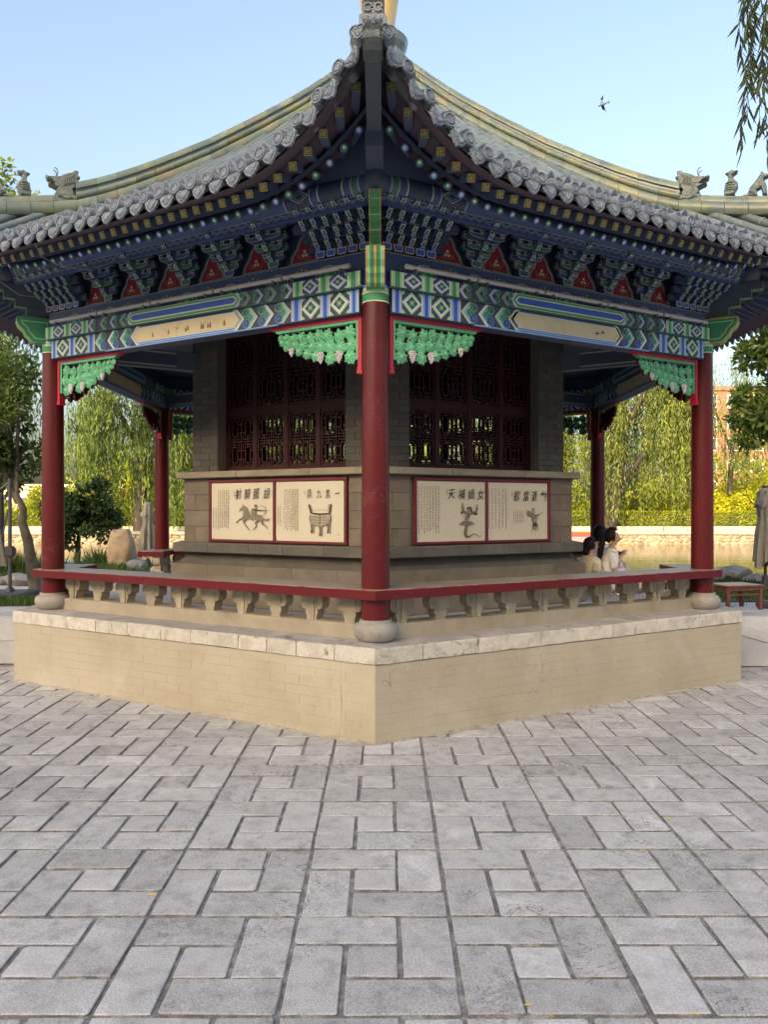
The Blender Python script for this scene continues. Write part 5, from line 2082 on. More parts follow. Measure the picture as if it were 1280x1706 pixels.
class Sheet:
    def __init__(s, x0, x1, z0, z1, y):
        s.m = MB()
        s.x0, s.x1, s.z0, s.z1, s.y = x0, x1, z0, z1, y
        s.l = 0

    def uv(s, u, v):
        return (s.x0 + u * (s.x1 - s.x0), s.z0 + v * (s.z1 - s.z0))

    def poly(s, P, mt):
        s.l += 1
        s.m.poly([s.uv(*p) for p in P], s.y - 0.0004 - 0.00002 * s.l, mt)

    def brush(s, pts, ws, mt):
        s.l += 1
        if not isinstance(ws, (list, tuple)):
            ws = [ws] * len(pts)
        L, Rr = [], []
        for i, p in enumerate(pts):
            a = Vector(pts[max(0, i - 1)])
            b = Vector(pts[min(len(pts) - 1, i + 1)])
            d = (b - a)
            d.normalize()
            n = Vector((-d.y, d.x)) * ws[i] * 0.5
            L.append(tuple(Vector(p) + n))
            Rr.append(tuple(Vector(p) - n))
        y = s.y - 0.0004 - 0.00002 * s.l
        for i in range(len(pts) - 1):
            s.m.poly([s.uv(*q) for q in (L[i], Rr[i], Rr[i + 1], L[i + 1])], y, mt)

    def char(s, c, u, v, h, mt, sx=0.9, slant=0.0, jit=0.0):
        vs, fs = glyph(c)
        if not vs:
            return
        s.l += 1
        W = s.x1 - s.x0
        Hh = s.z1 - s.z0
        cx, cz = s.uv(u, v)
        k = h * Hh
        xm = (min(p[0] for p in vs) + max(p[0] for p in vs)) / 2
        zm = (min(p[1] for p in vs) + max(p[1] for p in vs)) / 2
        rj = random.Random(ord(c))
        out = []
        for x, z in vs:
            x -= xm
            z -= zm
            out.append((cx + (x * sx + slant * z + rj.uniform(-jit, jit)) * k, s.y - 0.0004 - 0.00002 * s.l, cz + (z + 0.12 * x + rj.uniform(-jit, jit)) * k))
        s.m.add(out, fs, mt)

    def columns(s, u0, u1, n, v0, v1, nch, mt, rj, ragged=0.1):
        """columns of tiny brush marks standing for writing too small to read"""
        for c in range(n):
            u = u0 + (u1 - u0) * c / max(1, n - 1)
            vend = v1 + rj.uniform(0, ragged)
            k = int(nch * (v0 - vend) / (v0 - v1))
            for i in range(k):
                v = v0 - (v0 - v1) * i / nch
                hs = (v0 - v1) / nch * 0.40
                for q in range(3):
                    du, dv = rj.uniform(-0.007, 0.007), rj.uniform(-hs, hs) * 0.8
                    if rj.random() < 0.5:
                        s.brush([(u + du - 0.007, v + dv), (u + du + 0.007, v + dv + 0.002)], 0.0065, mt)
                    else:
                        s.brush([(u + du, v + dv + hs * 0.6), (u + du - 0.003, v + dv - hs * 0.6)], 0.0075, mt)

    def ell(s, u, v, a, b, mt, n=14, rot=0):
        P = []
        for i in range(n):
            t = 2 * math.pi * i / n
            x, z = a * math.cos(t), b * math.sin(t)
            P.append((u + x * math.cos(rot) - z * math.sin(rot), v + x * math.sin(rot) + z * math.cos(rot)))
        s.poly(P, mt)


def board(j, x0, x1, xd, label, draw_l, draw_r, names):
    t = thing('picture_board', label, 'board', (0, 0, 1.31))
    Dm = T(0, 0, -1.31) @ RZ(SROT(j))
    z0, z1 = 1.312, 1.952
    y = -(2.40 * C30)
    m = MB()
    e = 0.032
    m.cbox(x0 - 0.005, x1 + 0.005, y - 0.030, y + 0.01, z1 - e, z1, 0.004, 'dark_red')
    m.cbox(x0 - 0.005, x1 + 0.005, y - 0.030, y + 0.01, z0, z0 + e * 0.75, 0.004, 'dark_red')
    for xa in (x0, xd - e / 2, x1 - e):
        m.cbox(xa, xa + e, y - 0.028, y + 0.01, z0 + 0.02, z1 - 0.02, 0.004, 'dark_red')
    ob('frame', m, t, Dm)
    for (a0, a1, fn, nm) in ((x0 + e, xd - e / 2, draw_l, names[0]), (xd + e / 2, x1 - e, draw_r, names[1])):
        b0, b1 = z0 + e * 0.75, z1 - e
        m = MB()
        m.box(a0 + 0.002, a1 - 0.002, y - 0.014, y - 0.002, b0 + 0.002, b1 - 0.002, 'sheet')
        sh_o = ob('picture_sheet', m, t, Dm)
        sh_o['label'] = nm
        s = Sheet(a0, a1, b0, b1, y - 0.014)
        fn(s)
        ob('ink_drawing', s.m, sh_o, kind='stuff')
    return t


def title(s, chars, us, v, h, mt='ink', **k):
    for c, u in zip(chars, us):
        s.char(c, u, v, h, mt, **k)


def draw_archer(s):
    rj = random.Random(1)
    s.columns(0.12, 0.29, 6, 0.86, 0.13, 26, 'ink_m', rj, 0.06)
    s.columns(0.04, 0.09, 2, 0.55, 0.14, 16, 'ink_l', rj, 0.05)
    s.columns(0.385, 0.39, 1, 0.85, 0.75, 4, 'ink_m', rj, 0)
    title(s, '射騎服胡', (0.455, 0.60, 0.74, 0.905), 0.80, 0.20, slant=0.12, jit=0.006, sx=0.72)
    # horse, galloping to the left
    s.poly([(0.54, 0.42), (0.60, 0.37), (0.70, 0.355), (0.80, 0.33), (0.835, 0.37), (0.83, 0.42), (0.78, 0.445), (0.70, 0.43), (0.62, 0.445), (0.56, 0.48)], 'ink_m')
    s.poly([(0.53, 0.42), (0.56, 0.37), (0.62, 0.41), (0.635, 0.47), (0.60, 0.55), (0.575, 0.585), (0.53, 0.59), (0.505, 0.565), (0.47, 0.52), (0.475, 0.495), (0.505, 0.515), (0.535, 0.51)], 'ink_m')
    s.brush([(0.53, 0.59), (0.525, 0.61), (0.545, 0.60)], 0.012, 'ink')
    for i in range(14):
        a = 0.55 + i * 0.02
        s.brush([(a, 0.385 + 0.01 * (i % 3)), (a + 0.012, 0.43)], 0.004, 'ink')
    for i in range(7):
        s.brush([(0.56 + i * 0.008, 0.44 + i * 0.02), (0.60 + i * 0.002, 0.43 + i * 0.018)], 0.004, 'ink')
    for leg in ([(0.56, 0.40), (0.50, 0.365), (0.46, 0.345), (0.425, 0.295)], [(0.59, 0.38), (0.54, 0.31), (0.585, 0.24), (0.635, 0.17)],
                [(0.78, 0.35), (0.73, 0.29), (0.755, 0.255), (0.70, 0.18)], [(0.82, 0.36), (0.85, 0.27), (0.89, 0.255), (0.925, 0.20)]):
        s.brush(leg, [0.05, 0.028, 0.017, 0.014], 'ink_m')
        s.brush(leg, [0.008, 0.007, 0.006, 0.006], 'ink')
    s.brush([(0.83, 0.41), (0.87, 0.355), (0.92, 0.345), (0.94, 0.385)], [0.012, 0.03, 0.04, 0.008], 'ink_m')
    # rider drawing a bow backwards
    s.poly([(0.66, 0.44), (0.69, 0.40), (0.73, 0.43), (0.745, 0.50), (0.72, 0.545), (0.68, 0.55), (0.665, 0.50)], 'ink_m')
    s.brush([(0.67, 0.53), (0.685, 0.46), (0.725, 0.44)], 0.01, 'ink')
    s.ell(0.735, 0.575, 0.022, 0.026, 'ink_m')
    s.poly([(0.71, 0.59), (0.76, 0.585), (0.745, 0.615), (0.72, 0.612)], 'ink')
    s.brush([(0.70, 0.53), (0.78, 0.515), (0.865, 0.51)], [0.028, 0.02, 0.012], 'ink')
    s.brush([(0.865, 0.51), (0.945, 0.508)], 0.008, 'ink')
    s.brush([(0.79, 0.585), (0.84, 0.595), (0.88, 0.565), (0.892, 0.51), (0.88, 0.455), (0.835, 0.425), (0.79, 0.44)], [0.004, 0.008, 0.01, 0.01, 0.01, 0.008, 0.004], 'ink_m')
    s.brush([(0.69, 0.44), (0.665, 0.37), (0.70, 0.33)], [0.035, 0.022, 0.014], 'ink_m')
    s.brush([(0.945, 0.13), (0.952, 0.11)], 0.014, 'ink_m')


def draw_ding(s):
    rj = random.Random(2)
    s.columns(0.135, 0.335, 7, 0.86, 0.13, 26, 'ink_m', rj, 0.05)
    s.columns(0.04, 0.075, 2, 0.58, 0.20, 14, 'ink_l', rj, 0.05)
    s.columns(0.445, 0.45, 1, 0.83, 0.76, 3, 'ink_l', rj, 0)
    title(s, '鼎九言一', (0.51, 0.65, 0.775, 0.91), 0.79, 0.16, sx=0.62, jit=0.003)
    B = 'ink'
    s.brush([(0.505, 0.61), (0.535, 0.475)], 0.020, B)
    s.brush([(0.505, 0.61), (0.53, 0.605), (0.55, 0.48)], 0.010, 'ink_m')
    s.brush([(0.825, 0.615), (0.805, 0.475)], 0.020, B)
    s.brush([(0.825, 0.615), (0.795, 0.61), (0.785, 0.48)], 0.010, 'ink_m')
    s.brush([(0.52, 0.472), (0.66, 0.455), (0.815, 0.468)], [0.016, 0.022, 0.016], B)
    s.brush([(0.55, 0.51), (0.66, 0.53), (0.785, 0.515)], 0.005, 'ink_m')
    s.poly([(0.52, 0.44), (0.815, 0.44), (0.825, 0.36), (0.80, 0.30), (0.72, 0.265), (0.60, 0.265), (0.535, 0.30), (0.515, 0.36)], 'ink_l')
    s.brush([(0.52, 0.445), (0.515, 0.36), (0.535, 0.30), (0.60, 0.265), (0.72, 0.265), (0.80, 0.30), (0.825, 0.36), (0.815, 0.445)], 0.009, B)
    rk = random.Random(7)
    for i in range(11):
        for k in range(3):
            u, v = 0.54 + i * 0.026, 0.41 - k * 0.045
            s.brush([(u - 0.008, v), (u + 0.008, v), (u + 0.008, v - 0.02), (u - 0.002, v - 0.02), (u - 0.002, v - 0.01)], 0.005, B if rk.random() < 0.6 else 'ink_m')
    s.brush([(0.665, 0.445), (0.665, 0.29)], 0.010, B)
    for u, v0, v1 in ((0.555, 0.285, 0.145), (0.675, 0.265, 0.10), (0.79, 0.29, 0.145)):
        s.poly([(u - 0.026, v0), (u + 0.026, v0), (u + 0.017, (v0 + v1) / 2), (u + 0.026, v1), (u - 0.026, v1), (u - 0.017, (v0 + v1) / 2)], 'ink_m')
        s.brush([(u - 0.014, v0), (u - 0.008, (v0 + v1) / 2), (u - 0.016, v1)], 0.012, B)
        s.brush([(u - 0.02, v1 + 0.02), (u + 0.02, v1 + 0.02)], 0.008, B)
    s.brush([(0.925, 0.13), (0.932, 0.115)], 0.014, 'ink_m')


def draw_snake_figure(s):
    rj = random.Random(3)
    s.columns(0.03, 0.305, 8, 0.90, 0.09, 25, 'ink_m', rj, 0.10)
    s.columns(0.42, 0.425, 1, 0.86, 0.76, 4, 'ink_m', rj, 0)
    title(s, '天補媧女', (0.49, 0.64, 0.78, 0.925), 0.785, 0.185, slant=0.10, jit=0.006, sx=0.80)
    M1, B = 'ink_m', 'ink'
    # raised arms
    s.brush([(0.715, 0.475), (0.665, 0.49), (0.655, 0.56), (0.645, 0.645)], [0.055, 0.05, 0.035, 0.010], M1)
    s.brush([(0.775, 0.475), (0.84, 0.475), (0.865, 0.53), (0.87, 0.62)], [0.05, 0.055, 0.035, 0.010], M1)
    s.poly([(0.615, 0.47), (0.64, 0.50), (0.665, 0.50), (0.64, 0.455)], B)
    s.poly([(0.80, 0.455), (0.87, 0.43), (0.87, 0.47), (0.835, 0.49)], B)
    s.ell(0.75, 0.52, 0.030, 0.034, M1)
    s.brush([(0.715, 0.535), (0.74, 0.565), (0.775, 0.555), (0.785, 0.50), (0.80, 0.46)], [0.02, 0.03, 0.03, 0.02, 0.006], B)
    s.brush([(0.745, 0.48), (0.725, 0.42), (0.70, 0.34)], [0.05, 0.06, 0.045], M1)
    s.poly([(0.59, 0.275), (0.64, 0.325), (0.69, 0.345), (0.76, 0.335), (0.84, 0.285), (0.78, 0.275), (0.765, 0.255), (0.70, 0.285), (0.64, 0.268)], M1)
    for i in range(7):
        s.brush([(0.66 + 0.02 * i, 0.335), (0.63 + 0.03 * i, 0.28)], 0.005, B)
    tail = [(0.715, 0.28), (0.70, 0.20), (0.69, 0.12), (0.715, 0.07), (0.76, 0.08), (0.80, 0.115), (0.85, 0.115), (0.89, 0.075), (0.915, 0.065), (0.925, 0.10)]
    s.brush(tail, [0.05, 0.05, 0.05, 0.042, 0.028, 0.02, 0.014, 0.010, 0.008, 0.006], M1)
    for i in range(12):
        t = i / 12
        k = t * 4
        a, b = tail[int(k)], tail[int(k) + 1]
        p = Vector(a).lerp(Vector(b), k - int(k))
        s.brush([(p.x - 0.02, p.y + 0.008), (p.x, p.y - 0.006), (p.x + 0.02, p.y + 0.008)], 0.006, B)
    for i in range(9):
        s.brush([(0.70 + 0.005 * i, 0.36 + 0.013 * i), (0.745 + 0.004 * i, 0.37 + 0.013 * i)], 0.005, B)
    s.brush([(0.937, 0.15), (0.943, 0.13)], 0.012, M1)


def draw_cup(s):
    rj = random.Random(4)
    s.columns(0.02, 0.29, 6, 0.88, 0.15, 26, 'ink_m', rj, 0.06)
    s.columns(0.42, 0.57, 6, 0.50, 0.26, 9, 'ink_l', rj, 0.02)
    s.columns(0.385, 0.39, 1, 0.83, 0.76, 4, 'ink_m', rj, 0)
    title(s, '歌當酒對', (0.465, 0.62, 0.755, 0.925), 0.765, 0.195, slant=0.14, jit=0.006, sx=0.74)
    M1, B = 'ink_m', 'ink'
    s.poly([(0.63, 0.49), (0.66, 0.505), (0.73, 0.445), (0.80, 0.43), (0.86, 0.455), (0.895, 0.48), (0.83, 0.425), (0.81, 0.395), (0.80, 0.30), (0.78, 0.285), (0.745, 0.285), (0.735, 0.30), (0.725, 0.40), (0.66, 0.42), (0.635, 0.455)], M1)
    s.brush([(0.63, 0.49), (0.66, 0.505), (0.73, 0.445), (0.80, 0.43), (0.86, 0.455), (0.895, 0.48)], 0.010, B)
    s.brush([(0.635, 0.455), (0.66, 0.42), (0.725, 0.40), (0.735, 0.30)], 0.008, B)
    for u in (0.725, 0.755):
        s.brush([(u, 0.445), (u, 0.555)], 0.011, B)
    s.ell(0.767, 0.345, 0.022, 0.03, 'ink_l')
    s.brush([(0.745, 0.37), (0.79, 0.37), (0.79, 0.32), (0.75, 0.32), (0.75, 0.35), (0.775, 0.35)], 0.006, B)
    for P in ([(0.745, 0.29), (0.735, 0.19), (0.71, 0.125)], [(0.77, 0.285), (0.78, 0.19), (0.79, 0.115)], [(0.79, 0.29), (0.81, 0.21), (0.835, 0.15)]):
        s.brush(P, [0.025, 0.014, 0.004], B)
    s.brush([(0.945, 0.165), (0.95, 0.15)], 0.012, M1)


board(5, -0.831, 0.884, 0.030, 'red framed board with a mounted archer drawing and a three-legged cauldron drawing', draw_archer, draw_ding, ('cream sheet with a galloping horse archer', 'cream sheet with a three-legged cauldron'))
board(0, -0.815, 0.872, 0.040, 'red framed board with a snake-tailed figure drawing and a wine cup drawing', draw_snake_figure, draw_cup, ('cream sheet with a snake-tailed figure', 'cream sheet with a wine cup'))

# ================================================================== LIGHT TUBES AND CABLES
for j, lab in ((5, 'the beam painted with faded figures'), (0, 'the beam painted with swallows')):
    ORD = ['grey light tube touching the front column above ', 'second grey light tube from the front column above ', 'middle grey light tube above ', 'second grey light tube from the outer column above ', 'grey light tube touching the outer column above ']
    if j == 5:
        ORD = ORD[::-1]
    for (x0, x1), od in zip(((-1.68, -1.03), (-1.01, -0.34), (-0.32, 0.38), (0.40, 1.09), (1.11, 1.72)), ORD):
        t = thing('light_tube', od + lab, 'light', (0, 0, 3.42), SROT(j), 'light tubes along the painted beams')
        m = MB()
        xa, xb = (x0, x1)
        m.tube([(xa, -A - 0.150, 0.022), (xb, -A - 0.150, 0.022)], 0.0185, 10, 'tube')
        ob('tube', m.mesh('tube', 40), t)
        for xx in (xa + 0.08, xb - 0.08):
            m = MB()
            m.box(xx - 0.012, xx + 0.012, -A - 0.165, -A - 0.126, -0.013, 0.046, 'grey_metal')
            ob('clip', m, t)


def cable(pts, lab):
    m = MB()
    m.tube(pts, 0.0035, 5, 'cable')
    tag(ob('cable', m), lab, 'cable')


th5 = SROT(5)
def s5(x, a, z, j=5):
    v = RZ(SROT(j)) @ Vector((x, -a, z))
    return v
cable([s5(-0.62, 4.30, 3.76), s5(-0.66, 4.2, 3.66), s5(-0.66, 4.0, 3.63), s5(-0.60, 3.75, 3.66), s5(-0.55, 3.55, 3.80)], 'thin pale cable drooping from the eave over the middle brackets')
cable([s5(-1.30, 4.30, 3.77), s5(-1.33, 4.15, 3.60), s5(-1.36, 3.9, 3.52), s5(-1.42, 3.6, 3.58)], 'thin pale cable drooping from the eave near the corner brackets')
cable([s5(1.62, A + 0.14, 3.44), s5(1.70, A + 0.15, 3.38), s5(1.76, A + 0.135, 3.30), s5(1.83, A + 0.12, 3.28)], 'black loose wires hanging beside the front column collar')

# ================================================================== TREES AND PLANTS
def limb(m, pts, r0, r1, mt, n=8):
    k = len(pts)
    m.tube(pts, [r0 + (r1 - r0) * i / (k - 1) for i in range(k)], n, mt)


def clump_leaves(centres, radii, n, r, L, W, squash=0.8, down=0.2, shell=0.55):
    centres = np.asarray(centres, float)
    k = len(centres)
    radii = np.asarray(radii, float)
    idx = r.choice(k, n, p=radii ** 2 / np.sum(radii ** 2))
    d = r.normal(size=(n, 3))
    d /= np.linalg.norm(d, axis=1, keepdims=True)
    rad = (shell + (1 - shell) * r.random(n)) * radii[idx] * r.choice([1.0, 0.75, 1.12], n)
    P = centres[idx] + d * rad[:, None] * np.array([1, 1, squash])
    D = d * 0.6 + r.normal(size=(n, 3)) * 0.6
    D[:, 2] -= down
    return P, D, r.uniform(0.7, 1.3, n) * L, r.uniform(0.7, 1.3, n) * W


def tree(name, label, base, trunk_pts, r0, crown_c, crown_r, nc, cr, nl, L, W, mt, seed, bark='bark', group=None, cat='tree', squash=0.8):
    """trunk_pts relative to base; crown: nc clumps of radius cr in an ellipsoid"""
    t = thing(name, label, cat, base, 0, group)
    r = np.random.default_rng(seed)
    m = MB()
    limb(m, trunk_pts, r0, r0 * 0.45, bark, 10)
    d = r.normal(size=(nc, 3))
    d /= np.linalg.norm(d, axis=1, keepdims=True)
    C = np.asarray(crown_c) + d * (r.random((nc, 1)) ** 0.45) * np.asarray(crown_r)
    top = Vector(trunk_pts[-1])
    for c in C[: min(nc, 14)]:
        c = Vector(c)
        mid = top.lerp(c, 0.5) + Vector((0, 0, 0.1 * (c - top).length))
        limb(m, [top - Vector((0, 0, r0)), mid, c], r0 * 0.4, r0 * 0.08, bark, 6)
    ob('trunk', m.mesh('trunk', 60), t)
    P, D, Lv, Wv = clump_leaves(C, r.uniform(0.7, 1.25, nc) * cr, nl, r, L, W, squash)
    ob('crown', leaf_mesh('crown', P, D, Lv, Wv, mt, seed), t)
    return t


def willow(name, label, base, trunk, limbs, r0, cc, R, H, zmin, ns, mt, seed, L=0.32, W=0.06, step=0.17, bark='bark', group=None):
    t = thing(name, label, 'tree', base, 0, group)
    r = np.random.default_rng(seed)
    m = MB()
    limb(m, trunk, r0, r0 * 0.55, bark, 10)
    for lp in limbs:
        limb(m, lp, r0 * 0.45, r0 * 0.08, bark, 7)
    PP, DD, LL = [], [], []
    # bundles of strands: curtains with gaps between
    nb = max(6, ns // 9)
    ang = r.uniform(0, 2 * np.pi, nb)
    rad = np.sqrt(r.random(nb)) * R
    for b in range(nb):
        bx, by = cc[0] + rad[b] * math.cos(ang[b]), cc[1] + rad[b] * math.sin(ang[b]) * 0.8
        dome = math.sqrt(max(0.0, 1 - (rad[b] / (R * 1.12)) ** 2))
        ztop_b = H * (0.38 + 0.62 * dome) * r.uniform(0.8, 1.05)
        zend_b = zmin + r.uniform(0, 1) ** 1.5 * (ztop_b - zmin) * 0.65
        top = Vector((cc[0] + (bx - cc[0]) * 0.35, cc[1] + (by - cc[1]) * 0.35, min(H, ztop_b * 1.02)))
        if b % 3 == 0:
            limb(m, [tuple(top), ((top.x + bx) / 2, (top.y + by) / 2, ztop_b + 0.25), (bx, by, ztop_b)], r0 * 0.10, r0 * 0.03, bark, 5)
        for s_ in range(9):
            x, y = bx + r.normal() * 0.30, by + r.normal() * 0.30
            zt = ztop_b + r.normal() * 0.35
            ze = min(zt - 0.6, zend_b + r.normal() * 0.45)
            k = max(3, int((zt - ze) / step))
            tt = np.linspace(0, 1, k)
            sway = r.normal(size=2) * 0.35
            out = np.array([bx - cc[0], by - cc[1]])
            out = out / (np.linalg.norm(out) + 1e-6) * 0.35
            X = x + sway[0] * tt ** 2 + out[0] * np.sqrt(tt) + r.normal(size=k) * 0.04
            Y = y + sway[1] * tt ** 2 + out[1] * np.sqrt(tt) + r.normal(size=k) * 0.04
            Z = zt + (ze - zt) * tt + r.normal(size=k) * 0.05
            PP.append(np.stack([X, Y, Z], 1))
            d = r.normal(size=(k, 3)) * 0.36
            d[:, 2] -= 1
            DD.append(d)
            LL.append(r.uniform(0.7, 1.25, k) * L)
    ob('trunk', m.mesh('trunk', 60), t)
    P, D, Lv = np.concatenate(PP), np.concatenate(DD), np.concatenate(LL)
    ob('crown', leaf_mesh('crown', P, D, Lv, W, mt, seed), t)
    return t


FZ = 0.36
# willow across the river, right
b = at(1014, 887, 45.5)
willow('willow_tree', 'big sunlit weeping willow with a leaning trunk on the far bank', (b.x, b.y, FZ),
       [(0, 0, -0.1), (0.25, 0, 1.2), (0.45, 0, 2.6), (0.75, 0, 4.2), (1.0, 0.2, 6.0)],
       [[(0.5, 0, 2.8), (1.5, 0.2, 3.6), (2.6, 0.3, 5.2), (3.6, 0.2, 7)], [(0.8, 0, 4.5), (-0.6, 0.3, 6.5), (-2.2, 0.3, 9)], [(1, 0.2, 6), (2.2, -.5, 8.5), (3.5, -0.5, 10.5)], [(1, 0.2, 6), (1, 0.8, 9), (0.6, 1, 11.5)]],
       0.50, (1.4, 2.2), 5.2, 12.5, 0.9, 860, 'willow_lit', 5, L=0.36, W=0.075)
b = at(1215, 880, 50)
willow('willow_tree', 'thin pale weeping willow beyond the right red column', (b.x, b.y, FZ), [(0, 0, -0.1), (0.1, 0, 3), (0.3, 0, 7)], [[(0.2, 0, 5), (-1, 0, 8), (-2, 0, 9.5)], [(0.2, 0, 6), (1.2, 0, 9)]],
       0.22, (0, 0), 3.0, 11.0, 3.6, 330, 'willow_lit', 6, L=0.36, W=0.06)
# willows left
b = at(232, 880, 45)
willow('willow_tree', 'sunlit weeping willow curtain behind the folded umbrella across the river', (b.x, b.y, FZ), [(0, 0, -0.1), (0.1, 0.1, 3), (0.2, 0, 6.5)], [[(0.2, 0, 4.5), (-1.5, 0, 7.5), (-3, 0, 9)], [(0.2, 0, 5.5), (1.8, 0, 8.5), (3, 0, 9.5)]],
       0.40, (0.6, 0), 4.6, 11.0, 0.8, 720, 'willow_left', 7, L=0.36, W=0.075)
b = at(92, 900, 24)
willow('willow_tree', 'old willow with dark spreading limbs behind the left red column', (b.x, 7.6, TZ), [(0, 0, -0.1), (0.1, 0, 1.6), (0.15, 0.1, 2.7), (0.05, 0.1, 5.2)],
       [[(0.1, 0, 2.3), (0.7, 0.1, 2.95), (1.3, 0.2, 3.25), (2.0, 0.2, 3.9)], [(1.0, 0.1, 3.1), (1.6, 0, 3.15), (2.1, 0.1, 3.3)], [(0.15, 0.1, 2.6), (-0.4, 0, 3.9), (-1.4, 0, 5.4)], [(0.7, 0.1, 2.95), (0.9, 0.2, 3.7), (1.1, 0.2, 4.4)]],
       0.17, (-0.4, 0.3), 3.4, 6.6, 2.7, 480, 'willow_left', 8, L=0.17, W=0.03, step=0.085)
for px_, seed_, lab_ in ((440, 70, 'weeping willow across the river behind the lattice over the cauldron picture'), (560, 71, 'weeping willow across the river behind the front red column'), (790, 72, 'weeping willow across the river behind the lattice over the snake figure')):
    b = at(px_, 880, 49)
    willow('willow_tree', lab_, (b.x, b.y, FZ), [(0, 0, -0.1), (0.1, 0.1, 3), (0.2, 0, 6)], [[(0.2, 0, 4.5), (-1.5, 0, 7), (-2.6, 0, 8)], [(0.2, 0, 5.5), (1.6, 0, 8), (2.6, 0, 8.5)]],
           0.35, (0.2, 0), 3.6, 9.6, 1.2, 270, 'willow_left', seed_, L=0.40, W=0.085)
# crooked grey tree at the left edge
b = at(53, 1000, 10.5)
tree('crooked_tree', 'small tree with a knobby grey trunk beside the left bench end', (b.x, b.y, TZ), [(0.05, 0, -0.05), (0.0, 0, 0.35), (-0.06, 0, 0.72), (-0.14, 0, 0.98), (-0.12, 0, 1.15), (-0.22, 0, 1.35)], 0.085, (-0.45, 0.1, 2.35), (0.50, 0.5, 0.95), 20, 0.26, 5200, 0.085, 0.05, 'mid_leaf', 31, 'bark_grey')
b = at(128, 920, 16.2)
tree('dark_shrub', 'dark green rounded shrub between the red columns by the river', (b.x, b.y, TZ), [(0, 0, -0.05), (0.03, 0, 0.5), (0.05, 0, 0.9)], 0.06, (0.05, 0, 1.05), (0.95, 0.6, 0.72), 46, 0.20, 9500, 0.085, 0.05, 'dark_leaf', 32, cat='shrub')
# broadleaf tree at the right edge
b = at(1318, 900, 12.4)
tree('broadleaf_tree', 'glossy dark broadleaf tree reaching in from the right edge', (b.x, b.y, TZ), [(0.1, 0, -0.05), (0.12, 0, 1.5), (0.2, 0, 2.6)], 0.10, (-0.1, 0, 3.25), (0.85, 0.7, 1.35), 34, 0.27, 7200, 0.13, 0.065, 'mid_leaf', 33)
# tall trees left behind
b = at(-5, 900, 34)
tree('tall_tree', 'tall pale leafy tree rising behind the left roof corner', (b.x, b.y, FZ), [(0, 0, -0.8), (0, 0, 5), (0, 0, 9)], 0.3, (0.2, 0, 11.0), (1.9, 1.7, 5.6), 30, 0.75, 6500, 0.26, 0.13, 'willow_left', 34)

# bright trees and shrubs beyond the hedge
rr = random.Random(6)
BR = [(1205, 50, 2.1, 1.3), (1255, 51, 2.3, 1.5), (1300, 50, 2.2, 1.4), (1228, 56, 3.4, 1.7), (1275, 58, 3.7, 1.8), (1135, 52, 1.9, 1.3), (1060, 53, 2.1, 1.4), (985, 52, 2.0, 1.3), (1175, 57, 2.8, 1.6)]
for i, (px, d, h, rad) in enumerate(BR):
    b = at(px, 880, d)
    tree('golden_shrub', 'bright yellow green bushy tree behind the clipped hedge', (b.x, b.y, FZ), [(0, 0, -0.1), (0, 0, h * 0.4)], 0.09, (0, 0, h * 0.62), (rad, rad * 0.8, h * 0.42), 18, rad * 0.42, 2600, 0.24, 0.12, 'bright_leaf', 60 + i, group='yellow green trees behind the hedge')
for i, (px, d, h, rad) in enumerate([(165, 52, 3.2, 1.8), (215, 54, 3.4, 1.8), (120, 53, 2.6, 1.5), (275, 52, 2.6, 1.5), (70, 54, 2.6, 1.6)]):
    b = at(px, 880, d)
    tree('golden_shrub', 'yellow green bushy tree across the river beyond the left willows', (b.x, b.y, FZ), [(0, 0, -0.1), (0, 0, h * 0.4)], 0.09, (0, 0, h * 0.62), (rad, rad * 0.8, h * 0.42), 18, rad * 0.42, 2200, 0.26, 0.13, 'bright_leaf' if i < 2 else 'hedge_leaf', 80 + i, group='yellow green trees beyond the left willows')
# far tree belt
N = 11000
r = np.random.default_rng(40)
px_ = r.uniform(-70, 70, 60)
C = np.stack([px_, r.uniform(62, 72, 60), r.uniform(1.5, 7.0, 60) * (0.8 + 0.4 * np.sin(px_ * 0.4))], 1)
P, D, Lv, Wv = clump_leaves(C, r.uniform(1.6, 3.0, 60), N, r, 0.75, 0.4)
o = ob('far_trees', leaf_mesh('far_trees', P, D, Lv, Wv, 'hedge_leaf', 40))
o['kind'] = 'stuff'
tag(o, 'distant belt of green trees behind the far promenade', 'trees')
# clipped hedge
hd_ = thing('clipped_hedge', 'long clipped yellow green hedge along the far promenade', 'hedge', (0, FY + 4.2, FZ))
r = np.random.default_rng(41)
n = 26000
P = np.stack([r.uniform(-26, 30, n), r.uniform(0.0, 0.9, n), r.uniform(0.1, 1.08, n)], 1)
k = r.random(n) < 0.55
P[k, 1] = r.normal(0.0, 0.04, k.sum())
P[~k & (r.random(n) < 0.7), 2] = 1.08
D = r.normal(size=(n, 3))
D[:, 1] -= 0.5
D[:, 2] += 0.4
ob('foliage', leaf_mesh('foliage', P, D, r.uniform(0.1, 0.2, n), 0.085, 'hedge_leaf', 41), hd_)
m = MB()
m.box(-26, 30, 0.12, 0.85, -0.02, 0.98, 'lawn_soil')
ob('woody_core', m, hd_)
# reeds by the near bank
for lab, px, d, n in (('tuft of green reeds in front of the tan boulder', 168, 15.6, 260), ('tuft of yellowish reeds behind the umbrella pole', 30, 13.5, 420)):
    b = at(px, 940, d)
    r = np.random.default_rng(int(px))
    P = np.stack([b.x + r.normal(0, 0.22, n), b.y + r.normal(0, 0.2, n), np.full(n, TZ)], 1)
    D = np.stack([r.normal(0, 0.4, n), r.normal(0, 0.3, n), np.ones(n)], 1)
    tag(ob('reed_tuft', leaf_mesh('reed_tuft', P, D, r.uniform(0.2, 0.5, n), 0.02, 'grass', int(px))), lab, 'reeds')

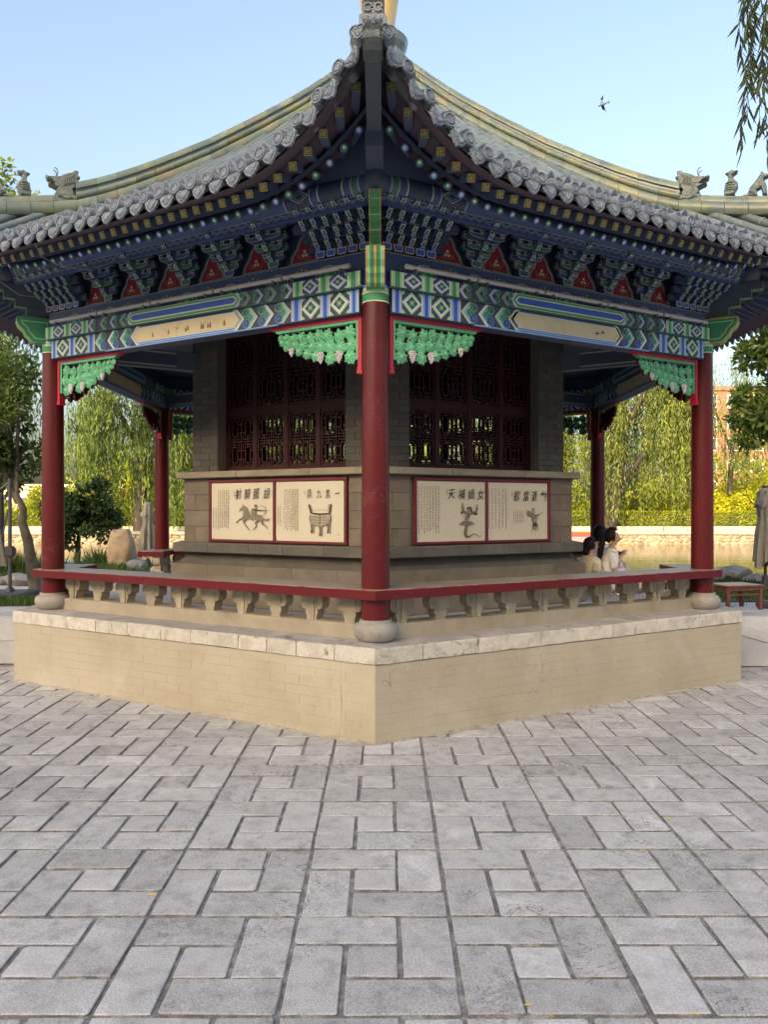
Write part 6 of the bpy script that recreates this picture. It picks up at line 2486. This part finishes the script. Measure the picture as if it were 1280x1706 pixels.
# willow overhead, right: trunk stands outside the picture
wt_ = thing('willow_tree', 'willow with long dark hanging leaves against the sky near the roof', 'tree', (5.6, -4.6, 0))
m = MB()
limb(m, [(0, 0, -0.05), (0.05, 0, 2.0), (-0.1, 0, 4.2), (-0.5, 0, 5.6)], 0.2, 0.12, 'bark', 10)
limb(m, [(-0.5, 0, 5.6), (-1.4, -0.1, 6.1), (-2.4, -0.2, 6.2), (-3.35, -0.25, 5.9)], 0.09, 0.02, 'bark', 8)
ob('trunk', m.mesh('trunk', 60), wt_)
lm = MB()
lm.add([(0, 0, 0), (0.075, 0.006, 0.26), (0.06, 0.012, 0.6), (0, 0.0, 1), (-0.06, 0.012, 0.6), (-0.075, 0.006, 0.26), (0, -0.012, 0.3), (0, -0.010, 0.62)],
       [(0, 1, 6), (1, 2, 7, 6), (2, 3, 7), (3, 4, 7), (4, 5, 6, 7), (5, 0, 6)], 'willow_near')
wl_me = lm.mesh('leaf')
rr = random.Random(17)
nleaf = 0
tm = MB()
for (px, ytop, ybot, d) in ((1243, -60, 250, 4.5), (1249, -80, 205, 4.6), (1256, -80, 150, 4.45), (1268, -80, 230, 4.55), (1277, -80, 262, 4.4), (1290, -80, 240, 4.5), (1238, -60, 100, 4.65)):
    pts = []
    k = 9
    for i in range(k + 1):
        q = at(px + rr.uniform(-3, 3) + 4 * math.sin(i * 0.7 + px), ytop + (ybot - ytop) * i / k, d)
        pts.append(q - Vector((5.6, -4.6, 0)))
    start = Vector((-3.35 + (px - 1255) / 60, -0.25, 5.9 - abs(px - 1255) / 200))
    tm.tube([start] + pts, [0.006] + [0.0045 - 0.003 * i / k for i in range(k + 1)], 5, 'bark')
    f0 = max(0.0, (-25 - ytop) / (ybot - ytop))
    L = (pts[-1] - pts[0]).length * (1 - f0)
    n = int(L / 0.0235)
    for i in range(n):
        t = (f0 + (1 - f0) * (i + 0.5) / n) * k * 0.999
        p = pts[int(t)].lerp(pts[min(k, int(t) + 1)], t - int(t))
        if nleaf >= 290:
            break
        a = rr.uniform(0, 2 * math.pi)
        tilt = RAD(180 - rr.uniform(12, 42))
        M = T(*p) @ RZ(a) @ RX(tilt) @ RZ(rr.uniform(0, 6)) @ S3(*(3 * [rr.uniform(0.085, 0.15)]))
        ob('leaf', wl_me, wt_, M)
        nleaf += 1
ob('twigs', tm, wt_)

# ================================================================== BANK ROCKS, UMBRELLAS, TABLE, BOAT, BUILDINGS, BIRD, LEAVES
def rock(name, label, loc, size, mt, seed, cat='rock', group=None, sq=1.0):
    bm = bmesh.new()
    bmesh.ops.create_icosphere(bm, subdivisions=3, radius=1.0)
    rk = random.Random(seed)
    planes = [(Vector((rk.uniform(-1, 1), rk.uniform(-1, 1), rk.uniform(-0.6, 1))).normalized(), rk.uniform(0.55, 0.9) + (0.22 if sq > 1 else 0)) for _ in range(14)]
    for v in bm.verts:
        if sq > 1:
            v.co = Vector([math.copysign(abs(c) ** (1 / sq), c) for c in v.co]) * 0.86
        for nrm, dd in planes:
            e = v.co.dot(nrm) - dd
            if e > 0:
                v.co -= nrm * e * 0.92
        v.co *= 1 + 0.05 * math.sin(v.co.x * 9 + seed) * math.cos(v.co.z * 7)
        v.co = Vector((v.co.x * size[0], v.co.y * size[1], v.co.z * size[2]))
    zmin = min(v.co.z for v in bm.verts)
    for v in bm.verts:
        v.co.z -= zmin * 0.8
    me = bpy.data.meshes.new(name)
    bm.to_mesh(me)
    bm.free()
    me.materials.append(MATS[mt])
    me.polygons.foreach_set('use_smooth', [True] * len(me.polygons))
    me.set_sharp_from_angle(angle=RAD(28))
    tag(ob(name, me, loc=loc), label, cat, group)


b = at(204, 943, 15.4)
rock('boulder', 'tall tan standing boulder at the river edge', (b.x, b.y, TZ - 0.03), (0.30, 0.26, 0.50), 'tan_rock', 3, 'boulder', None, 3.4)
b = at(231, 950, 14.5)
rock('bank_rock', 'small jagged grey rock beside the tan boulder', (b.x, b.y, TZ - 0.03), (0.28, 0.2, 0.13), 'rock', 5)
for i, (px, py, d, sz, lab) in enumerate(((1218, 975, 12.3, (0.42, 0.28, 0.17), 'angular pale bank rock behind the small red table'), (1262, 975, 12.0, (0.3, 0.2, 0.10), 'low flat bank rock behind the right folded umbrella'),
                                          (1190, 975, 12.2, (0.22, 0.2, 0.14), 'rounded bank rock beside the right red column'), (36, 985, 11.6, (0.34, 0.24, 0.12), 'pale flat rock behind the umbrella base'), (12, 985, 11.9, (0.26, 0.2, 0.09), 'low grey rock at the foot of the reeds'))):
    b = at(px, py, d)
    rock('bank_rock', lab, (b.x, b.y, TZ - 0.03), sz, 'rock', 20 + i)


def folded_umbrella(label, base, ztop, zbot, rtop, rbot, zb, seed, sx=1.0):
    t = thing('folded_umbrella', label, 'umbrella', (base[0], base[1], zb))
    rk = random.Random(seed)
    m = MB()
    n, rows = 40, 15
    vs, fs = [], []
    ph = [rk.uniform(0, 6) for _ in range(4)]
    for i in range(rows + 1):
        f = i / rows
        z = ztop + (zbot - ztop) * f
        rbase = rtop + (rbot - rtop) * f
        pinch = 1 - 0.22 * math.exp(-((f - 0.38) / 0.10) ** 2)
        for q in range(n):
            a = 2 * math.pi * q / n
            fold = 1 + (0.10 + 0.20 * f) * math.cos(8 * a + ph[0] + 0.8 * math.sin(3 * f + a)) + 0.08 * f * math.cos(3 * a + ph[1])
            zz = z + (0.06 * math.cos(4 * a + ph[2]) if i == rows else 0) - zb
            vs.append((rbase * pinch * fold * math.cos(a), rbase * pinch * fold * math.sin(a), zz))
    for i in range(rows):
        for q in range(n):
            k2 = (q + 1) % n
            fs.append((i * n + q, i * n + k2, (i + 1) * n + k2, (i + 1) * n + q))
    fs.append(tuple(range(n)))
    m.add(vs, fs, 'canvas')
    ob('canopy', m.mesh('canopy', 80), t)
    # vent flap over the shoulder
    m = MB()
    vs, fs = [], []
    for i in range(5):
        f = i / 4
        for q in range(n):
            a = 2 * math.pi * q / n
            rr_ = (rtop * 0.7 + (rtop * 1.35 - rtop * 0.7) * f) * (1 + 0.14 * f * math.cos(8 * a + ph[3]))
            vs.append((rr_ * math.cos(a), rr_ * math.sin(a), ztop - zb + 0.05 - 0.26 * f + (0.03 * math.cos(5 * a + ph[1]) if i == 4 else 0)))
    for i in range(4):
        for q in range(n):
            k2 = (q + 1) % n
            fs.append((i * n + q, i * n + k2, (i + 1) * n + k2, (i + 1) * n + q))
    fs.append(tuple(range(n)))
    m.add(vs, fs, 'canvas')
    ob('vent_flap', m.mesh('vent_flap', 80), t)
    m = MB()
    m.tube([(0, 0, 0.0), (0, 0, ztop - zb + 0.07)], 0.022, 10, 'dark_metal')
    m.lathe([(0.04, ztop - zb + 0.05), (0.05, ztop - zb + 0.06), (0.04, ztop - zb + 0.085)], 12, 'dark_metal')
    ob('pole', m, t)
    m = MB()
    m.lathe([(0.26, 0), (0.27, 0.02), (0.25, 0.06), (0.06, 0.075), (0.045, 0.2), (0.03, 0.21)], 24, 'dark_metal')
    ob('base', m.mesh('base', 40), t)


b = at(246, 840, 14.2)
folded_umbrella('beige folded parasol standing beside the tan boulder', (b.x, b.y), 1.73, 0.80, 0.085, 0.155, TZ, 4)
b = at(1276, 820, 10.9)
folded_umbrella('beige folded parasol standing beyond the small red table', (b.x, b.y), 1.90, 0.86, 0.10, 0.135, TZ, 9)

# cantilever umbrella at the left edge
b = at(16, 995, 10.1)
cu_ = thing('cantilever_umbrella', 'dark post of a folded cantilever umbrella on a black slab base', 'umbrella', (b.x, b.y, TZ))
m = MB()
m.cbox(-0.32, 0.26, -0.28, 0.28, 0, 0.065, 0.012, 'dark_metal')
ob('base', m, cu_)
m = MB()
m.tube([(0, 0, 0.06), (0, 0, 1.55)], 0.024, 12, 'grey_metal')
m.lathe([(0.06, 0.064), (0.05, 0.10), (0.03, 0.12)], 16, 'dark_metal')
ob('post', m.mesh('post', 40), cu_)
m = MB()
m.cbox(-0.05, 0.06, -0.05, 0.03, 0.52, 0.66, 0.012, 'dark_metal')
m.tube([(0.06, -0.02, 0.64), (0.085, -0.02, 0.63), (0.085, -0.02, 0.54), (0.05, -0.02, 0.53)], 0.010, 8, 'dark_metal')
ob('crank', m.mesh('crank', 40), cu_)
m = MB()
m.tube([(0, 0, 1.50), (-0.35, 0, 1.25), (-0.75, 0, 1.7)], 0.018, 8, 'grey_metal')
m.tube([(-0.02, 0, 1.15), (-0.12, 0, 0.7)], 0.012, 8, 'grey_metal')
ob('arm', m, cu_)
m = MB()
vs, fs = [], []
for i in range(10):
    f = i / 9
    for q in range(24):
        a = 2 * math.pi * q / 24
        rq = (0.04 + 0.09 * f) * (1 + 0.25 * math.cos(6 * a + f))
        vs.append((-0.26 + 0.08 * f + rq * math.cos(a), rq * math.sin(a), 1.25 - 0.85 * f))
for i in range(9):
    for q in range(24):
        k2 = (q + 1) % 24
        fs.append((i * 24 + q, i * 24 + k2, (i + 1) * 24 + k2, (i + 1) * 24 + q))
m.add(vs, fs, 'canvas')
ob('canopy', m.mesh('canopy', 80), cu_)

# low wooden table on the right terrace
tb = thing('low_table', 'small red brown wooden table on the pale terrace slabs', 'table', (at(1232, 1000, 8.75).x, at(0, 0, 8.85).y, TZ), RAD(14))
m = MB()
m.cbox(-0.25, 0.25, -0.19, 0.19, 0.262, 0.285, 0.005, 'wood_red', top='wood_top')
ob('tabletop', m, tb)
for sx in (-1, 1):
    for sy in (-1, 1):
        m = MB()
        m.cbox(sx * 0.215 - 0.02, sx * 0.215 + 0.02, sy * 0.155 - 0.02, sy * 0.155 + 0.02, 0, 0.262, 0.004, 'wood_red')
        ob('leg', m, tb)
m = MB()
for sy in (-1, 1):
    m.box(-0.195, 0.195, sy * 0.155 - 0.01, sy * 0.155 + 0.01, 0.225, 0.2615, 'wood_red')
    m.box(-0.195, 0.195, sy * 0.155 - 0.007, sy * 0.155 + 0.007, 0.17, 0.185, 'wood_red')
for sx in (-1, 1):
    m.box(sx * 0.215 - 0.01, sx * 0.215 + 0.01, -0.135, 0.135, 0.225, 0.2615, 'wood_red')
ob('apron', m, tb)
# black weight box by the table
m = MB()
m.cbox(-0.12, 0.12, -0.09, 0.09, 0, 0.075, 0.02, 'dark_metal')
m.cbox(-0.06, 0.06, -0.04, 0.04, 0.074, 0.086, 0.005, 'grey_metal')
tag(ob('weight_block', m, loc=(at(1282, 0, 8.9).x, at(0, 0, 8.9).y, TZ)), 'black rounded weight block on the terrace beside the table', 'weight')

# moored pleasure boat
b = at(978, 900, 40)
bt = thing('pleasure_boat', 'red and pink pleasure boat moored by the far embankment', 'boat', (b.x - 0.6, b.y, WZ - 0.05))
m = MB()
hull = []
for x, w0, z in ((-1.6, 0.45, 0.62), (-1.2, 0.62, 0.58), (0.6, 0.62, 0.58), (1.3, 0.35, 0.66), (1.6, 0.02, 0.74)):
    hull.append((x, w0, z))
vs, fs = [], []
for x, w0, z in hull:
    vs += [(x, -w0, z), (x * 0.93, -w0 * 0.7, 0), (x * 0.93, w0 * 0.7, 0), (x, w0, z)]
for i in range(len(hull) - 1):
    b0 = 4 * i
    fs += [(b0, b0 + 4, b0 + 5, b0 + 1), (b0 + 1, b0 + 5, b0 + 6, b0 + 2), (b0 + 2, b0 + 6, b0 + 7, b0 + 3), (b0 + 3, b0 + 7, b0 + 4, b0)]
fs += [(0, 1, 2, 3)]
m.add(vs, fs, 'boat_pink')
ob('hull', m, bt)
m = MB()
m.cbox(-1.2, 0.7, -0.5, 0.5, 0.60, 0.78, 0.03, 'boat_red')
ob('cabin', m, bt)
m = MB()
m.cbox(-1.3, 0.85, -0.6, 0.6, 0.785, 0.87, 0.03, 'boat_orange')
m.cbox(-1.25, 0.8, -0.55, 0.55, 0.875, 0.97, 0.03, 'white')
ob('canopy', m, bt)


# buildings
def building(label, loc, w, d, h, mt, nx, nz, rot=0, name='tall_block'):
    t = thing(name, label, 'building', loc, rot)
    m = MB()
    m.box(-w / 2, w / 2, 0, d, 0, h, mt)
    ob('wall', m, t)
    m = MB()
    m.box(-w / 2 - 0.3, w / 2 + 0.3, -0.3, d + 0.3, h, h + 0.5, mt)
    ob('roof_edge', m, t)
    sx, sz = w / nx, h / nz
    me = MB()
    me.box(-sx * 0.28, sx * 0.28, -0.05, 0.0, -sz * 0.3, sz * 0.3, 'white')
    wm_ = me.mesh('window')
    me = MB()
    me.box(-sx * 0.24, sx * 0.24, -0.07, -0.04, -sz * 0.26, sz * 0.26, 'window_far')
    pm_ = me.mesh('pane')
    for i in range(nx):
        for k in range(nz):
            w_ = ob('window', wm_, t, T(-w / 2 + sx * (i + 0.5), -0.002, sz * (k + 0.5)))
            ob('pane', pm_, w_)


b = at(1262, 880, 92)
building('red brick apartment block half hidden by willow strands', (b.x, b.y, FZ), 14, 10, 15.5, 'brick_far', 5, 6)
b = at(95, 880, 75)
building('low cream walled house beyond the left willows', (b.x, b.y, FZ), 14, 8, 3.2, 'plaster_far', 5, 1, name='house')
# unseen block added behind the viewer, its height set to shade the court
BY = -62.0
hgt = 8.7 + (0 - BY) / SUN_TRAVEL.y * math.tan(RAD(SUN_EL))
shade_block = thing('tall_block', 'long pale block added unseen behind the viewer to shade the court', 'building', (BY * SUN_TRAVEL.x / SUN_TRAVEL.y, BY, 0), RAD(180))
m = MB()
m.box(-65, 65, 0, 12, 0, hgt - 0.6, 'plaster_far')
ob('wall', m, shade_block)
m = MB()
m.box(-65.5, 65.5, -0.4, 12.4, hgt - 0.6, hgt, 'coping')
ob('roof_edge', m, shade_block)
me = MB()
me.box(-1.0, 1.0, -0.05, 0.04, -0.8, 0.8, 'window_far')
wm_ = me.mesh('window')
for i in range(26):
    for k in range(7):
        ob('window', wm_, shade_block, T(-62.5 + i * 5, -0.002, 2 + k * 3.2))

# bird
bd = at(1005, 174, 16)

m = MB()
m.tube([(-0.11, 0, -0.012), (-0.06, 0, 0.0), (0.0, 0, 0.004), (0.055, 0, 0.006), (0.085, 0, 0.008), (0.105, 0, 0.004)], [0.006, 0.018, 0.028, 0.022, 0.016, 0.003], 8, 'bird')
for sy in (-1, 1):
    m.add([(0.04, sy * 0.015, 0.012), (-0.02, sy * 0.015, 0.010), (-0.035, sy * 0.085, 0.045), (0.015, sy * 0.10, 0.06), (-0.06, sy * 0.185, 0.035), (0.03, sy * 0.02, 0.0), (-0.02, sy * 0.02, 0.0)],
          [(0, 1, 2, 3), (3, 2, 4), (5, 6, 2, 3), (0, 3, 5)], 'bird')
m.add([(-0.10, -0.012, -0.012), (-0.10, 0.012, -0.012), (-0.155, 0.03, -0.016), (-0.145, 0, -0.016), (-0.155, -0.03, -0.016), (-0.1, 0, -0.004)], [(0, 1, 2, 3, 4), (0, 1, 5)], 'bird')
o = ob('bird', m.mesh('bird', 50), M=T(*bd) @ RX(RAD(-62)) @ RZ(RAD(160)) @ S3(0.95, 0.95, 0.95))
tag(o, 'small dark bird gliding in the sky beside the roof', 'bird')

# fallen leaves on the paving
lm = MB()
lm.add([(-0.5, 0, 0.02), (-0.2, 0.13, 0.10), (0.15, 0.14, 0.12), (0.5, 0.02, 0.03), (0.15, -0.12, 0.10), (-0.2, -0.13, 0.09), (-0.15, 0, 0.0), (0.2, 0.0, 0.0)],
       [(0, 6, 1), (1, 6, 7, 2), (2, 7, 3), (3, 7, 4), (4, 7, 6, 5), (5, 6, 0)], 'yellow_leaf')
fl_me = lm.mesh('fallen_leaf')
rr = random.Random(12)
for px, py, s in ((252, 1492, .05), (475, 1432, .035), (885, 1322, .045), (1118, 1365, .045), (880, 1675, .035), (918, 1693, .035), (1070, 1417, .035), (1225, 1396, .03), (1046, 1498, .03), (862, 1513, .03), (1000, 1510, .028), (1022, 1600, .03), (132, 1432, .03), (320, 1508, .025), (628, 1530, .02),
                  (1160, 1690, .03), (1095, 1362, .03), (885, 1523, .02), (500, 1470, .02), (1000, 1395, .02)):
    d = 1.65 * 1276 / (py - 848)
    p = at(px, py, d)
    o = ob('fallen_leaf', fl_me, M=T(p.x, p.y, 0.0015) @ RZ(rr.uniform(0, 6.28)) @ S3(s, s, s * 0.5))
    tag(o, 'small yellow fallen leaf lying on the grey paving', 'leaf', 'fallen leaves on the paving')

# ================================================================== PEOPLE
def skin(name, V, E, Rr, mt, sub=2, root=0):
    me = bpy.data.meshes.new(name)
    me.from_pydata([tuple(v) for v in V], E, [])
    o = bpy.data.objects.new(name, me)
    COL.objects.link(o)
    md = o.modifiers.new('s', 'SKIN')
    md.use_smooth_shade = True
    for i, s in enumerate(me.skin_vertices[0].data):
        r_ = Rr[i]
        s.radius = r_ if isinstance(r_, tuple) else (r_, r_)
        s.use_root = (i == root)
    sb = o.modifiers.new('b', 'SUBSURF')
    sb.levels = sb.render_levels = sub
    dg = bpy.context.evaluated_depsgraph_get()
    out = bpy.data.meshes.new_from_object(o.evaluated_get(dg))
    bpy.data.objects.remove(o)
    out.materials.clear()
    out.materials.append(MATS[mt])
    out.polygons.foreach_set('use_smooth', [True] * len(out.polygons))
    return out


class Sk:
    def __init__(s):
        s.V, s.E, s.R = [], [], []

    def chain(s, pts, start=None):
        prev = start
        idx = []
        for p, r in pts:
            s.V.append(Vector(p))
            s.R.append(r)
            i = len(s.V) - 1
            if prev is not None:
                s.E.append((prev, i))
            prev = i
            idx.append(i)
        return idx

    def hand(s, wrist, dir_, up_, k=1.0, side=1):
        """palm and five curled fingers grown from the wrist vertex"""
        w = s.V[wrist]
        d = Vector(dir_).normalized()
        u = Vector(up_).normalized()
        a = d.cross(u).normalized() * side
        palm = s.chain([(w + d * 0.045 * k, (0.020 * k, 0.013 * k)), (w + d * 0.085 * k, (0.026 * k, 0.012 * k))], wrist)
        for i, (off, ln) in enumerate(((-0.026, 0.05), (-0.009, 0.062), (0.009, 0.058), (0.026, 0.045))):
            b0 = w + d * 0.095 * k + a * off * k
            s.chain([(b0, 0.0085 * k), (b0 + d * ln * 0.55 * k - u * 0.008 * k, 0.008 * k), (b0 + d * ln * 0.85 * k - u * 0.028 * k, 0.0065 * k)], palm[1])
        t0 = w + d * 0.045 * k + a * 0.028 * k
        s.chain([(t0, 0.009 * k), (t0 + d * 0.03 * k + a * 0.014 * k - u * 0.01 * k, 0.008 * k), (t0 + d * 0.052 * k + a * 0.012 * k - u * 0.02 * k, 0.0065 * k)], palm[0])


def person(label, loc, rotz, top_mt, leg_mt, sh=0.43, lean=0.05, hs=1.0, width=0.13, arm_l=None, arm_r=None, head_yaw=0.0, hair='cap', skirt=False):
    """seated on the floor facing local +x; sh = shoulder height above floor"""
    t = thing('person', label, 'person', loc, rotz)
    b = Sk()
    pel = b.chain([((0, 0, 0.095), 0.085)])[0]
    sp = b.chain([((lean * 0.3, 0, sh * 0.45), (0.075, 0.085)), ((lean * 0.7, 0, sh * 0.78), (0.075, 0.10)), ((lean, 0, sh), (0.055, 0.075)), ((lean + 0.012, 0, sh + 0.055 * hs), 0.038 * hs), ((lean + 0.022, 0, sh + 0.10 * hs), 0.042 * hs)], pel)
    hc = Vector((lean + 0.03, 0, sh + 0.165 * hs))
    hd = b.chain([(hc + Vector((0.012, 0, -0.035 * hs)), (0.062 * hs, 0.056 * hs)), (hc + Vector((0.004, 0, 0.02 * hs)), (0.080 * hs, 0.066 * hs)), (hc + Vector((-0.008, 0, 0.07 * hs)), (0.06 * hs, 0.052 * hs))], sp[-1])
    cy, sy_ = math.cos(head_yaw), math.sin(head_yaw)

    def hp(x, y, z):
        x, y = x * hs, y * hs
        return hc + Vector((x * cy - y * sy_, x * sy_ + y * cy, z * hs))
    b.chain([(hp(0.078, 0, -0.012), 0.016 * hs), (hp(0.094, 0, -0.018), 0.009 * hs)], hd[0])     # nose
    for s_ in (-1, 1):
        b.chain([(hp(-0.005, s_ * 0.066, -0.01), 0.014 * hs)], hd[1])                              # ears
    tops = Sk()
    tp = tops.chain([((0, 0, 0.10), (0.105, 0.125)), ((lean * 0.3, 0, sh * 0.45), (0.098, 0.112)), ((lean * 0.7, 0, sh * 0.78), (0.092, 0.118)), ((lean, 0, sh), (0.074, 0.102)), ((lean + 0.008, 0, sh + 0.03), 0.056)])
    legs = Sk()
    lp = legs.chain([((0, 0, 0.095), (0.098, 0.12))])[0]
    for s_, arm in ((-1, arm_r), (1, arm_l)):
        shp = Vector((lean, s_ * width, sh - 0.012))
        el, wr, hdir = arm
        el, wr = Vector(el), Vector(wr)
        ch = b.chain([(shp, 0.042), (shp.lerp(el, 0.5), 0.036), (el, 0.030), (el.lerp(wr, 0.5), 0.029), (wr, 0.020)], sp[2])
        b.hand(ch[-1], hdir, (0, 0, 1), 0.95 * hs, -s_)
        tops.chain([(shp, 0.066), (shp.lerp(el, 0.45), 0.060), (shp.lerp(el, 0.80), 0.062)], tp[3])
        # legs, crossed low in front
        kn = Vector((0.33, s_ * 0.20, 0.115))
        an = Vector((0.40, -s_ * 0.02 + s_ * 0.05, 0.05))
        b.chain([((0.06, s_ * 0.08, 0.095), 0.075), ((0.2, s_ * 0.15, 0.11), 0.066), (kn, 0.052), (kn.lerp(an, 0.5), 0.045), (an, 0.032), (an + Vector((0.07, 0.0, -0.012)), 0.028), (an + Vector((0.13, 0.0, -0.02)), 0.022)], pel)
        legs.chain([((0.06, s_ * 0.08, 0.10), 0.092), ((0.2, s_ * 0.15, 0.112), 0.085), (kn, 0.068), (kn.lerp(an, 0.55), 0.058)], lp)
    ob('body', skin('body', b.V, b.E, b.R, 'skin', 2), t)
    ob('shirt', skin('shirt', tops.V, tops.E, tops.R, top_mt, 2), t)
    ob('trousers', skin('trousers', legs.V, legs.E, legs.R, leg_mt, 2), t)
    # hair shell: sphere pulled away from the face
    bm = bmesh.new()
    bmesh.ops.create_icosphere(bm, subdivisions=3, radius=1.0)
    for v in bm.verts:
        x, y, z = v.co
        if x > 0.30 and z < 0.60:
            v.co.x = 0.30 - (x - 0.30) * 0.4
        if z < -0.55 and x > -0.3:
            v.co.z = -0.55
        v.co *= 1 + 0.02 * math.sin(17 * y + 9 * z)
    bm.transform(T(*hp(-0.022, 0, 0.024)) @ RZ(head_yaw) @ S3(0.096 * hs, 0.083 * hs, 0.104 * hs))
    me = bpy.data.meshes.new('hair')
    bm.to_mesh(me)
    bm.free()
    me.materials.append(MATS['hair'])
    me.polygons.foreach_set('use_smooth', [True] * len(me.polygons))
    ob('hair', me, t)
    if hair != 'cap':
        hsk = Sk()
        if hair == 'pony':
            hsk.chain([(hp(-0.085, 0, 0.03), 0.032), (hp(-0.125, 0, -0.02), 0.038), (hp(-0.15, 0, -0.12), 0.042), (hp(-0.165, 0, -0.22), 0.034), (hp(-0.175, 0.0, -0.31), 0.010)])
        else:
            hsk.chain([(hp(-0.07, 0, 0.0), 0.045), (hp(-0.085, 0, -0.06), 0.05), (hp(-0.09, 0, -0.12), 0.03)])
        ob('ponytail', skin('ponytail', hsk.V, hsk.E, hsk.R, 'hair', 2), t)
    m = MB()
    for s_ in (-1, 1):
        m.lathe([(0.002, -0.004), (0.010 * hs, 0), (0.002, 0.004)], 8, 'hair', T(*hp(0.066, s_ * 0.034, 0.012)) @ RY(RAD(90)) @ S3(0.55, 1.3, 1))
        m.lathe([(0.002, -0.003), (0.014 * hs, 0), (0.002, 0.003)], 8, 'hair', T(*hp(0.070, s_ * 0.034, 0.036)) @ RY(RAD(90)) @ S3(0.25, 1.3, 1))
    m.lathe([(0.002, -0.003), (0.016 * hs, 0), (0.002, 0.003)], 8, 'trim_red', T(*hp(0.074, 0, -0.056)) @ RY(RAD(90)) @ S3(0.3, 1.0, 1))
    ob('face_features', m, t)
    return t


ZF_ = ZP
person('woman in a white short-sleeved top with a long black ponytail, seated on the floor', (at(1012, 0, 9.1).x, at(0, 0, 9.1).y, ZF_), RAD(-6), 'shirt_white', 'trousers_pale', 0.475, 0.05, 1.0, 0.125,
       arm_l=((0.14, 0.16, 0.26), (0.30, 0.10, 0.21), (1, -0.3, 0)), arm_r=((0.07, -0.165, 0.215), (0.265, -0.12, 0.205), (1, 0.15, 0.05)), hair='pony', head_yaw=0.0)
person('girl in a loose cream shirt with tied black hair, seated beside the woman', (at(982, 0, 9.0).x, at(0, 0, 9.0).y, ZF_), RAD(38), 'shirt_cream', 'trousers_pale', 0.385, 0.02, 0.92, 0.095,
       arm_l=((0.06, 0.15, 0.2), (0.2, 0.12, 0.16), (1, -0.2, 0)), arm_r=((-0.05, -0.15, 0.19), (-0.03, -0.19, 0.05), (0.2, -0.2, -0.6)), hair='bun', head_yaw=-0.35)
person('black-haired person in a lilac white shirt seated with back turned behind the woman', (at(999, 0, 9.75).x, at(0, 0, 9.75).y, ZF_), RAD(62), 'shirt_lilac', 'trousers', 0.47, 0.03, 1.08, 0.14,
       arm_l=((0.12, 0.17, 0.26), (0.26, 0.06, 0.30), (1, -0.3, 0.3)), arm_r=((0.12, -0.18, 0.27), (0.21, -0.22, 0.36), (0.5, -0.3, 0.6)), hair='cap')
# lilac bag on the woman's lap
bg = thing('bag', 'lilac cloth bag with purple base held in the lap of the woman', 'bag', (at(1036, 0, 8.86).x, at(0, 0, 8.86).y, ZP + 0.165))
m = MB()
m.lathe([(0.03, 0.025), (0.075, 0.03), (0.088, 0.07), (0.07, 0.115), (0.03, 0.14), (0.02, 0.15)], 16, 'lilac', S3(1.0, 0.8, 1))
ob('pouch', m.mesh('pouch', 60), bg)
m = MB()
m.lathe([(0.08, 0.0), (0.085, 0.01), (0.08, 0.0285), (0.03, 0.029)], 16, 'purple', S3(1.0, 0.8, 1))
ob('base', m.mesh('base', 60), bg)
m = MB()
m.tube([(-0.04, 0, 0.12), (-0.03, 0, 0.19), (0, 0, 0.215), (0.03, 0, 0.19), (0.04, 0, 0.12)], 0.006, 6, 'purple')
ob('strap', m, bg)
# white clogs on the floor
for i, (px, dy) in enumerate(((1043, 0), (1047, 0.12))):
    sh = at(px, 985, 8.75)
    t = thing('shoe', 'white clog on the pavilion floor seen between the balusters', 'shoe', (sh.x, at(0, 0, 8.75).y + dy, ZP), RAD(-5), 'white clogs')
    m = MB()
    m.plan([(-0.10, -0.03), (-0.04, -0.036), (0.06, -0.042), (0.11, -0.02), (0.115, 0.01), (0.07, 0.042), (-0.04, 0.036), (-0.10, 0.03)], 0, 0.022, 'white')
    ob('sole', m, t)
    m = MB()
    m.add([(-0.02, -0.036, 0.022), (0.06, -0.040, 0.022), (0.11, -0.018, 0.022), (0.113, 0.01, 0.022), (0.07, 0.040, 0.022), (-0.02, 0.036, 0.022), (-0.01, -0.02, 0.075), (0.05, -0.02, 0.062), (0.088, -0.01, 0.045), (0.088, 0.01, 0.045), (0.05, 0.02, 0.062), (-0.01, 0.02, 0.075)],
          [(0, 1, 7, 6), (1, 2, 8, 7), (2, 3, 9, 8), (3, 4, 10, 9), (4, 5, 11, 10), (6, 7, 10, 11), (7, 8, 9, 10)], 'white')
    ob('upper', m, t)
    m = MB()
    m.tube([(-0.01, -0.034, 0.06), (-0.08, -0.028, 0.065), (-0.1, 0, 0.068), (-0.08, 0.028, 0.065), (-0.01, 0.034, 0.06)], 0.006, 6, 'white')
    ob('heel_strap', m, t)
